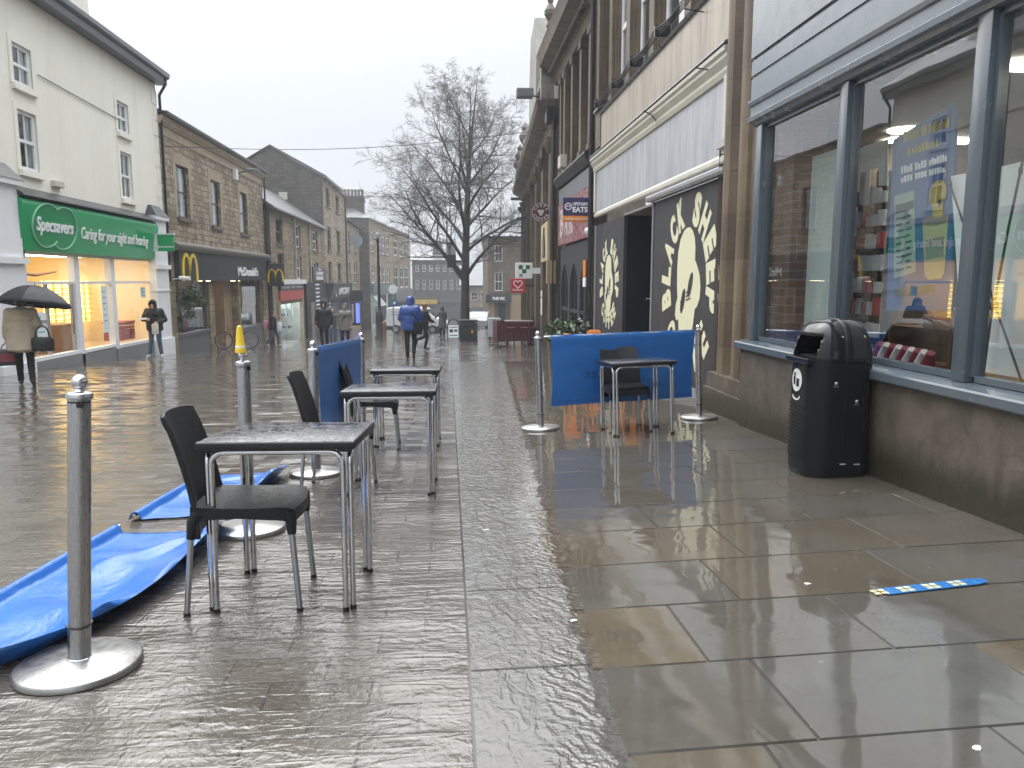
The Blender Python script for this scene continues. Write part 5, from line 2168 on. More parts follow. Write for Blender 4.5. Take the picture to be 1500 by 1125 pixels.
E0 = Vector((-8.27, 82.6))
FE = Fr(E0, (.078, 1), (1, -.078))
b = thing('terrace_house', 'three storey stone terrace house with a big chimney stack and dark blank side wall', 'building', (0, 0, 0))
wins = []
for (z0, z1) in ((4.2, 6.3), (.9, 3.0)):
    wins += [(1.2, 3.0, z0, z1), (5.6, 7.6, z0, z1), (8.4, 10.2, z0, z1), (11.4, 13.2, z0, z1)]
m = MB()
wall(m, FE, 0, 15.8, -5, 7.75, wins, 0, .3)
m.build('wall', RUBBLE, b)
m = MB()
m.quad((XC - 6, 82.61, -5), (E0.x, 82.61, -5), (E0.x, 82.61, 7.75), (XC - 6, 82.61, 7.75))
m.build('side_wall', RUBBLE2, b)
for h in wins:
    sash(b, FE, *h, UPVC, PANE, SILLST, d=-.14, bars=1, fw=.12)
m = MB()
p0, p1 = FE.p(-.1, 7.7, .35), FE.p(15.8, 7.7, .35)
q0, q1 = FE.p(3.0, 9.9, -4.0), FE.p(15.8, 9.9, -4.0)
m.quad(p0, p1, q1, q0)
m.poly([p0, q0, FE.p(-.1, 7.7, -8)])
rf = m.build('roof', SLATE, b)
m = MB()
m.box(-11.2, -8.95, 84.2, 85.6, 7.8, 10.1)
m.box(-11.3, -8.85, 84.1, 85.7, 9.55, 9.8)
m.build('chimney', RUBBLE2, rf)
for k in range(6):
    m = MB()
    m.lathe((-10.9 + k * .36, 84.9, 10.1), [(.15, 0), (.13, .5), (.16, .55), (.16, .75)], 8)
    m.build('chimney_pot', plain('clay_pot', (.16, .13, .1), .7), rf)
m = MB()
FE.box(m, 0, 15.8, -.2, .8, 0, .35)
m.build('shop_fascia', TEAL, b)
m = MB()
FE.box(m, .2, 15.6, -5, -.2, .0, .08)
m.build('shop_panel', PALEG, b)
m = MB()
FE.box(m, .6, 3.2, -3.4, -1.6, .08, .1)
FE.box(m, 5.4, 9.8, -3.4, -.4, .08, .1)
FE.box(m, 11.2, 15.0, -3.4, -.4, .08, .1)
m.build('shop_window', PANE, b)
m = MB()
for k in range(11):
    a, c = FE.p(.3 + k * .4, -.35, .1), FE.p(.7 + k * .4, -.35, .1)
    if k % 2:
        m.add([a, c, FE.p(.7 + k * .4, -1.5, 1.0), FE.p(.3 + k * .4, -1.5, 1.0)], [(0, 1, 2, 3)])
m.build('awning', WHITES, b)

b = thing('terrace_house', 'stone terrace house with tall white bay windows next to the bare tree', 'building', (0, 0, 0))
wins = []
for k in range(3):
    wins += [(17.6 + k * 5.0, 20.8 + k * 5.0, 4.4, 6.4), (17.4 + k * 5.2, 21.2 + k * 5.2, .2, 3.0)]
m = MB()
wall(m, FE, 15.82, 33.5, -6.5, 7.8, wins, 0, .3)
m.quad(FE.p(33.5, -7, 0), FE.p(33.5, -7, -9), FE.p(33.5, 7.8, -9), FE.p(33.5, 7.8, 0))
m.build('wall', RUBBLE3, b)
for h in wins:
    sash(b, FE, *h, UPVC, PANE, None, d=-.12, bars=1, fw=.12, curtain=None)
m = MB()
m.quad(FE.p(15.82, 7.75, .35), FE.p(33.6, 7.75, .35), FE.p(33.6, 9.6, -4), FE.p(15.82, 9.6, -4))
m.build('roof', SLATE, b)
m = MB()
FE.box(m, 16, 33.4, -1.6, .0, 0, .4)
m.build('shop_fascia', plain('grey_slate_fascia', (.12, .13, .14), .5), b)
m = MB()
FE.box(m, 16.2, 33.2, -6.5, -1.6, 0, .06)
m.build('shop_panel', NAVYD, b)


def far_block(label, px0, px1, pye, pyr, Y, depth, mat, rows, cols, wm=None, hip=False, ground=True):
    """stone block facing the camera across the end of the street"""
    x0 = on_y(px0, 410, Y).x
    x1 = on_y(px1, 410, Y).x
    ze = on_y((px0 + px1) / 2, pye, Y).z
    zr = on_y((px0 + px1) / 2, pyr, Y).z
    zg = gz((x0 + x1) / 2, Y)
    b = thing('far_building', label, 'building', (0, 0, 0))
    f = Fr((x0, Y), (1, 0), (0, -1))
    W = x1 - x0
    hs = []
    for (pa, pb) in rows:
        za, zb = on_y(px0, pb, Y).z, on_y(px0, pa, Y).z
        for (ca, cb) in cols:
            hs.append((ca * W, cb * W, za, zb))
    m = MB()
    wall(m, f, 0, W, zg - .5, ze, hs, 0, .25)
    m.quad((x0, Y, zg - 1), (x0, Y + depth, zg - 1), (x0, Y + depth, ze), (x0, Y, ze))
    m.quad((x1, Y, zg - 1), (x1, Y + depth, zg - 1), (x1, Y + depth, ze), (x1, Y, ze))
    m.build('wall', mat, b)
    for h in hs:
        sash(b, f, *h, wm or UPVC, PANE, SILLST, d=-.15, bars=1, fw=.06)
    m = MB()
    i = W * .4 if hip else 0
    m.quad((x0 - .3, Y - .3, ze), (x1 + .3, Y - .3, ze), (x1 + .3 - i, Y + depth / 2, zr), (x0 - .3 + i, Y + depth / 2, zr))
    m.quad((x0 - .3, Y + depth + .3, ze), (x1 + .3, Y + depth + .3, ze), (x1 + .3 - i, Y + depth / 2, zr), (x0 - .3 + i, Y + depth / 2, zr))
    if hip:
        m.poly([(x0 - .3, Y - .3, ze), (x0 - .3 + i, Y + depth / 2, zr), (x0 - .3, Y + depth + .3, ze)])
        m.poly([(x1 + .3, Y - .3, ze), (x1 + .3 - i, Y + depth / 2, zr), (x1 + .3, Y + depth + .3, ze)])
    r = m.build('roof', SLATE, b)
    m = MB()
    m.box(x0 - .32, x1 + .32, Y - .36, Y - .02, ze - .2, ze - .01)
    m.build('gutter', BLACKP, b)
    return b, r, f, W, zg, ze, zr, x0, x1


b, r, f, W, zg, ze, zr, x0, x1 = far_block('far stone block with a row of chimney pots seen through the tree branches', 604, 684, 381, 368, 128, 9, RUBBLE2, ((388, 398), (410, 424)), tuple((.06 + .125 * k, .12 + .125 * k) for k in range(8)))
m = MB()
for xx in (x0 + 3.4, x0 + 5.6):
    m.box(xx, xx + 1.6, 131, 132.4, ze, zr + 1.6)
m.build('chimney', RUBBLE2, r)
for k in range(8):
    m = MB()
    m.lathe((x0 + 3.6 + k * .5, 131.7, zr + 1.6), [(.15, 0), (.13, .5), (.16, .6)], 7)
    m.build('chimney_pot', plain('clay_pot', (.16, .13, .1), .7), r)
m = MB()
f.box(m, W * .05, W * .45, zg + 3.0, zg + 3.7, .02, .5)
m.build('yellow_fascia', plain('yellow_fascia', (.5, .34, .04), .5), b)
m = MB()
f.box(m, W * .5, W * .98, zg + 3.2, zg + 3.9, .02, .4)
f.box(m, 0, W, zg, zg + 3.0, .01, .05)
m.build('shop_panel', plain('far_shop_grey', (.1, .1, .11), .5, var=.5), b)

b, r, f, W, zg, ze, zr, x0, x1 = far_block('far low stone building with a broad wet slate roof to the right of the trunk', 676, 722, 418, 388, 112, 10, RUBBLE, ((428, 440),), ((.3, .5), (.62, .82)))
m = MB()
f.box(m, 0, W, zg, zg + 2.2, .01, .06)
m.build('shop_panel', plain('far_shop_grey', (.1, .1, .11), .5, var=.5), b)

b, r, f, W, zg, ze, zr, x0, x1 = far_block('square brown stone house with white barred windows above a dark canopy', 715, 790, 346, 320, 78, 12, ASHLAR, ((359, 383), (399, 426)), ((.13, .28),), None, True)
z0, z1 = on_y(720, 443, 78).z, on_y(720, 431, 78).z
m = MB()
f.box(m, -.25, W * .44, z0, z1, .0, .9)
m.build('canopy', GREYF, b)
m = MB()
letter(m, 'THE VIC', f.p(W * .19, (z0 + z1) / 2, .9), (1, 0, 0), (0, 0, 1), (0, -1, 0), 1.3, .3, .04, .02)
m.build('lettering', WHITES, b)
m = MB()
f.box(m, W * .44, W * .66, z0 - 2.2, z1 - .1, .01, .06)
f.box(m, W * .0, W * .12, zg, z0, .01, .06)
m.build('timber_front', plain('pale_timber', (.3, .22, .13), .5), b)
m = MB()
f.box(m, W * .2, W * .34, zg, z0 - .1, .01, .08)
m.build('door', NAVYD, b)

# background street things
t = thing('street_lamp', 'tall black street lamp column with a stout base and lantern', 'street lamp', (-4.05, 45.4, gz(-4.05, 45.4)))
m = MB()
m.lathe((0, 0, 0), [(.3, 0), (.3, .1), (.25, .16), (.25, 1.2), (.2, 1.42), (.1, 1.6)], 16)
m.build('base', BLACKP, t, True)
m = MB()
m.tube([(0, 0, 1.5), (0, 0, 3.4), (0, 0, 5.6)], [.1, .085, .065], 10)
m.build('column', BLACKP, t, True)
m = MB()
m.tube([(0, 0, 5.55), (.0, 0, 5.75)], .09, 8)
m.tube([(0, 0, 5.6), (-.2, 0, 5.75)], .03, 6)
m.build('bracket', BLACKP, t)
m = MB()
m.lathe((0, 0, 5.75), [(.07, 0), (.11, .08), (.12, .26), (.07, .34), (.03, .4)], 12)
m.build('lantern', plain('lantern_glass', (.3, .32, .33), .2), t, True)

t = thing('road_sign', 'white round sign above a small blue round sign on a grey pole', 'road sign', (-3.3, 46.2, gz(-3.3, 46.2)))
m = MB()
m.tube([(0, 0, 0), (0, 0, 3.1)], .045, 8)
m.build('pole', plain('pole_grey', (.25, .26, .27), .4), t)
m = MB()
m.tube([(0, -.05, 2.85), (0, -.07, 2.85)], .27, 20)
m.build('white_disc', WHITES, t)
m = MB()
m.tube([(.08, -.05, 2.05), (.08, -.07, 2.05)], .21, 20)
m.build('blue_disc', plain('sign_blue', (.03, .15, .35), .4), t)
m = MB()
m.tube([(.08, -.072, 2.05), (.08, -.076, 2.05)], .08, 12)
m.build('white_mark', WHITES, t)
for i, (x, y) in enumerate(((-3.75, 45.0), (-2.9, 48.0))):
    t = thing('bollard', ('wooden' if i == 0 else 'dark wooden') + ' bollard ' + ('beside the street lamp base' if i == 0 else 'behind the round white sign pole'), 'bollard', (x, y, gz(x, y)), group='bollards in the street')
    m = MB()
    m.lathe((0, 0, 0), [(.11, 0), (.11, .8), (.13, .82), (.13, .92), (.05, 1.0)], 12)
    m.build('post', WOODB, t, True)

# litter bin by the tree, pavement boards
t = thing('litter_bin', 'square black street bin with a slot, beside the tree trunk', 'litter bin', (.93, 36.6, gz(.93, 36.6)))
m = MB()
m.bbox(-.42, .42, -.3, .3, 0.03, .86, .03)
m.build('body', BLACKP, t)
m = MB()
m.bbox(-.45, .45, -.33, .33, .9, 1.0, .04)
m.build('lid', BLACKP, t)
m = MB()
m.box(-.3, .3, -.28, .28, .84, .92)
m.box(-.26, .26, -.306, -.3, .62, .78)
m.build('slot', MATS['bin_inside'], t)
m = MB()
m.box(.12, .2, -.304, -.3, .38, .5)
m.build('emblem', YELLOWM, t)
m = MB()
m.box(-.44, .44, -.32, .32, 0, .05)
m.build('plinth', BLACKP, t)
t = thing('a_board', 'black framed pavement board with an arched top and white panel', 'pavement sign', (.22, 38.6, gz(.22, 38.6)))
m = MB()
for s in (-1, 1):
    pts = [(-.28, s * .25, 0), (-.28, s * .06, .75)] + [(-.28 * math.cos(a), s * .05, .75 + .27 * math.sin(a)) for a in [PI * k / 12 for k in range(13)]] + [(.28, s * .06, .75), (.28, s * .25, 0)]
    m.tube(pts, .028, 6)
m.build('frame', BLACKP, t)
m = MB()
m.add([(-.25, -.24, .12), (.25, -.24, .12), (.25, -.08, .72), (-.25, -.08, .72), (-.25, -.22, .12), (.25, -.22, .12), (.25, -.06, .72), (-.25, -.06, .72)], [(0, 1, 2, 3), (4, 7, 6, 5), (0, 4, 5, 1), (2, 6, 7, 3), (0, 3, 7, 4), (1, 5, 6, 2)])
m.build('panel', PAP, t)
m = MB()
for (x0_, x1_, z0_, z1_) in ((-.2, -.02, .36, .52), (.03, .2, .4, .5), (-.2, .2, .2, .24), (-.2, .2, .6, .64)):
    yy = lambda z: -.245 + (z - .12) / .6 * .16
    m.quad((x0_, yy(z0_), z0_), (x1_, yy(z0_), z0_), (x1_, yy(z1_), z1_), (x0_, yy(z1_), z1_))
m.build('print', BLACKP, t)
m = MB()
m.prism([(.2 * math.cos(a), -.055, .76 + .2 * math.sin(a)) for a in [PI * k / 14 for k in range(15)]], (0, .01, 0))
m.build('arched_top', plain('board_grey', (.3, .32, .33), .5), t)
t = thing('utility_cabinet', 'grey metal utility cabinet on small wheels beyond the maroon screens', 'cabinet', (2.25, 38.0, gz(2.25, 38)))
m = MB()
m.bbox(-.3, .3, -.25, .25, .12, 1.05, .02)
m.build('body', plain('cab_grey', (.4, .42, .43), .45), t)
m = MB()
for sx in (-.24, .24):
    for sy in (-.2, .2):
        m.ell((sx, sy, .06), (.06, .04, .06))
m.build('wheel', BLACKP, t)
m = MB()
m.box(-.26, .26, -.255, -.25, .2, .98)
m.build('door', plain('cab_door', (.5, .52, .53), .45), t)

# small white van crossing at the far end
t = thing('van', 'small white van parked across the far end of the street', 'van', (-2.3, 55.0, gz(-2.3, 55)), math.radians(-12))
VANW = plain('van_white', (.72, .74, .75), .25, var=.04)
m = MB()
pr = [(-2.0, .4), (-2.02, 1.2), (-1.95, 1.75), (-1.8, 1.84), (.55, 1.84), (.8, 1.76), (1.45, 1.18), (2.05, 1.0), (2.15, .75), (2.15, .4)]
m.prism([(x, -.8, z) for x, z in pr], (0, 1.6, 0))
bd = m.build('body', VANW, t)
md = bd.modifiers.new('b', 'BEVEL')
md.width = .07
md.segments = 3
m = MB()
m.poly([(.35, -.806, 1.2), (1.2, -.806, 1.2), (.78, -.806, 1.66), (.35, -.806, 1.66)])
m.quad((.86, -.72, 1.72), (.86, .72, 1.72), (1.44, .72, 1.21), (1.44, -.72, 1.21))
m.build('window', PANE, t)
m = MB()
m.box(-2.06, 2.18, -.82, .82, .25, .55)
m.build('bumper', BLACKTRIM, t)
for x in (-1.3, 1.35):
    for y in (-.74, .74):
        m = MB()
        m.tube([(x, y - .1, .31), (x, y + .1, .31)], .31, 18)
        w_ = m.build('wheel', TYRE, t)
        m = MB()
        m.tube([(x, y - .105, .31), (x, y + .105, .31)], .18, 12)
        m.build('rim', ALU, w_)
m = MB()
letter(m, 'PARCELS', (-.9, -.806, 1.35), (1, 0, 0), (0, 0, 1), (0, -1, 0), 1.3, .12, .01, .006)
m.v = []
m.f = []
m.box(-1.6, .1, -.806, -.80, 1.32, 1.36)
m.box(-1.6, .1, -.806, -.80, 1.5, 1.54)
m.build('stripe', plain('van_stripe', (.1, .1, .12), .4), t)
m = MB()
m.box(2.1, 2.17, -.75, -.45, .72, .9)
m.build('headlight', WHITES, t)
# distant parked cars, simple but with their parts
for i, (px, Y, c, l) in enumerate(((703, 66, (.25, .26, .28), 'silver car parked beyond the black street bin'), (690, 84, (.05, .06, .08), 'dark car parked far beyond the tree'))):
    x = on_y(px, 410, Y).x
    t = thing('parked_car', l, 'car', (x, Y, gz(x, Y)), math.radians(80))
    m = MB()
    pr = [(-2.0, .3), (-2.05, .8), (-1.6, .95), (-1.0, 1.42), (.4, 1.45), (1.1, .98), (1.95, .82), (2.05, .5), (2.0, .3)]
    m.prism([(a, -.82, z) for a, z in pr], (0, 1.64, 0))
    o = m.build('body', plain('car_paint%d' % i, c, .25), t)
    md = o.modifiers.new('b', 'BEVEL')
    md.width = .06
    md.segments = 2
    m = MB()
    for s in (-.826, .826):
        m.poly([(-1.2, s, 1.0), (.85, s, 1.0), (.35, s, 1.38), (-.92, s, 1.38)])
    m.quad((-1.57, -.7, 1.0), (-1.57, .7, 1.0), (-1.05, .7, 1.4), (-1.05, -.7, 1.4))
    m.build('window', PANE, t)
    for xx in (-1.25, 1.3):
        for s in (-.75, .75):
            m = MB()
            m.tube([(xx, s - .1, .3), (xx, s + .1, .3)], .3, 14)
            m.build('wheel', TYRE, t)

# outdoor seating: maroon screens, tall table, stools
for i, (x0_, y0_, x1_, y1_, l) in enumerate(((1.86, 29.2, 1.80, 31.2, 'maroon screen end on to the street beside the bar table'), (1.9, 31.4, 3.5, 31.4, 'maroon screen behind the tall bar table'))):
    t = thing('windbreak', l, 'screen', (0, 0, 0), group='maroon screens round the bar table')
    m = MB()
    d = Vector((x1_ - x0_, y1_ - y0_, 0)).normalized()
    n = Vector((-d.y, d.x, 0)) * .02
    a, c = Vector((x0_, y0_, 0)), Vector((x1_, y1_, 0))
    za, zc = gz(x0_, y0_), gz(x1_, y1_)
    m.prism([a + Vector((0, 0, za + .12)), c + Vector((0, 0, zc + .12)), c + Vector((0, 0, zc + .98)), a + Vector((0, 0, za + .98))], n)
    m.build('panel', MAROON, t)
    m = MB()
    for q, z in ((a, za), (c, zc)):
        m.tube([q + Vector((0, 0, z)), q + Vector((0, 0, z + 1.02))], .025, 6)
        m.lathe((q.x, q.y, z), [(.16, 0), (.16, .03)], 12)
    m.build('post', BLACKP, t)
t = thing('bar_table', 'tall narrow outdoor bar table among the maroon screens', 'table', (2.75, 30.2, gz(2.75, 30.2)))
m = MB()
m.bbox(-.55, .55, -.3, .3, .94, .99, .008)
m.build('tabletop', plain('pale_table', (.25, .2, .19), .25), t)
for sx in (-.45, .45):
    m = MB()
    m.box(sx - .04, sx + .04, -.22, .22, 0, .94)
    m.build('leg', MAROON, t)
for i, (x, y) in enumerate(((2.4, 29.7), (2.95, 29.65), (3.3, 30.1))):
    t = thing('bar_stool', ('dark bar stool at the street end of the bar table', 'dark bar stool in the middle of the bar table front', 'dark bar stool at the wall end of the bar table')[i], 'stool', (x, y, gz(x, y)), group='stools round the bar table')
    m = MB()
    m.lathe((0, 0, .68), [(.17, 0), (.18, .02), (.17, .05)], 14)
    m.build('seat', MAROON, t)
    for k in range(4):
        a = PI / 4 + k * PI / 2
        m = MB()
        m.tube([(.12 * math.cos(a), .12 * math.sin(a), .69), (.2 * math.cos(a), .2 * math.sin(a), 0)], .014, 6)
        m.build('leg', BLACKP, t)
    m = MB()
    m.tube([(.17 * math.cos(a), .17 * math.sin(a), .25) for a in [PI / 4 + PI / 2 * k for k in range(5)]], .01, 5)
    m.build('foot_ring', BLACKP, t)

# cable across the street
m = MB()
a = Vector((XL + .1, 27.6, 5.75))
c = on_y(775, 203, 27.0)
c.x, c.y = 3.62, 27.0
c.z = CAMZ + 5.15
m.tube([a.lerp(c, k / 24) - Vector((0, 0, .35 * math.sin(PI * k / 24))) for k in range(25)], .011, 5)
tag(m.build('overhead_cable', CABLE), 'thin dark cable strung high across the street', 'cable')
# ================================================================== BUILDINGS ON THE NEAR SIDE
XR = 3.05
FRt = Fr((XR, 0), (0, 1), (-1, 0))
LU, LV, LN = (0, -1, 0), (0, 0, 1), (-1, 0, 0)     # reading direction on this side


def rb(mb, x_face, y0, y1, z0, z1, deep=.1):
    """box whose street face stands at x = x_face"""
    return mb.box(x_face, x_face + deep, y0, y1, z0, z1)


# ------------------------------------------------------------------ grey shop front with big windows
b = thing('grey_shop', 'blue grey painted shop front with large panes above a mossy stone stall riser', 'building', (0, 0, 0))


def riser_mat():
    k = NT('mossy_riser')
    p = k.pos()
    s = k.sep(p)
    v = k.comb(s[1], s[2])
    n1 = k.noise(v, 2.2, 5, .6)
    n2 = k.noise(v, 16, 5, .65)
    hgt = k.math('ADD', s[2], k.math('MULTIPLY', s[1], SLOPE))
    drip = k.noise(k.scale(v, (6, .7, 1)), 1.5, 4, .6)
    c = k.mix(n1, (0.05, 0.04, 0.03), (0.17, 0.14, 0.11))
    c = k.mix(k.ramp(k.noise(v, 4.5, 6, .7, .6), [(.42, 0.0), (.66, .75)]), c, (.045, .037, .027))
    lvl = k.math('ADD', hgt, k.math('MULTIPLY', k.math('SUBTRACT', drip, .5), .35))
    moss = k.math('MULTIPLY', k.math('SUBTRACT', .42, lvl), 5.0, clamp=True)
    mc = k.mix(n2, (0.014, 0.017, 0.008), (0.036, 0.032, 0.018))
    c = k.mix(k.math('MULTIPLY', moss, .9), c, mc)
    j = k.n('TexBrick', {'Color1': (1, 1, 1), 'Color2': (1, 1, 1), 'Mortar': (0, 0, 0), 'Scale': 1.0, 'Mortar Size': .006, 'Brick Width': 1.3, 'Row Height': 2.0})
    k.set(j.inputs['Vector'], k.comb(k.math('ADD', s[1], .2), k.math('ADD', s[2], 1.0)))
    return k.pbr(c, k.math('SUBTRACT', .55, k.math('MULTIPLY', moss, .15)), 0, k.bump(k.math('ADD', n2, k.math('MULTIPLY', j.outputs['Fac'], -1.0)), .35, .02))


RISER = riser_mat()
m = MB()
m.box(XR, XR + .3, -8, 7.78, -.9, .565)
m.build('stall_riser', RISER, b)
ZS, ZH = .645, 2.80
XG = 3.17
m = MB()
FRt.prof(m, -8, 7.82, [(-.16, .566), (.055, .566), (.06, .575), (.06, .625), (.05, .637), (-.02, .65), (-.16, .66)])
m.build('sill', GREYP, b)
m = MB()
MULL = [(7.58, 7.74, 0), (5.93, 6.06, 0), (4.34, 4.47, 0), (2.72, 2.85, 0), (1.1, 1.23, 0), (-.5, -.37, 0), (-2.1, -1.97, 0)]
for a, c, _ in MULL:
    m.bbox(XR + .045, XR + .17, a, c, .655, 2.80, .006)
    m.box(XR + .085, XR + .15, a - .03, a, .69, 2.77)
    m.box(XR + .085, XR + .15, c, c + .03, .69, 2.77)
ed = [7.58] + [x for a, c, _ in MULL[1:] for x in (c, a)]
for hi, lo in zip(ed[0::2], ed[1::2]):
    m.box(XR + .088, XR + .148, lo + .03, hi - .03, .66, .70)
    m.box(XR + .088, XR + .148, lo + .03, hi - .03, 2.755, 2.80)
m.build('window_frame', GREYP, b, math.radians(30))
for hi, lo in zip(ed[0::2], ed[1::2]):
    m = MB()
    m.quad((XR + .115, lo, .67), (XR + .115, hi, .67), (XR + .115, hi, 2.79), (XR + .115, lo, 2.79))
    m.build('pane', SHOPGLASS, b)
m = MB()
FRt.prof(m, -8, 7.78, [(-.3, 2.8), (-.03, 2.8), (-.02, 2.83), (.02, 2.84), (.025, 2.88), (.0, 2.9), (.0, 2.985), (.02, 2.99), (.03, 3.02), (.03, 3.04), (0.0, 3.05), (-.3, 3.05)])
FRt.prof(m, -8, 7.78, [(-.3, 3.052), (.0, 3.052), (.0, 3.25), (-.012, 3.255), (-.012, 3.28), (-.3, 3.28)])
FRt.prof(m, -8, 7.78, [(-.3, 3.282), (.004, 3.282), (.004, 3.42), (-.012, 3.425), (-.012, 3.45), (-.3, 3.45)])
FRt.prof(m, -8, 7.78, [(-.3, 3.452), (.012, 3.452), (.012, 4.35), (.08, 4.4), (.1, 4.5), (-.3, 4.5)])
m.build('fascia', plain('grey_fascia_paint', (0.165, 0.19, 0.215), .25, var=.1, sc=2), b)
m = MB()
m.box(XR + .05, XR + 6, -8, 7.78, 4.5, 9.0)
m.build('upper_wall', ASHLAR, b)
# inside the shop
m = MB()
m.quad((XR + 5.5, -8, -.6), (XR + 5.5, 9.5, -.6), (XR + 5.5, 9.5, 2.9), (XR + 5.5, -8, 2.9))
m.quad((XR + .3, 9.5, -.6), (XR + 5.5, 9.5, -.6), (XR + 5.5, 9.5, 2.9), (XR + .3, 9.5, 2.9))
m.build('interior_wall', plain('shop_back_wall', (.2, .17, .14), .7, var=.5, sc=1), b)
m = MB()
m.box(XR + .3, XR + 5.5, -8, 9.5, -.64, -.6)
m.build('interior_floor', plain('shop_floor', (.12, .1, .08), .4), b)
m = MB()
m.box(XR + .25, XR + 5.5, -8, 9.5, 2.86, 2.95)
m.build('interior_ceiling', plain('shop_ceiling', (.4, .4, .38), .7), b)
m = MB()
m.box(XR + .3, XR + .62, 7.38, 7.78, -.6, 2.86)
m.build('brick_pier', BRICK, b)
m = MB()
pc = on_x(1330, 113, XR + 1.8)
m.lathe((pc.x, pc.y, 2.835), [(.16, 0), (.17, .01), (.17, .024)], 20)
m.build('ceiling_light', lamp_mat('shop_spot', (1.0, .93, .8), 7.0), b)
for (x, y) in ((5.5, 8.6), (6.6, 7.0), (4.6, 5.6), (4.6, 2.4), (6.5, 3.5)):
    m = MB()
    m.box(x - .5, x + .5, y - .12, y + .12, 2.83, 2.85)
    m.build('ceiling_light', lamp_mat('shop_tube', (1.0, .9, .74), 14.0), b)
m = MB()
for k in range(10):
    y = 5.5 + k * .42
    for r_ in range(6):
        if rnd.random() < .8:
            z = -.3 + r_ * .45
            m.box(XR + 5.0 - rnd.uniform(0, .3), XR + 5.3, y, y + rnd.uniform(.2, .38), z, z + rnd.uniform(.15, .35))
m.build('back_shelf_goods', plain('warm_goods', (.5, .34, .2), .5, var=.8, sc=3), b)


def pane_board(name, label, cat, X, pts, mat, thick=.02, group=None, pname='board'):
    """upright flat board inside the window, corners surveyed on the plane x = X"""
    t = thing(name, label, cat, (0, 0, 0), group=group)
    P = [on_x(px, py, X) for px, py in pts]
    m = MB()
    m.prism(P, (thick, 0, 0))
    m.build(pname, mat, t)
    return t, P


WBOARD = plain('white_board', (.6, .63, .62), .5, var=.06, sc=1.5)
t = thing('partition_panel', 'pale grey upright panel behind the farthest pane of the grey shop', 'panel', (0, 0, 0))
m = MB()
qa, qb = on_x(1193, 230, XR + .44), on_x(1236, 222, XR + .44)
m.box(XR + .42, XR + .46, qb.y, qa.y, .2, qa.z)
m.build('board', plain('pale_panel', (.36, .42, .40), .5, var=.08, sc=1.5), t)
pane_board('hanging_card', 'white card hanging above the display rack inside the window', 'card', XR + .75, [(1259, 217), (1300, 204), (1300, 272), (1287, 272), (1287, 246), (1275, 248), (1272, 300), (1259, 300)], WBOARD, .01)
pane_board('leaning_board', 'white board leaning beside the blue poster, cut to a slant', 'board', XR + .35, [(1393, 258), (1424, 252), (1418, 400), (1407, 480)], WBOARD, .015, 'white boards in the shop window')
pane_board('leaning_board', 'large white banner back in the nearest pane of the grey shop', 'board', XR + .45, [(1458, 246), (1500, 236), (1560, 232), (1560, 565), (1441, 545)], WBOARD, .015, 'white boards in the shop window')
t = thing('banner_stand', 'black crossed poles of a banner stand in the nearest pane', 'banner stand', (0, 0, 0))
m = MB()
X0 = XR + .40
q = lambda px, py: on_x(px, py, X0)
m.tube([q(1498, 236), q(1478, 330), q(1457, 440)], .008, 6)
m.tube([q(1453, 455), q(1441, 545)], .008, 6)
m.tube([q(1460, 455), q(1497, 560)], .008, 6)
m.tube([q(1450, 420), q(1457, 452)], .006, 6)
m.build('pole', BLACKP, t)
m = MB()
m.ell(tuple(q(1456, 448)), (.03, .03, .035))
m.build('hub', BLACKP, t, True)
m = MB()
m.ell(tuple(q(1495, 250)), (.012, .014, .03))
m.build('pole_clip', BLACKP, t, True)
t = thing('support_pole', 'thin black pole crossing in front of the slanted white board', 'pole', (0, 0, 0))
m = MB()
X0 = XR + .32
m.tube([on_x(1384, 240, X0), on_x(1391, 268, X0), on_x(1417, 345, X0)], .007, 6)
m.build('pole', BLACKP, t)
m = MB()
m.ell(tuple(on_x(1392, 270, X0)), (.012, .014, .022))
m.build('joint', BLACKP, t)
# blue poster
X0 = XR + .55
t, P = pane_board('poster', 'large blue poster showing a phone screen and a tall yellow cup', 'poster', X0, [(1308, 205), (1400, 148), (1393, 455), (1298, 455)],
                  plain('poster_blue', (.03, .11, .29), .35, var=.25, sc=1.2), .02, pname='sheet')
def pq(px, py, d=.004):
    p = on_x(px, py, X0)
    return Vector((p.x - d, p.y, p.z))
m = MB()
def plate(mb, pts, d=.004, th=.003):
    mb.prism([pq(x, y, d) for x, y in pts], (th, 0, 0))
YT = plain('poster_yellow', (.42, .33, .06), .5)
def band_words(mb, rows_):
    for (x0, y0, x1, y1, h, words) in rows_:
        tot = sum(words) + .35 * (len(words) - 1)
        a = 0
        for wd in words:
            f0, f1 = a / tot, (a + wd) / tot
            X_ = lambda f: x0 + (x1 - x0) * f
            Y_ = lambda f: y0 + (y1 - y0) * f
            n = max(2, int(wd * 2.4))
            for k in range(n):
                g0 = f0 + (f1 - f0) * (k + .1) / n
                g1 = f0 + (f1 - f0) * (k + .8) / n
                hh = h * rnd.choice((.75, 1, 1))
                plate(mb, [(X_(g0), Y_(g0) - hh), (X_(g1), Y_(g1) - hh), (X_(g1), Y_(g1)), (X_(g0), Y_(g0))])
            a += wd + .35
band_words(m, [(1324, 208, 1392, 186, 15, (3, 1, 4)), (1330, 228, 1376, 214, 12, (4,))])
m.build('headline', YT, t)
m = MB()
band_words(m, [(1320, 255, 1388, 236, 11, (2, 2, 3)), (1320, 268, 1388, 251, 9, (2, 2, 3))])
m.build('white_words', WHITES, t)
m = MB()
plate(m, [(1311, 287), (1340, 279), (1342, 398), (1310, 408)])
ph = m.build('phone_picture', plain('poster_phone', (.3, .4, .36), .5), t)
m = MB()
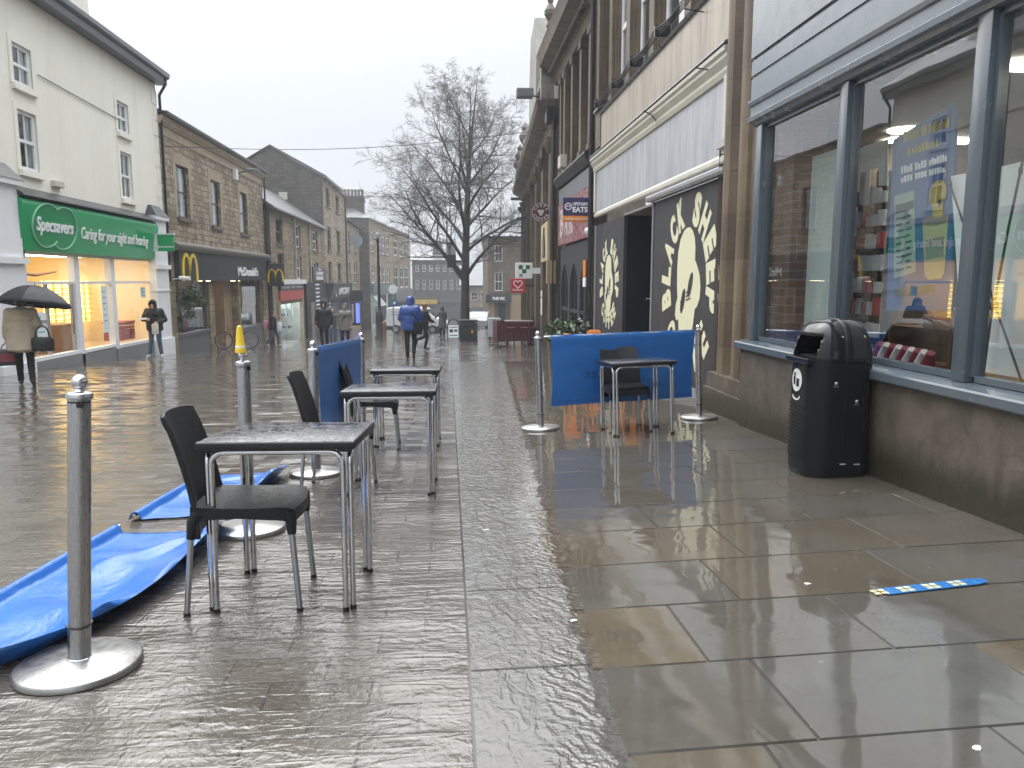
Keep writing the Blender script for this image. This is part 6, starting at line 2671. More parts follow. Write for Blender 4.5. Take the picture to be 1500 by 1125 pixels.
for k in range(11):
    y = 300 + k * 9.4
    plate(m, [(1314, y), (1322 + 3 * (k % 3), y - 2), (1322 + 3 * (k % 3), y + 1), (1314, y + 3)], .008)
    plate(m, [(1328, y - 3), (1336 - 2 * (k % 2), y - 5), (1336 - 2 * (k % 2), y - 2), (1328, y)], .008)
plate(m, [(1313, 302), (1339, 293), (1339, 305), (1313, 314)], .008)
m.build('phone_print', plain('poster_dark', (.05, .08, .09), .5), ph)
m = MB()
plate(m, [(1352, 324), (1390, 315), (1384, 400), (1380, 408), (1360, 410), (1355, 403)])
cp = m.build('cup_picture', plain('poster_cup', (.42, .38, .22), .5), t)
m = MB()
n = 14
plate(m, [(1371 + 19 * math.cos(2 * PI * k / n), 322 + 8 * math.sin(2 * PI * k / n) - 3 * math.cos(2 * PI * k / n)) for k in range(n)], .008)
plate(m, [(1356, 352), (1384, 346), (1382, 374), (1358, 380)], .008)
m.build('cup_band', plain('poster_cup_band', (.2, .2, .17), .5), cp)
m = MB()
n = 14
plate(m, [(1375 + 13 * math.cos(2 * PI * k / n), 284 + 20 * math.sin(2 * PI * k / n) - 5 * math.cos(2 * PI * k / n)) for k in range(n)], .0085)
plate(m, [(1367, 296), (1384, 290), (1382, 318), (1368, 320)], .0085)
m.build('yellow_picture', YT, t)
m = MB()
plate(m, [(1311, 421), (1334, 419), (1334, 431), (1311, 433)], .006)
plate(m, [(1341, 419), (1370, 417), (1370, 429), (1341, 431)], .006)
m.build('store_badges', plain('poster_dark', (.05, .08, .09), .5), t)
# display rack of packets
t = thing('display_rack', 'dark wire rack hung with white and red packets behind the grey shop glass', 'display rack', (0, 0, 0))
X0 = XR + .85
m = MB()
for px in (1263, 1288, 1304):
    a, c = on_x(px, 250, X0), on_x(px, 530, X0)
    m.box(X0, X0 + .06, a.y - .035, a.y + .035, c.z, a.z)
ys = (on_x(1300, 400, X0).y, on_x(1258, 400, X0).y)
for k in range(26):
    z = .3 + k * .072
    m.box(X0 - .004, X0 + .004, ys[0] - .05, ys[1] + .05, z, z + .006)
for k in range(14):
    y = ys[0] + (ys[1] - ys[0]) * k / 13
    m.box(X0 - .005, X0 + .005, y - .003, y + .003, .2, 2.1)
m.build('frame', BLACKP, t)
m = MB()
mr = MB()
for r_ in range(9):
    for k in range(5):
        y = ys[0] + (ys[1] - ys[0]) * (k + .1) / 5
        z = .35 + r_ * .2
        (mr if (r_ in (3, 4, 6) and rnd.random() < .55) or rnd.random() < .12 else m).bbox(X0 - .07, X0 - .03, y, y + .09, z, z + rnd.uniform(.1, .16), .008)
m.build('white_packet', plain('white_packet', (.5, .52, .54), .35, var=.2), t)
mr.build('red_packet', plain('red_packet', (.35, .03, .04), .35), t)
t = thing('striped_goods', 'red and white striped goods heaped at the foot of the window', 'goods', (0, 0, 0))
X0 = XR + .5
m = MB()
mr = MB()
for k in range(9):
    a = on_x(1283 + k * 9, 520 + k * 2, X0)
    (m if k % 2 else mr).tube([a + Vector((0, -.0, -.16)), a + Vector((.05, .05, .0)), a + Vector((.02, -.03, .1))], [.05, .055, .03], 8)
m.build('white_stripe', plain('goods_white', (.55, .53, .52), .6), t, True)
mr.build('red_stripe', plain('goods_red', (.22, .02, .04), .6), t, True)
t = thing('shelf_unit', 'low wooden shelf unit with boxes deep inside the grey shop', 'shelf', (0, 0, 0))
m = MB()
for z in (.1, .45, .8):
    m.box(XR + 1.3, XR + 1.7, 4.5, 7.2, z, z + .03)
for y in (4.5, 5.4, 6.3, 7.2):
    m.box(XR + 1.3, XR + 1.7, y, y + .04, -.6, .85)
m.build('frame', WOODB, t)
m = MB()
for k in range(13):
    y = 4.6 + k * .2
    z = rnd.choice((.13, .48, .83))
    m.bbox(XR + 1.32, XR + 1.6, y, y + .15, z, z + rnd.uniform(.1, .22), .006)
m.build('box', plain('boxes_mixed', (.4, .28, .2), .5, var=.7, sc=6), t)

# ------------------------------------------------------------------ stone pilaster between the shops
b = thing('stone_pilaster', 'tall fluted brown stone pilaster between the grey shop and the charcoal boards', 'pilaster', (0, 0, 0))
m = MB()
zb = -.75
m.box(3.12, 4.2, 7.80, 9.15, zb, -.02)
m.box(3.16, 4.2, 7.82, 9.12, -.02, .16)
m.build('plinth', RISER, b)
m = MB()
pts = [(3.26, 7.83), (3.26, 8.22), (3.22, 8.24), (3.195, 8.29), (3.19, 8.36), (3.2, 8.44), (3.23, 8.50), (3.28, 8.53), (3.32, 8.58), (3.32, 8.64), (3.26, 8.70), (3.21, 8.74), (3.19, 8.82), (3.195, 8.9), (3.23, 8.96), (3.3, 9.0), (3.34, 9.08), (4.2, 9.08), (4.2, 7.83)]
m.prism([(x, y, .16) for x, y in pts], (0, 0, 6.5))
m.build('shaft', ASHLAR3, b, math.radians(30))
m = MB()
m.tube([(3.36, 9.16, 6.5), (3.36, 9.16, 2.9)], .045, 8)
m.tube([(3.36, 9.16, 2.9), (3.36, 9.2, 2.7), (3.38, 9.22, 2.5)], .06, 8)
m.build('drainpipe', BLACKP, b, True)

# ------------------------------------------------------------------ charcoal boarded cafe
XB = 3.40
FB = Fr((XB, 0), (0, 1), (-1, 0))
b = thing('boarded_cafe', 'sandstone building with charcoal hoardings, cream graphics and a blank streaked white fascia', 'building', (0, 0, 0))
HW1, DW, HW2 = (9.2, 12.72), (12.72, 14.86), (14.86, 17.72)


def board_obj(y0, y1, ztop, label, cy, cz, R, lh, big):
    t = thing('hoarding', label, 'hoarding', (0, 0, 0), group='charcoal hoardings')
    m = MB()
    m.box(XB, XB + .05, y0, y1, -1.2, ztop)
    m.build('board', BOARD, t)
    m = MB()
    m.box(XB - .02, XB + .06, y1 - .07, y1, -1.2, ztop) if big else m.box(XB - .03, XB + .06, y1 - .12, y1 - .01, -1.2, ztop)
    m.box(XB - .02, XB + .02, y0, y1, -.9, gz(XB, y0) + .08)
    m.build('edge_trim', plain('trim_grey', (.22, .23, .24), .4), t)
    # ring of letters
    m = MB()
    s = 'BLACK SHEEP '
    s2 = 'COFFEE'
    n = len(s) - 1
    for i, ch_ in enumerate(s):
        if ch_ == ' ':
            continue
        a = math.radians(194 - i * (206 / (n - 1)))
        rad = Vector((0, -math.cos(a), math.sin(a)))      # +u is -y
        tang = Vector((0, -math.sin(a), -math.cos(a)))
        O = Vector((XB, cy, cz)) + rad * R
        letter(m, ch_, O, tang, rad, LN, lh * .6, lh, .06, .006)
    for i, ch_ in enumerate(s2):
        a = math.radians(225 + i * 18)
        rad = Vector((0, -math.cos(a), math.sin(a)))
        tang = Vector((0, math.sin(a), math.cos(a)))
        O = Vector((XB, cy, cz)) + rad * R
        letter(m, ch_, O, tang, -rad, LN, lh * .56, lh, .045, .006)
    m.build('ring_lettering', CREAML, t)
    k = R / 1.08
    # woolly head emblem, drawn in metres about the ring centre (u to the right)
    def hp(u, v):
        return (XB - .006, cy - u * 1.3 * k, cz + v * 1.08 * k)
    head = [(-.15, .71), (-.05, .74), (.05, .74), (.14, .69), (.22, .6), (.26, .46), (.26, .3), (.34, .22), (.43, .1), (.47, -.06), (.45, -.2), (.37, -.3), (.30, -.33), (.27, -.48), (.22, -.66), (.12, -.78), (-.05, -.8), (-.2, -.74), (-.27, -.62), (-.28, -.5), (-.37, -.52), (-.42, -.44), (-.4, -.3), (-.34, -.2), (-.37, -.02), (-.38, .2), (-.36, .42), (-.28, .6)]
    m = MB()
    m.prism([hp(u, v) for u, v in head], (.005, 0, 0))
    e = m.build('head_emblem', CREAML, t)
    m = MB()
    for (cu, cv, ru, rv, th) in ((.16, -.02, .085, .2, -.5), (-.17, -.26, .085, .2, -.42)):
        pts = []
        for i in range(18):
            a = 2 * PI * i / 18
            x_, y_ = ru * math.cos(a), rv * math.sin(a)
            pts.append((XB - .009, cy - (cu + x_ * math.cos(th) - y_ * math.sin(th)) * k, cz + (cv + x_ * math.sin(th) + y_ * math.cos(th)) * k))
        m.prism(pts, (.002, 0, 0))
    for i in range(3):
        ribbon(m, [(-.02 + .0 * i, -.14 - .05 * i), (.2, -.06 - .07 * i)], .018, (XB - .0115, cy, cz), (0, -1, 0), (0, 0, 1), (1, 0, 0), .002)
        ribbon(m, [(-.28, -.38 + .05 * i), (-.1, -.28 + .05 * i)], .018, (XB - .0115, cy, cz), (0, -1, 0), (0, 0, 1), (1, 0, 0), .002)
    m.build('eye_mark', BOARD, e)
    return t


board_obj(HW1[0], HW1[1], 2.54, 'charcoal hoarding nearest the pilaster with large cream lettering ring and woolly head', 10.78, 1.22, 1.06, .48, True)
t = board_obj(HW2[0], HW2[1], 2.50, 'charcoal hoarding beyond the dark doorway with smaller cream lettering ring', 16.2, 1.2, .80, .34, False)
m = MB()
# recessed doorway
m.box(XB + 1.35, XB + 1.4, DW[0], DW[1], -1.2, 2.5)
m.box(XB + .05, XB + 1.35, DW[1] - .04, DW[1], -1.2, 2.5)
m.box(XB + .05, XB + 1.35, DW[0], DW[0] + .04, -1.2, 2.5)
m.build('doorway', NAVYD, b)
m = MB()
m.tube([(XB + 1.32, 12.95, .55), (XB + 1.3, 12.95, .62)], .02, 6)
m.tube([(XB + .04, 12.9, .95), (XB - .04, 12.9, .95)], .018, 6)
m.build('door_handle', ALU, b)
m = MB()
m.box(XB - .0, XB + 1.4, DW[0], DW[1], 2.5, 2.54)
m.build('soffit', plain('soffit_grey', (.2, .2, .19), .6), b)
m = MB()
FB.prof(m, HW1[0], HW1[1] + .1, [(0, 2.545), (.09, 2.545), (.11, 2.58), (.11, 2.62), (0, 2.66)])
m.build('ledge', plain('ledge_grey', (.3, .31, .32), .3), b)
m = MB()
FB.prof(m, HW1[0], 17.78, [(-.02, 2.69), (.03, 2.69), (.045, 2.71), (.045, 2.76), (.02, 2.80), (-.02, 2.80)])
FB.box(m, 17.62, 17.78, 2.80, 3.70, -.02, .055)
FB.box(m, 9.2, 9.42, 2.80, 3.72, -.02, .055)
FB.prof(m, 9.16, 17.82, [(-.02, 3.70), (.05, 3.70), (.07, 3.76), (.07, 3.8), (.12, 3.88), (.12, 3.92), (.15, 3.95), (.15, 4.0), (-.02, 4.02)])
m.build('cream_frame', CREAMP, b)


def streak(name, base, dirt, amt):
    k = NT(name)
    p = k.pos()
    s = k.sep(p)
    v = k.comb(k.math('ADD', s[1], s[0]), s[2])
    st = k.noise(k.scale(v, (9, .8, 1)), 1.0, 5, .7)
    st2 = k.noise(k.scale(v, (3, .5, 1)), 1.0, 4, .6)
    c = k.mix(k.ramp(k.math('ADD', k.math('MULTIPLY', st, .6), k.math('MULTIPLY', st2, .5)), [(.42, 0.0), (.72, amt)]), base, dirt)
    MATS[name] = k.pbr(c, .38, 0, k.bump(st, .08, .01))
    return MATS[name]


m = MB()
FB.box(m, 9.42, 17.62, 2.80, 3.70, -.02, .02)
m.build('blank_fascia', streak('streaked_fascia', (.46, .48, .51), (.22, .225, .235), .9), b)
m = MB()
FB.prof(m, 9.16, 17.82, [(-.25, 4.02), (.165, 4.02), (.15, 4.05), (.0, 4.10), (-.25, 4.12)])
m.build('lead_flashing', LEAD, b)
m = MB()
FB.box(m, 9.16, 17.2, 4.10, 4.86, -.3, .02)
m.build('parapet_band', streak('bleached_band', (.42, .36, .28), (.2, .155, .11), .9), b)
m = MB()
FB.prof(m, 9.16, 17.2, [(-.3, 4.86), (.06, 4.86), (.08, 4.9), (-.05, 5.0), (-.3, 5.04)])
m.build('parapet_flashing', LEAD, b)
X1 = 3.72
F1 = Fr((X1, 0), (0, 1), (-1, 0))
m = MB()
wins = [(12.15, 13.65, 5.0, 8.2), (14.15, 15.45, 5.0, 8.2), (16.0, 17.15, 5.0, 8.2), (9.9, 11.5, 5.0, 8.2)]
wall(m, F1, 9.1, 19.0, 3.6, 11.0, wins, 0, .28)
m.box(X1 + .3, X1 + 8, 9.1, 9.2, -1, 11)
m.build('wall', ASHLAR, b)
for h in wins:
    sash(b, F1, *h, UPVC, PANE, None, d=-.12, bars=0, fw=.12)
m = MB()
for y in (11.8, 13.9, 15.72, 17.4):
    F1.box(m, y - .16, y + .16, 5.05, 10, -.01, .12)
    F1.box(m, y - .22, y - .161, 5.05, 10, -.01, .05)
    F1.box(m, y + .161, y + .22, 5.05, 10, -.01, .05)
F1.box(m, 17.75, 18.1, 3.0, 10.0, -.01, .3)
F1.box(m, 18.3, 18.62, -1.2, 10.0, -.01, .3)
F1.box(m, 17.2, 17.74, 4.2, 4.98, -.01, .36)
m.build('pier', ASHLAR, b)
m = MB()
m.prism([(3.3, 17.2, 4.98), (3.3, 17.75, 4.98), (3.72, 17.75, 5.15), (3.72, 17.2, 5.15)], (0, 0, .05))
m.build('lead_cap', LEAD, b)
m = MB()
F1.box(m, 18.1, 18.3, -1.2, 10, -.02, .12)
m.build('recess', plain('dark_recess', (.03, .025, .02), .7), b)
downpipe(b, (3.35, 18.2), 9.5, -.6, .05)
# sagging service cables along the parapet
t = thing('service_cables', 'bundle of black cables sagging along the parapet under the upper windows', 'cable', (0, 0, 0))
m = MB()
sup = [9.3, 10.6, 12.35, 14.05, 15.6, 17.3]
for c_ in range(4):
    for a, e in zip(sup, sup[1:]):
        pts = [(XB - .08 - .02 * c_, a + (e - a) * k / 8, 5.06 + .035 * c_ - (.03 + .025 * c_) * math.sin(PI * k / 8)) for k in range(9)]
        m.tube(pts, .011, 5)
m.build('cable', CABLE, t)
m = MB()
for y in sup:
    m.box(XB - .15, XB + .1, y - .03, y + .03, 5.03, 5.2)
m.build('clip', BLACKP, t)
for px, py, l in ((1033, 18, 'upper'), (1050, 104, 'lower')):
    p = on_x(px, py, XB)
    t = thing('wire_stub', 'short wire sticking out ' + ('above' if l == 'upper' else 'at') + ' the corner of the blank fascia frame', 'wire')
    m = MB()
    m.tube([(p.x, p.y, p.z), (p.x - .3, p.y - .05, p.z + .02)], .008, 5)
    m.build('wire', CABLE, t)
p = on_x(975, 163, XB)
t = thing('wire_stub', 'bent wire hook sticking out of the cream cornice midway', 'wire')
m = MB()
m.tube([(p.x - .02, p.y + .4, p.z - .1), (p.x - .2, p.y + .1, p.z - .03), (p.x - .35, p.y, p.z)], .01, 5)
m.build('wire', CABLE, t)

# ------------------------------------------------------------------ black arched bar
XG2 = 3.5
FG = Fr((XG2, 0), (0, 1), (-1, 0))
b = thing('arched_bar', 'sandstone building with a black pointed arch shop front and heavy moulded cornice', 'building', (0, 0, 0))
m = MB()
wins = [(19.5, 20.3, 4.9, 7.0), (20.9, 21.7, 4.9, 7.0), (22.3, 23.1, 4.9, 7.0)]
wall(m, FG, 18.65, 25.2, 2.3, 7.6, wins, -.15, .3)
wall(m, FG, 18.65, 19.0, -1.4, 2.3, [], -.15, .3)
wall(m, FG, 24.0, 25.2, -1.6, 2.3, [], -.15, .3)
m.build('wall', ASHLAR, b)
for h in wins:
    f2 = Fr((XG2 + .15, 0), (0, 1), (-1, 0))
    sash(b, f2, *h, DARKW, PANE, None, d=-.2, bars=0)
m = MB()
for y in (18.9, 19.25, 20.6, 22.0, 23.4, 24.2):
    FG.box(m, y - .14, y + .14, 4.6, 7.2, -.14, .02)
    FG.box(m, y - .2, y + .2, 7.2, 7.4, -.14, .06)
    FG.box(m, y - .2, y + .2, 4.45, 4.6, -.14, .06)
m.build('pier', ASHLAR, b)
m = MB()
FG.prof(m, 18.6, 25.2, [(-.15, 7.4), (.05, 7.4), (.1, 7.6), (.3, 7.8), (.55, 7.95), (.6, 8.15), (.65, 8.3), (-.15, 8.45)])
for k in range(40):
    y = 18.7 + k * .16
    FG.box(m, y, y + .08, 7.66, 7.78, .15, .3)
m.build('cornice', ASHLAR, b)
m = MB()
for y in (19.2, 22.4):
    m.lathe((2.92, y, 8.3), [(.12, 0), (.08, .15), (.17, .3), (.17, .42), (.06, .6), (.09, .7), (.02, .85)], 10)
m.build('finial', SILLST, b)
m = MB()
FG.prof(m, 18.65, 24.1, [(-.1, 4.05), (.1, 4.05), (.2, 4.16), (.24, 4.28), (.22, 4.34), (-.1, 4.36)])
m.build('hood_moulding', BLACKP, b)
m = MB()
m.bbox(3.2, 3.4, 22.2, 22.7, 4.45, 4.8, .02)
m.build('alarm_box', CREAMP, b)
m = MB()
FG.box(m, 18.7, 24.05, 3.55, 4.0, -.1, .06)
m.build('grey_board', streak('grey_streaked_board', (.2, .21, .23), (.08, .08, .09), .7), b)
for a, c in ((19.0, 20.6), (20.6, 22.3), (22.3, 24.0)):
    m = MB()
    # pointed arch frame
    cc = (a + c) / 2
    w_ = (c - a) / 2
    outer = [(a, -1.5), (a, 2.25), (c, 2.25), (c, -1.5)]
    ar = []
    hw = w_ * .78
    for k in range(9):
        th = PI / 2.6 * k / 8
        ar.append((cc - hw + (1.6 * hw) * (1 - math.cos(th)), .9 + 1.25 * hw * math.sin(th) * 1.1))
    left = ar
    top = ar[-1][1]
    for k in range(8):
        (u0, z0), (u1, z1) = ar[k], ar[k + 1]
        for s in (0, 1):
            f_ = (lambda u: u) if s == 0 else (lambda u: 2 * cc - u)
            e0 = a if s == 0 else c
            m.add([FG.p(e0, z0, .0), FG.p(f_(u0), z0, .0), FG.p(f_(u1), z1, .0), FG.p(e0, z1, .0), FG.p(e0, z0, -.1), FG.p(f_(u0), z0, -.1), FG.p(f_(u1), z1, -.1), FG.p(e0, z1, -.1)], [(0, 1, 2, 3), (1, 5, 6, 2)])
    FG.box(m, a, c, top, 2.26, -.1, .0)
    FG.box(m, a, cc - hw, -1.6, .9, -.1, .0)
    FG.box(m, cc + hw, c, -1.6, .9, -.1, .0)
    FG.box(m, cc - hw, cc + hw, .35, .45, -.1, -.02)
    FG.box(m, cc - .03, cc + .03, -1.0, top, -.1, -.03)
    FG.box(m, cc - hw, cc + hw, -1.6, -.75, -.1, -.01)
    ar_o = m.build('arched_frame', plain('black_joinery', (.03, .033, .04), .35), b)
    m = MB()
    m.quad(FG.p(cc - hw, -.8, -.08), FG.p(cc + hw, -.8, -.08), FG.p(cc + hw, top, -.08), FG.p(cc - hw, top, -.08))
    m.build('pane', PANE, ar_o)
t = thing('shop_sign', 'marbled burgundy sign board over the black pointed arches', 'sign', (0, 0, 0))


def marble():
    k = NT('burgundy_marble')
    p = k.pos()
    n = k.noise(p, 2.5, 5, .6, 2.0)
    c = k.ramp(n, [(.3, (.08, .012, .02)), (.48, (.2, .04, .05)), (.56, (.42, .3, .3)), (.62, (.17, .03, .04)), (.8, (.09, .02, .03))])
    return k.pbr(c, .35)


m = MB()
FG.box(m, 18.75, 24.0, 2.32, 3.53, -.05, .08)
m.build('sign_board', marble(), t)
m = MB()
for k, chh in enumerate('BAR'):
    letter(m, chh, FG.p(23.2 - k * .85, 2.95, .08), LU, LV, LN, .55, .8, .02, .02)
m.build('lettering', plain('pale_pink_letters', (.5, .42, .42), .5), t)
t = thing('projecting_sign', 'purple projecting sign with orange strip and white EATS lettering', 'sign', (0, 0, 0))
ys = 18.35
m = MB()
m.bbox(2.72, 3.38, ys - .05, ys + .05, 2.78, 3.2, .012)
m.build('sign_box', PURPLE, t)
m = MB()
m.bbox(2.72, 3.40, ys - .055, ys + .055, 2.64, 2.776, .01)
m.build('orange_strip', ORANGE, t)
m = MB()
letter(m, 'EATS', (3.125, ys - .051, 2.92), (1, 0, 0), (0, 0, 1), (0, -1, 0), .36, .13, .04, .006)
letter(m, 'UPSTAIRS', (3.125, ys - .051, 3.05), (1, 0, 0), (0, 0, 1), (0, -1, 0), .36, .075, .03, .006)
letter(m, 'BURGERS WINGS SHAKES', (3.05, ys - .056, 2.705), (1, 0, 0), (0, 0, 1), (0, -1, 0), .54, .045, .01, .006)
ribbon(m, [(.075 * math.cos(2 * PI * k / 20), .075 * math.sin(2 * PI * k / 20)) for k in range(21)], .022, (2.84, ys - .051, 2.99), (1, 0, 0), (0, 0, 1), (0, -1, 0), .006)
ribbon(m, [(-.04, -.02), (-.02, .03), (0, 0), (.02, .03), (.04, -.02)], .018, (2.84, ys - .051, 2.99), (1, 0, 0), (0, 0, 1), (0, -1, 0), .006)
m.build('lettering', WHITES, t)
m = MB()
m.box(3.38, 3.44, ys - .06, ys + .06, 2.55, 3.0)
m.tube([(3.42, ys, 2.95), (3.62, ys, 2.95)], .03, 6)
m.build('bracket', BLACKP, t)
t = thing('wall_lamp', 'round white wall lamp below the purple projecting sign', 'lamp', (3.32, 18.3, 2.42))
m = MB()
m.ell((0, 0, 0), (.09, .09, .09))
m.build('globe', WHITES, t, True)
m = MB()
m.tube([(0, 0, 0), (.2, 0, 0)], .02, 6)
m.build('arm', BLACKP, t)
t = thing('noticeboard', 'narrow dark notice case with an orange top on the bar pilaster', 'sign', (0, 0, 0))
m = MB()
m.box(3.36, 3.5, 18.68, 19.0, -.9, 1.75)
m.build('case', NAVYD, t)
m = MB()
m.box(3.33, 3.36, 18.68, 19.0, 1.35, 1.75)
m.build('orange_panel', ORANGE, t)
m = MB()
m.box(3.33, 3.36, 18.68, 19.0, 1.1, 1.33)
m.build('white_panel', WHITES, t)

# ------------------------------------------------------------------ bank-like corner building
EB = Vector((3.5, 25.2))
FK = Fr((3.5, 25.2), (.052, 1), (-1, .052))
b = thing('corniced_building', 'brown sandstone building with deep bracketed cornice and balustrade beyond the arched bar', 'building', (0, 0, 0))
wins = [(2.0 + k * 4.2, 3.6 + k * 4.2, 3.5, 5.6) for k in range(6)]
m = MB()
doors = [(1.6, 3.4, -1.9, 1.9), (7.0, 10.0, -1.9, 1.6), (13.5, 16.5, -2.2, 1.4)]
wall(m, FK, 0, 25, -2.8, 6.5, wins + [(1.6, 3.4, -2.79, 1.9), (7.0, 10.0, -2.79, 1.6), (13.5, 16.5, -2.79, 1.4)], -.1, .5)
m.quad(FK.p(25, -3, -.1), FK.p(25, -3, -8), FK.p(25, 7, -8), FK.p(25, 7, -.1))
m.build('wall', ASHLAR, b)
m = MB()
for (a, c, z0, z1) in wins:
    FK.box(m, a, c, z0, z1, -.5, -.45)
for (a, c, z0, z1) in doors:
    FK.box(m, a, c, -2.8, z1, -.55, -.5)
m.build('window', PANE, b)
m = MB()
for y in (0.5, 1.2, 4.9, 5.5, 9.0, 9.6, 13.2, 17.4, 21.5, 24.6):
    FK.box(m, y - .2, y + .2, -2.8, 5.9, -.1, .1)
    FK.box(m, y - .27, y + .27, 5.9, 6.15, -.1, .16)
    m.lathe((*FK.p(y, 0, .15).xy, 5.5), [(.05, 0), (.16, .2), (.2, .38)], 8)
m.build('pier', ASHLAR, b)
m = MB()
FK.prof(m, -.05, 25.1, [(-.1, 6.3), (.1, 6.3), (.14, 6.5), (.4, 6.62), (.6, 6.75), (.66, 6.95), (-.1, 7.0)])
m.build('cornice', ASHLAR, b)
m = MB()
FK.box(m, 0, 25, 7.0, 7.15, .1, .45)
FK.box(m, 0, 25, 7.7, 7.85, .1, .45)
for k in range(62):
    y = .2 + k * .4
    if k % 8 == 0:
        FK.box(m, y - .2, y + .2, 7.0, 8.0, .08, .5)
    else:
        m.lathe((*FK.p(y, 0, .28).xy, 7.15), [(.07, 0), (.1, .12), (.05, .35), (.08, .55)], 6)
m.build('balustrade', ASHLAR2, b)
m = MB()
for y in (15.2, 21.4, 24.6):
    m.lathe((*FK.p(y, 0, .28).xy, 8.0), [(.2, 0), (.12, .1), (.3, .4), (.32, .6), (.15, .85), (.2, 1.0), (.05, 1.2)], 10)
m.build('urn', SILLST, b)
m = MB()
m.prism([FK.p(2.6, 7.0, .5), FK.p(7.2, 7.0, .5), FK.p(7.2, 9.0, .5), FK.p(6.2, 10.6, .5), FK.p(3.6, 10.6, .5), FK.p(2.6, 9.0, .5)], FK.n * -1.5)
m.build('stone_gable', ASHLAR2, b)
m = MB()
FK.box(m, -.35, -.05, -2.2, 7.4, -.3, -.05)
m.build('recess', MATS['dark_recess'], b)
downpipe(b, FK.p(-.15, 0, .1), 6.3, -1.6, .06)
downpipe(b, FK.p(.25, 0, .1), 6.2, -1.6, .05)
m = MB()
p = FK.p(0.05, 6.45, .18)
m.bbox(p.x - .16, p.x + .16, p.y - .25, p.y + .25, 6.25, 6.75, .02)
m.build('rainwater_head', BLACKP, b)
m = MB()
FK.box(m, -.2, .35, 1.15, 1.9, .0, .28)
m.build('junction_box', plain('tan_box', (.3, .22, .12), .5), b)
t = thing('floodlight', 'dark box floodlight on a bracket beneath the stone gable', 'lamp', (0, 0, 0))
p = FK.p(.9, 7.35, .9)
m = MB()
m.bbox(p.x - .35, p.x + .2, p.y - .2, p.y + .2, p.z - .13, p.z + .15, .02)
m.build('lamp_head', plain('lamp_grey', (0.12, 0.13, 0.14), .4), t)
m = MB()
m.tube([(p.x + .2, p.y, p.z - .05), (p.x + .75, p.y, p.z - .2)], .03, 6)
m.build('arm', BLACKP, t)
t = thing('shop_sign', 'cream box sign with a dark bell outline beside the round brown sign', 'sign', (0, 0, 0))
m = MB()
FK.box(m, 1.4, 4.6, 1.95, 3.3, .0, .16)
m.build('sign_board', plain('cream_sign', (.5, .4, .24), .5, var=.15), t)
m = MB()
bell = [(-.36, 0), (-.28, .16), (-.24, .5), (-.12, .72), (-.05, .78), (-.05, .92), (.05, .92), (.05, .78), (.12, .72), (.24, .5), (.28, .16), (.36, 0)]
m.prism([FK.p(2.9 - u * 1.6, 2.12 + v * 1.1, .16) for u, v in bell], FK.n * .02)
m.build('bell_emblem', plain('grey_bell', (.16, .15, .15), .3, .4), t)
m = MB()
ribbon(m, [(-u * 1.6, v * 1.1) for u, v in bell] + [(bell[0][0] * -1.6, 0)], .07, FK.p(2.9, 2.12, .165), FK.u, (0, 0, 1), FK.n, .03)
m.build('bell_outline', BLACKP, t)
t = thing('round_sign', 'round brown and white coffee sign hanging from the wall', 'sign', (0, 0, 0))
c = Vector((3.13, 26.2, 0))
c.z = on_y(790, 311, 26.2).z
m = MB()
m.tube([(c.x, c.y - .04, c.z), (c.x, c.y + .04, c.z)], .315, 32)
m.build('disc', plain('brown_sign', (.075, .02, .022), .4), t)
m = MB()
for i, chh in enumerate('COSTA'):
    a = math.radians(152 - i * 31)
    rad = Vector((math.cos(a), 0, math.sin(a)))
    letter(m, chh, Vector((c.x, c.y - .041, c.z)) + rad * .225, (math.sin(a), 0, -math.cos(a)), rad, (0, -1, 0), .075, .1, .03, .006)
for i, chh in enumerate('COFFEE'):
    a = math.radians(205 + i * 26)
    rad = Vector((math.cos(a), 0, math.sin(a)))
    letter(m, chh, Vector((c.x, c.y - .041, c.z)) + rad * .225, (-math.sin(a), 0, math.cos(a)), -rad, (0, -1, 0), .07, .1, .03, .006)
m.prism([(c.x + .115 * math.cos(2 * PI * k / 3 * 1 + 0) * 0 + (.1 + .025 * math.cos(3 * (2 * PI * k / 24) - PI / 2)) * math.cos(2 * PI * k / 24), c.y - .041, c.z + (.1 + .025 * math.cos(3 * (2 * PI * k / 24) - PI / 2)) * math.sin(2 * PI * k / 24)) for k in range(24)], (0, -.006, 0))
ribbon(m, [(.295 * math.cos(2 * PI * k / 32), .295 * math.sin(2 * PI * k / 32)) for k in range(33)], .018, (c.x, c.y - .041, c.z), (1, 0, 0), (0, 0, 1), (0, -1, 0), .006)
m.build('lettering', plain('sign_pinkwhite', (.6, .52, .52), .5), t)
m = MB()
m.tube([(c.x + .3, c.y, c.z), (3.72, c.y, c.z)], .025, 6)
m.build('bracket', BLACKP, t)
t = thing('projecting_sign', 'white square sign with a dark green pharmacy cross made of squares', 'sign', (0, 0, 0))
Yp = 31.8
xa, xb = on_y(755, 397, Yp).x, on_y(780, 397, Yp).x
za, zb = on_y(767, 408, Yp).z, on_y(767, 385, Yp).z
m = MB()
m.bbox(xa, xb, Yp - .06, Yp + .06, za, zb, .02)
m.build('sign_box', WHITES, t)
m = MB()
W_ = xb - xa
for (u, v) in ((.3, .72), (.72, .72), (.51, .46)):
    m.box(xa + (u - .12) * W_, xa + (u + .12) * W_, Yp - .066, Yp - .06, za + (v - .13) * (zb - za), za + (v + .13) * (zb - za))
m.build('green_square', plain('pharmacy_green', (.01, .13, .05), .4), t)
m = MB()
m.box(xa + .22 * W_, xa + .42 * W_, Yp - .066, Yp - .06, za + .1 * (zb - za), za + .3 * (zb - za))
m.build('grey_mark', plain('grey_mark', (.3, .28, .36), .4), t)
m = MB()
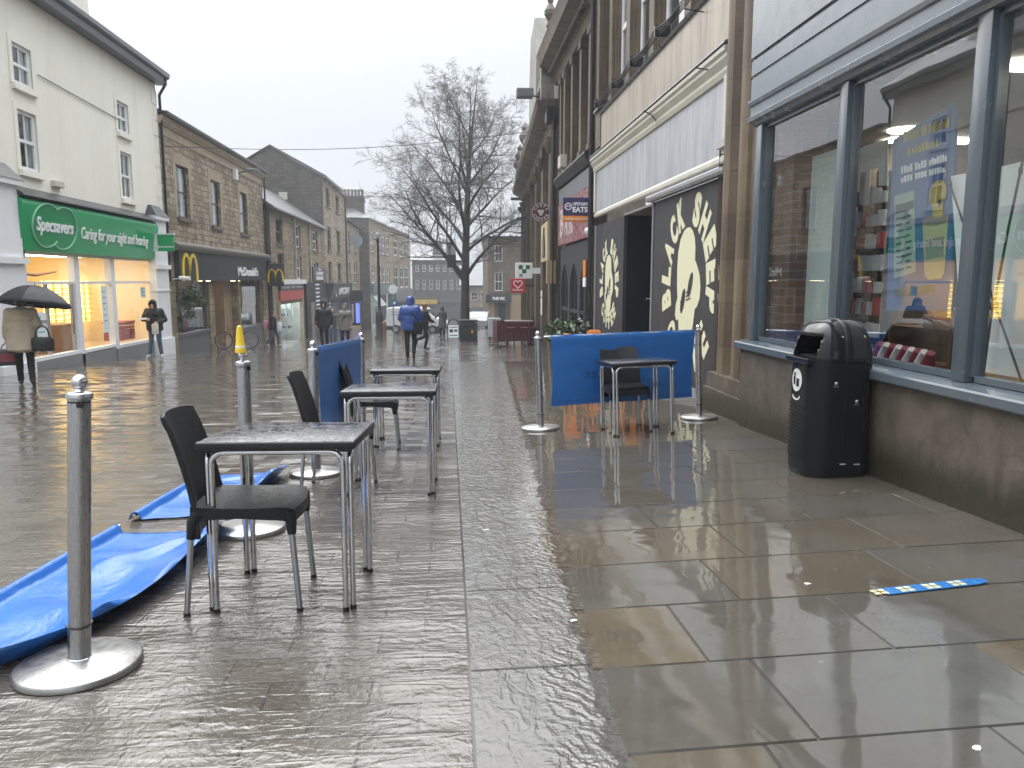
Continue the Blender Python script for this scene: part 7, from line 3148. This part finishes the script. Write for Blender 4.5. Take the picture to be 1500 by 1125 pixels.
m.box(xb, FK.p(Yp - 25.2, 0, 0).x + .1, Yp - .04, Yp + .04, za + .2, zb - .2)
m.build('bracket', WHITES, t)
t = thing('projecting_sign', 'red square charity sign with a white heart outline', 'sign', (0, 0, 0))
Yp = 36.0
xa, xb = on_y(748, 418, Yp).x, on_y(769, 418, Yp).x
za, zb = on_y(758, 429, Yp).z, on_y(758, 408, Yp).z
m = MB()
m.bbox(xa, xb, Yp - .06, Yp + .06, za, zb, .02)
m.build('sign_box', RED, t)
m = MB()
hc = [(16 * math.sin(a) ** 3, 13 * math.cos(a) - 5 * math.cos(2 * a) - 2 * math.cos(3 * a) - math.cos(4 * a)) for a in [2 * PI * k / 28 for k in range(29)]]
ribbon(m, [(x * .0125, z * .0125) for x, z in hc], .045, ((xa + xb) / 2, Yp - .061, za + (zb - za) * .62), (1, 0, 0), (0, 0, 1), (0, -1, 0), .006)
letter(m, 'Fighting for', ((xa + xb) / 2, Yp - .061, za + .13), (1, 0, 0), (0, 0, 1), (0, -1, 0), .5, .12, .02, .006)
m.build('heart_emblem', WHITES, t)
m = MB()
m.box(xb, FK.p(Yp - 25.2, 0, 0).x + .1, Yp - .03, Yp + .03, za + .3, za + .38)
m.build('bracket', BLACKP, t)
t = thing('street_light', 'small grey street light on a wall arm at the end of the corniced building', 'street light', (0, 0, 0))
p = on_y(765, 293, 47)
m = MB()
m.tube([(4.8, 47, p.z - .3), (p.x, 47, p.z), (p.x - .2, 47, p.z + .02)], .05, 6)
m.build('arm', plain('lamp_arm', (.16, .17, .18), .4), t)
m = MB()
m.bbox(p.x - .7, p.x - .1, 46.85, 47.15, p.z - .02, p.z + .14, .03)
m.build('lamp_head', plain('lamp_grey', (0.12, 0.13, 0.14), .4), t)
t = thing('notice', 'white paper notices on the sandstone wall by the glass door', 'notice', (0, 0, 0))
m = MB()
FK.box(m, 4.65, 5.3, -.1, .55, .1, .115)
FK.box(m, 4.7, 5.25, .6, .85, .1, .115)
m.build('sheet', WHITES, t)

# ------------------------------------------------------------------ orange chairs and planters behind the wide banner
t = thing('metal_chair', 'orange metal cafe chair partly hidden behind the wide blue banner, nearest the doorway', 'chair', (0, 0, 0), group='orange metal chairs')


def tube_part(nm, segs, r=.013):
    m = MB()
    for s_ in segs:
        m.tube(s_, r, 6)
    return m.build(nm, ORANGE, t, True)


m = MB()
m.bbox(-.19, .19, -.19, .19, .44, .46, .008)
m.build('seat', ORANGE, t)
for sx in (-1, 1):
    for sy in (-1, 1):
        tube_part('leg', [[(sx * .17, sy * .17, .44), (sx * .22, sy * .23, 0)]], .017)
tube_part('back_frame', [[(-.18, .18, .45), (-.17, .24, .75), (-.1, .26, .86), (.1, .26, .86), (.17, .24, .75), (.18, .18, .45)]])
m = MB()
m.box(-.05, .05, .2, .212, .46, .86)
m.box(-.15, .15, .235, .247, .72, .85)
m.build('back_splat', ORANGE, t)
ors = [(2.1, 12.2, 20, None), (2.8, 11.8, 190, 'orange metal cafe chair near the large cream hoarding behind the banner'), (2.35, 13.5, 100, 'orange metal cafe chair beyond the orange table'), (2.85, 15.2, -30, 'farther orange metal cafe chair by the potted plants')]
for i, (x, y, a, l) in enumerate(ors):
    o = t if i == 0 else copy_tree(t)
    ground_at(o, x, y, math.radians(a))
    if l:
        o['label'] = l
t = thing('metal_table', 'small orange metal table among the orange chairs', 'table', (2.6, 12.7, gz(2.6, 12.7)))
m = MB()
m.bbox(-.3, .3, -.3, .3, .71, .74, .01)
m.build('tabletop', ORANGE, t)
for sx in (-1, 1):
    for sy in (-1, 1):
        tube_part('leg', [[(sx * .25, sy * .25, .71), (sx * .3, sy * .3, 0)]], .018)
for i, (x, y, hgt, l) in enumerate(((2.45, 16.6, .95, 'leafy dark green plant in a pot by the first pointed arch'), (2.9, 17.4, 1.0, 'leafy pot plant beside the bar pilaster'))):
    t = thing('potted_plant', l, 'plant', (x, y, gz(x, y)), group='pot plants outside the arched bar')
    m = MB()
    m.lathe((0, 0, 0), [(.16, 0), (.22, .35), (.24, .36), (.24, .42), (.2, .42)], 14)
    m.build('pot', BLACKP, t)
    m = MB()
    leaves(m, (0, 0, .8), .38, 420, .07, random.Random(30 + i), .9)
    m.build('foliage', LEAF if i == 0 else LEAFD, t, recalc=False)
    m = MB()
    for k in range(5):
        a = k * 1.3
        m.tube([(0, 0, .38), (.15 * math.cos(a), .15 * math.sin(a), .8)], .01, 5)
    m.build('stem', WOODB, t)
# ================================================================== PEOPLE
SKIN = plain('skin', (0.5, 0.3, 0.22), .55, var=.06)
HAIRB = plain('brown_hair', (0.06, 0.035, 0.02), .5)
HAIRR = plain('auburn_hair', (0.2, 0.08, 0.03), .5)
DENIM = plain('blue_denim', (0.05, 0.085, 0.15), .7, var=.3, sc=12, bump=.2, bsc=60)
BLACKC = plain('black_trousers', (0.011, 0.011, 0.013), .7, spec=.2, var=.3, sc=10, bump=.2, bsc=40)
BEIGE = plain('beige_coat', (0.42, 0.35, 0.26), .75, var=.14, sc=8, bump=.35, bsc=9)
BLUEJ = plain('blue_raincoat', (0.02, 0.06, 0.24), .4, var=.25, sc=7, bump=.4, bsc=10)
NAVYJ = plain('dark_padded_jacket', (0.014, 0.016, 0.021), .5, spec=.2, var=.3, sc=9, bump=.5, bsc=12)
GREYJ = plain('grey_green_parka', (0.15, 0.145, 0.125), .7, var=.2, sc=9, bump=.4, bsc=10)
GREYD = plain('dark_grey_coat', (0.07, 0.07, 0.085), .7, var=.2)
SHOE = plain('dark_shoe', (0.02, 0.015, 0.012), .4)
SHOEL = plain('pale_trainer', (0.45, 0.45, 0.45), .5)
LEATH = plain('black_leather', (0.012, 0.012, 0.013), .25, var=.3)


def crease(o, s1, a1, s2, a2):
    """slight wrinkling of cloth"""
    vs = o.data.vertices
    co = [v.co.copy() for v in vs]
    no = [v.normal.copy() for v in vs]
    flat = []
    for c, n in zip(co, no):
        flat.extend(c + n * (noise.noise(c * s1) * a1 + noise.noise(c * s2) * a2))
    vs.foreach_set('co', flat)
    o.data.update()


def person(label, loc, rz, H, J, top, low, shoe, hood=None, hair=None, coat=0.80, flare=1.0, bulk=1.0, hem_open=False, detail=.011, stripes=None):
    """standing figure facing +y; J overrides joints of a 1.75 m body"""
    s = H / 1.75
    j = dict(pel=(0, 0, .95), chest=(0, .0, 1.28), neck=(0, .0, 1.47), head=(0, .03, 1.63),
             lsh=(-.18, 0, 1.41), rsh=(.18, 0, 1.41), lel=(-.235, -.03, 1.13), rel=(.235, -.03, 1.13), lwr=(-.235, .06, .9), rwr=(.235, .06, .9),
             lhip=(-.09, 0, .92), rhip=(.09, 0, .92), lkn=(-.1, .03, .5), rkn=(.1, .03, .5), lan=(-.1, -.01, .09), ran=(.1, -.01, .09), lto=(-.11, .15, .035), rto=(.11, .15, .035))
    j.update(J)
    j = {k: Vector(v) for k, v in j.items()}
    face = Vector(J.get('face', (0, 1, 0))).normalized() if 'face' in J else Vector((0, 1, 0))
    j.pop('face', None)
    t = thing('person', label, 'person', loc, rz)
    t.scale = (s, s, s)
    hd = j['head']
    side = face.cross(Vector((0, 0, 1))).normalized()
    Rm = Matrix((side, face, side.cross(face))).transposed()
    m = MB()
    m.ell(hd + Rm @ Vector((0, -.005, .02)), (.076, .095, .1), Rm, 14, 10)
    m.ell(hd + Rm @ Vector((0, .03, -.055)), (.055, .062, .06), Rm)
    m.ell(hd + Rm @ Vector((0, .095, -.015)), (.014, .02, .026), Rm)
    m.ell(hd + Rm @ Vector((0, .088, -.06)), (.026, .012, .009), Rm)
    m.ell(hd + Rm @ Vector((0, .082, .02)), (.05, .016, .011), Rm)
    for q in (-1, 1):
        m.ell(hd + Rm @ Vector((q * .077, -.005, -.01)), (.012, .022, .032), Rm)
    m.caps(j['neck'] - Vector((0, 0, .06)), .058, hd - Vector((0, .01, .06)), .052)
    m.ell(j['chest'], (.16, .1, .2))
    m.ell((j['chest'] + j['pel']) / 2, (.14, .09, .2))
    m.ell(j['pel'], (.15, .1, .13))
    for q in 'lr':
        m.caps(j[q + 'sh'], .055, j[q + 'el'], .042)
        m.caps(j[q + 'el'], .042, j[q + 'wr'], .028)
        m.caps(j[q + 'hip'], .085, j[q + 'kn'], .055)
        m.caps(j[q + 'kn'], .055, j[q + 'an'], .036)
        m.caps(j[q + 'an'] - Vector((0, 0, .03)), .035, j[q + 'to'], .026)
        # hand: palm, four fingers, thumb
        d = (j[q + 'wr'] - j[q + 'el']).normalized()
        sg = -1 if q == 'l' else 1
        inn = Vector((-sg, 0, 0)) - d * d.dot(Vector((-sg, 0, 0)))
        inn = inn.normalized() if inn.length > .2 else Vector((0, 0, 1))
        ac = d.cross(inn).normalized()
        w0 = j[q + 'wr']
        palm = w0 + d * .075
        m.caps(w0, .024, palm, .03)
        for k in range(4):
            o_ = ac * (k - 1.5) * .021
            L = (.055, .066, .07, .06)[k] if sg > 0 else (.06, .07, .066, .055)[k]
            k1 = palm + o_ + d * .02
            k2 = k1 + d * L * .55 + inn * L * .2
            k3 = k2 + d * L * .35 + inn * L * .45
            m.caps(palm + o_ * .8, .012, k1, .011, 6)
            m.caps(k1, .0105, k2, .0098, 6)
            m.caps(k2, .0098, k3, .009, 6)
        fw = ac if (ac.y > 0) else -ac
        m.caps(w0 + d * .03 + fw * .02, .013, w0 + d * .07 + fw * .05 + inn * .012, .0115, 6)
        m.caps(w0 + d * .07 + fw * .05 + inn * .012, .0115, w0 + d * .1 + fw * .055 + inn * .03, .01, 6)
    bake(m, 'body', SKIN, t, detail, 3)
    # eyes
    m = MB()
    for q in (-1, 1):
        m.ell(hd + Rm @ Vector((q * .03, .081, .003)), (.011, .008, .007), Rm, 8, 6)
    m.build('eye', BLACKTRIM, t, True)
    m = MB()
    m.ell(hd + Rm @ Vector((0, .091, -.06)), (.022, .01, .005), Rm, 8, 6)
    m.build('mouth', plain('lips', (.3, .1, .09), .5), t, True)
    # coat
    m = MB()
    ch_, pe = j['chest'], j['pel']
    B = bulk
    m.ell(ch_ + Vector((0, 0, .04)), (.205 * B, .135 * B, .2))
    m.ell((ch_ + pe) / 2 + Vector((0, 0, .02)), (.19 * B, .135 * B, .22))
    n = 16
    z0 = coat
    prev = None
    for k in range(n + 1):
        f = k / n
        c = (ch_ + pe) / 2 * (1 - f) + Vector((pe.x, pe.y, z0)) * f
        m.ell(c, (.18 * B * (1 + (flare - 1) * f), .135 * B * (1 + (flare - 1) * f), .07))
    for q in 'lr':
        b2 = 1 + (B - 1) * .45
        m.ell(j[q + 'sh'], (.085 * b2, .085 * b2, .08 * b2))
        m.caps(j[q + 'sh'], .082 * b2, j[q + 'el'], .068 * b2)
        d = (j[q + 'wr'] - j[q + 'el'])
        m.caps(j[q + 'el'], .068 * b2, j[q + 'el'] + d * .88, .052 * b2)
        m.ell(j[q + 'sh'] * .5 + ch_ * .5 + Vector((0, 0, .04)), (.1, .1, .09))
    m.caps(ch_, .13, j['neck'] - Vector((0, 0, .02)), .085)
    if hood:
        m.caps(j['neck'], .09, hd - face * .06 + Vector((0, 0, -.03)), .1)
    coat_o = bake(m, 'coat', top, t, .014, 14)
    # slight wrinkling of the cloth
    crease(coat_o, 9, .010, 22, .004)
    if stripes:
        m = MB()
        for z in stripes:
            m.tube([(.196 * B * math.cos(a), .137 * B * math.sin(a) + ch_.y * .8, z) for a in [2 * PI * k / 24 for k in range(25)]], .006, 5)
        m.build('seam', BLACKTRIM, t)
    if hood:
        m = MB()
        m.ell(hd + Rm @ Vector((0, -.03, .03)), (.108, .118, .132), Rm, 16, 12)
        m.ell(hd + Rm @ Vector((0, -.06, -.06)), (.1, .1, .1), Rm, 16, 12)
        for k in range(17):
            a = PI * (-.28 + 1.56 * k / 16)
            m.ell(hd + Rm @ Vector((.098 * math.cos(a), .05, .02 + .122 * math.sin(a))), (.018, .03, .018), Rm, 8, 6)
        bake(m, 'hood', hood, t, .012, 4)
    if hair:
        m = MB()
        m.ell(hd + Rm @ Vector((0, -.022, .035)), (.088, .1, .098), Rm, 16, 12)
        m.ell(hd + Rm @ Vector((0, -.06, -.04)), (.075, .05, .08), Rm, 12, 8)
        bake(m, 'hair', hair, t, .012, 3)
    m = MB()
    m.ell(pe, (.165, .125, .13))
    for q in 'lr':
        m.caps(j[q + 'hip'], .098, j[q + 'kn'], .07)
        m.caps(j[q + 'kn'], .07, j[q + 'an'] + Vector((0, 0, .0)), .055)
    tr = bake(m, 'trousers', low, t, .014, 5)
    crease(tr, 14, .007, 30, .002)
    for q in 'lr':
        m = MB()
        an, to = j[q + 'an'], j[q + 'to']
        d = (to - an)
        d.normalize()
        heel = an + Vector((0, 0, -.045)) - d * .03
        m.caps(heel, .042, to, .04)
        m.ell(an + Vector((0, 0, -.01)), (.046, .055, .05))
        m.caps(to - d * .05, .046, to + d * .035, .032)
        sh = bake(m, 'shoe', shoe, t, .011, 3)
    return t


def gl(x, y):
    return (x, y, gz(x, y))


# umbrella walker, seen from behind
UX, UY = -7.72, 14.55
t = person('person in a beige coat and black trousers walking away under the black umbrella', gl(UX, UY), math.radians(24), 1.66,
           {'lkn': (-.09, .10, .5), 'lan': (-.09, .12, .09), 'lto': (-.1, .27, .035), 'rkn': (.1, .02, .5), 'ran': (.12, -.20, .13), 'rto': (.13, -.1, .035),
            'rel': (.27, -.02, 1.15), 'rwr': (.25, .20, 1.16), 'lel': (-.25, .02, 1.13), 'lwr': (-.27, .07, .9), 'head': (0, .08, 1.6), 'neck': (0, .03, 1.47)}, BEIGE, BLACKC, SHOE, None, HAIRB, .70, 1.25, 1.3)
um = thing('umbrella', 'open black umbrella held low over the person in the beige coat', 'umbrella', (UX + .12, UY + .1, gz(UX, UY) + 1.02), math.radians(10))
UMB = plain('black_umbrella', (0.018, 0.019, 0.024), .5, spec=.2, var=.2, sc=4)
tilt = Matrix.Rotation(math.radians(5), 4, 'Y') @ Matrix.Rotation(math.radians(-8), 4, 'X')


def cano(u, v):
    a = 2 * PI * u
    seg = (u * 8) % 1.0
    r = .64 * (v ** .92) * (1 - .075 * math.sin(seg * PI) * v)
    z = .36 * (1 - v ** 1.9) - .05 * math.sin(seg * PI) * v * (1 - v * .6) + .025 * math.sin(seg * PI) * v ** 3 + .44
    return tilt @ Vector((r * math.cos(a), r * math.sin(a), z))


m = MB()
m.grid(cano, 64, 10)
o = m.build('canopy', UMB, um, math.radians(25), recalc=False)
o.modifiers.new('s', 'SOLIDIFY').thickness = .003
m = MB()
m.tube([tilt @ Vector((0, 0, .86)), tilt @ Vector((0, 0, -.02))], .008, 6)
m.build('shaft', CHROME, um)
m = MB()
m.tube([tilt @ Vector((0, 0, .0)), tilt @ Vector((0, 0, -.1)), tilt @ Vector((.02, 0, -.13)), tilt @ Vector((.05, 0, -.12))], .014, 8)
m.build('handle', BLACKP, um)
for k in range(8):
    m = MB()
    m.tube([cano(k / 8, .05 + .95 * i / 8) - Vector((0, 0, .006)) for i in range(9)], .003, 4)
    m.build('rib', CHROME, um)
m = MB()
m.tube([tilt @ Vector((0, 0, .78)), tilt @ Vector((0, 0, .86))], [.012, .004], 6)
m.build('tip', BLACKP, um)


def bag(label, loc, rz, w, h, d, mat, handle, name='handbag', cat='handbag', extra=None):
    t = thing(name, label, cat, loc, rz)
    m = MB()
    m.bbox(-w / 2, w / 2, -d / 2, d / 2, 0, h, min(d, w, h) * .22)
    o = m.build('bag_body', mat, t, True)
    if handle:
        m = MB()
        for sy in (-1, 1):
            m.tube([(w * .3 * math.cos(a), sy * d * .3, h * .96 + handle * math.sin(a)) for a in [PI * k / 12 for k in range(13)]], .009, 6)
        m.build('handle', mat, t, True)
    if extra:
        m = MB()
        m.box(-w * .4, w * .4, -d / 2 - .004, -d / 2, h * .25, h * .75)
        m.build('print', extra, t)
    return t


gzz = gz(UX, UY)
bag('black leather handbag hooked over the arm of the umbrella holder', (UX + .36, UY - .02, gzz + .62), math.radians(20), .36, .26, .16, LEATH, .22)
bag('patterned carrier bag hanging low from the other hand of the umbrella holder', (UX - .30, UY + .05, gzz + .36), math.radians(30), .34, .3, .12, plain('pattern_bag', (.05, .045, .05), .3, var=.6, sc=14), .12, 'carrier_bag', 'bag', plain('pattern_red', (.25, .05, .06), .4, var=.7, sc=20))

# man in a dark hooded jacket outside the lit shop
MX, MY = -8.85, 23.9
p = person('person in a dark padded hooded jacket and jeans eating outside the lit shop', gl(MX, MY), math.radians(188), 1.74,
           {'head': (0.0, .10, 1.59), 'neck': (0, .04, 1.46), 'chest': (0, .02, 1.28), 'lel': (-.3, -.02, 1.14), 'lwr': (-.14, .22, 1.06), 'rel': (.31, .0, 1.15), 'rwr': (.16, .26, 1.16),
            'lkn': (-.12, .06, .5), 'lan': (-.15, -.01, .09), 'lto': (-.19, .14, .035), 'rkn': (.11, .05, .5), 'ran': (.17, .06, .09), 'rto': (.21, .2, .035), 'face': (0.1, 1, -.25)},
           NAVYJ, DENIM, SHOEL, NAVYJ, None, .84, 1.04, 1.32, stripes=(1.02, 1.12, 1.22, 1.32))
bag('white paper bag held by the hooded eater outside the lit shop', (MX + .12, MY - .3, gz(MX, MY) + .72), math.radians(10), .18, .3, .1, plain('paper_bag', (.6, .56, .5), .7, var=.2), 0, 'paper_bag', 'bag')
t = thing('takeaway_tray', 'small white food tray in the hands of the hooded eater', 'tray', (MX - .2, MY - .34, gz(MX, MY) + 1.15))
m = MB()
m.bbox(-.11, .11, -.07, .07, 0, .05, .01)
m.build('tray', WHITES, t)

# person in a dark top and jeans with a pink bag passing the entry
PX_, PY_ = -7.75, 34.6
person('person in dark jacket and jeans walking past the low house with a pink bag', gl(PX_, PY_), math.radians(-78), 1.55,
       {'lkn': (-.08, .2, .52), 'lan': (-.08, .22, .09), 'lto': (-.08, .37, .035), 'rkn': (.08, -.06, .5), 'ran': (.08, -.34, .15), 'rto': (.08, -.24, .045), 'rwr': (.24, .15, .92), 'lwr': (-.24, .16, .95)},
       NAVYJ, DENIM, SHOEL, None, HAIRB, .85, 1.0, 1.3)
bag('pink shoulder bag behind the walker in jeans', (PX_ - .28, PY_ - .1, gz(PX_, PY_) + .72), math.radians(80), .3, .42, .14, plain('pink_bag', (.5, .22, .24), .5), .2, 'shoulder_bag', 'bag')
bag('white plastic bag carried in front by the walker in jeans', (PX_ + .3, PY_ - .1, gz(PX_, PY_) + .66), math.radians(80), .26, .4, .14, plain('plastic_bag', (.62, .66, .7), .35), .1, 'carrier_bag', 'bag')

# two people coming down the street beyond the upright banner
x = on_y(474, 450, 31.0).x
person('person in a black jacket with hood up walking towards the camera', gl(x, 31.0), math.radians(183), 1.84,
       {'lkn': (-.1, .12, .5), 'lan': (-.1, .10, .09), 'lto': (-.11, .25, .035), 'rkn': (.1, 0, .5), 'ran': (.1, -.15, .09), 'rto': (.11, 0, .035), 'lwr': (-.28, .08, .88), 'rwr': (.28, .06, .88), 'lel': (-.28, -.04, 1.12), 'rel': (.28, -.04, 1.12)},
       NAVYJ, BLACKC, SHOE, NAVYJ, None, .80, 1.04, 1.42, stripes=(1.0, 1.14, 1.26))
x = on_y(505, 450, 30.6).x
person('person in a grey green parka with pale hood walking towards the camera', gl(x, 30.6), math.radians(172), 1.72,
       {'rkn': (.1, .12, .5), 'ran': (.1, .08, .09), 'rto': (.11, .22, .035), 'lwr': (-.27, .1, .9), 'rwr': (.3, .02, .9), 'rel': (.3, -.04, 1.12)},
       GREYJ, BLACKC, SHOE, GREYJ, None, .74, 1.12, 1.4)
m = MB()
t = thing('shoulder_strap', 'dark bag strap across the grey green parka', 'strap', (x, 30.6, gz(x, 30.6)), math.radians(172))
m.tube([(-.15, .06, 1.42), (-.08, .17, 1.3), (.06, .18, 1.1), (.19, .1, .92)], .018, 6)
m.build('strap', BLACKC, t)
x = on_y(487, 450, 35.5).x
person('person in a blue top and jeans walking behind the black jacketed one', gl(x, 35.5), math.radians(180), 1.66, {}, GREYD, DENIM, SHOE, None, HAIRB, .86)

# blue raincoat walker in the middle of the street
x = on_y(601, 470, 21.6).x
person('person in a blue hooded raincoat and black trousers walking away down the street', gl(x, 21.6), math.radians(-4), 1.77,
       {'lkn': (-.1, .04, .5), 'lan': (-.09, -.02, .09), 'lto': (-.1, .14, .035), 'rkn': (.1, .05, .5), 'ran': (.10, -.18, .2), 'rto': (.1, -.13, .06), 'lel': (-.28, .0, 1.14), 'lwr': (-.2, .16, 1.02), 'rel': (.28, .02, 1.14), 'rwr': (.2, .2, 1.05), 'head': (0, .06, 1.6)},
       BLUEJ, BLACKC, SHOE, BLUEJ, None, .86, 1.1, 1.45)
t = thing('shoulder_bag', 'black bag slung at the hip of the person in the blue raincoat', 'bag', (x + .2, 21.45, gz(x, 21.6) + .72), math.radians(-10))
m = MB()
m.bbox(-.13, .13, -.07, .07, 0, .34, .03)
m.build('bag_body', BLACKC, t, True)
m = MB()
m.tube([(.05, 0, .33), (-.05, -.06, .5), (-.3, -.06, .7)], .012, 6)
m.build('strap', BLACKC, t)
# second walker with a raised heel, just beyond
x = on_y(622, 470, 27.2).x
person('person in dark clothes with short auburn hair stepping along beyond the blue raincoat', gl(x, 27.2), math.radians(-60), 1.66,
       {'lkn': (-.09, .16, .52), 'lan': (-.09, .05, .09), 'lto': (-.1, .2, .035), 'rkn': (.1, -.04, .52), 'ran': (.1, -.38, .42), 'rto': (.1, -.40, .27), 'lel': (-.26, .06, 1.15), 'lwr': (-.22, .28, 1.05), 'rel': (.26, .06, 1.15), 'rwr': (.2, .28, 1.05)},
       NAVYJ, BLACKC, SHOE, None, HAIRR, .85, 1.0, 1.05)
x = on_y(648, 470, 43.0).x
person('person in a long dark grey coat standing near the white van', gl(x, 43.0), math.radians(30), 1.72, {'lel': (-.3, .05, 1.2), 'lwr': (-.32, .25, 1.1)}, GREYD, BLACKC, SHOE, GREYD, None, .55, 1.25, 1.2)
person('dark figure standing in the recessed doorway behind the bicycle', (XL - .9, 33.9, gz(-9.5, 33.9)), math.radians(-60), 1.7, {}, BLACKC, BLACKC, SHOE, None, HAIRB, .8, 1.0, 1.05)

# ================================================================== TREE
t = thing('bare_tree', 'large bare winter tree standing in the middle of the street', 'tree', (.95, 46.0, gz(.95, 46.0)))
BARK = NT('wet_bark')
_o = BARK.obj()
_n = BARK.noise(BARK.scale(_o, (6, 6, 1.2)), 3, 5, .65)
BARK = BARK.pbr(BARK.mix(_n, (.014, .012, .011), (.055, .048, .042)), .55, 0, BARK.bump(_n, .6, .05))
rt = random.Random(11)
HT = 15.0
trunk = MB()
tp = [(0, 0, -.3), (0, 0, .15), (.0, 0, .6), (.02, 0, 2.0), (.06, .03, 4.0), (.12, .05, 6.0), (.22, .06, 8.0), (.32, .04, 10.0), (.52, .06, 12.0), (.72, .1, 13.6), (.85, .12, HT)]
tr_ = [.5, .4, .3, .255, .235, .21, .165, .115, .07, .04, .01]
trunk.tube(tp, tr_, 12)
trunk.build('trunk', BARK, t, True)
for k in range(1):
    limbs = MB()
    twigs = MB()


def trunk_at(z):
    for a, c in zip(tp, tp[1:]):
        if a[2] <= z <= c[2]:
            f = (z - a[2]) / (c[2] - a[2])
            return Vector(a).lerp(Vector(c), f)
    return Vector(tp[-1])


def trunk_r(z):
    for (a, c, r0, r1) in zip(tp, tp[1:], tr_, tr_[1:]):
        if a[2] <= z <= c[2]:
            return r0 + (r1 - r0) * (z - a[2]) / (c[2] - a[2])
    return .02


def branch(p, d, L, r, lev, mb_by_lev, up):
    n = 7 if lev == 0 else (5 if lev == 1 else (4 if lev == 2 else 3))
    pts = [p.copy()]
    dirs = [d.copy()]
    cur = p.copy()
    dd = d.copy()
    for i in range(n):
        f = (i + 1) / n
        wob = Vector((rt.uniform(-1, 1), rt.uniform(-1, 1), rt.uniform(-.7, .7))) * (.13 + .07 * lev)
        dd = (dd + wob + Vector((0, 0, up * (.1 if lev == 0 else .06)))).normalized()
        cur = cur + dd * L / n
        pts.append(cur.copy())
        dirs.append(dd.copy())
    rs = [r * (1 - .82 * i / n) for i in range(n + 1)]
    mb_by_lev[min(lev, 2)].tube(pts, rs, (7, 5, 4, 3, 3)[min(lev, 4)], lev < 1)
    if lev >= 4:
        return
    nk = (11, 8, 4, 3)[lev]
    for k in range(nk):
        f = (.2 if lev == 0 else .15) + (.82 if lev == 0 else .85) * (k + rt.random() * .7) / nk
        x = min(f, .999) * n
        i = int(x)
        q = pts[i].lerp(pts[i + 1], x - i)
        dr = dirs[i + 1]
        ax = dr.cross(Vector((rt.uniform(-1, 1), rt.uniform(-1, 1), rt.uniform(-1, 1))))
        if ax.length < .05:
            continue
        ax.normalize()
        nd = (Matrix.Rotation(math.radians(rt.uniform(32, 62)), 3, ax) @ dr)
        if nd.z < -.35:
            nd.z *= .3
        nd.normalize()
        l2 = L * (.54, .54, .6, .65)[lev] * (1.1 - .5 * f) * rt.uniform(.7, 1.2)
        branch(q, nd, max(l2, .25), max(rs[i] * .5, .0072), lev + 1, mb_by_lev, up * .6)


L0, L1, L2 = MB(), MB(), MB()
zs = [3.4, 3.9, 4.3, 4.9, 5.3, 5.8, 6.3, 6.8, 7.2, 7.7, 8.2, 8.7, 9.2, 9.7, 10.4, 11.3]
az = 2.9
for i, z in enumerate(zs):
    az += 2.4 + rt.uniform(-.35, .35)
    u = (z - 3.4) / 10.6
    Lp = 5.9 * (1 - u) ** .6 + 1.2
    elev = math.radians(36 + 26 * u + rt.uniform(-8, 8))
    if i < 6:
        elev = math.radians(50)
    d = Vector((math.cos(az) * math.cos(elev), math.sin(az) * math.cos(elev), math.sin(elev)))
    if d.x > 0:
        Lp *= .82
    c = trunk_at(z)
    branch(c, d, Lp, min(trunk_r(z) * .55, .12 - .06 * u), 0, (L0, L1, L2), -.5 if i < 9 else .6)
# twin leader to the left of the top
branch(trunk_at(8.4), Vector((-.22, .05, 1)).normalized(), 4.9, .1, 0, (L0, L1, L2), .8)
branch(trunk_at(3.1), Vector((-.5, -.1, .8)).normalized(), 6.4, .15, 0, (L0, L1, L2), .6)
branch(trunk_at(3.5), Vector((-.8, .1, .62)).normalized(), 6.8, .13, 0, (L0, L1, L2), .2)
cr = L0.build('limbs', BARK, t, True, recalc=False)
L1.build('boughs', BARK, cr, True, recalc=False)
L2.build('twigs', BARK, cr, False, recalc=False)
t2 = thing('hanging_sign', 'dark square board fixed to the tree trunk above head height', 'sign', (.35, 45.5, gz(.95, 46) + 4.0))
m = MB()
m.bbox(-.42, .1, -.06, .06, 0, .75, .02)
m.build('board', BLACKP, t2)
m = MB()
m.box(.1, .4, -.03, .03, .3, .4)
m.build('bracket', BLACKP, t2)
HAZE = 0.0015
# ================================================================== RAIN HAZE
k = NT('rain_haze')
pv = k.n('VolumePrincipled', {'Color': (0.86, 0.89, 0.93), 'Density': HAZE, 'Anisotropy': 0.2})
k.t.links.new(pv.outputs[0], k.out.inputs['Volume'])
m = MB()
m.box(-60, 60, -40, 190, gz(0, 190) - 6.0, 22.0)
tag(m.build('haze', k.m), kind='stuff')
SC.cycles.volume_bounces = 0
SC.cycles.volume_step_rate = 5
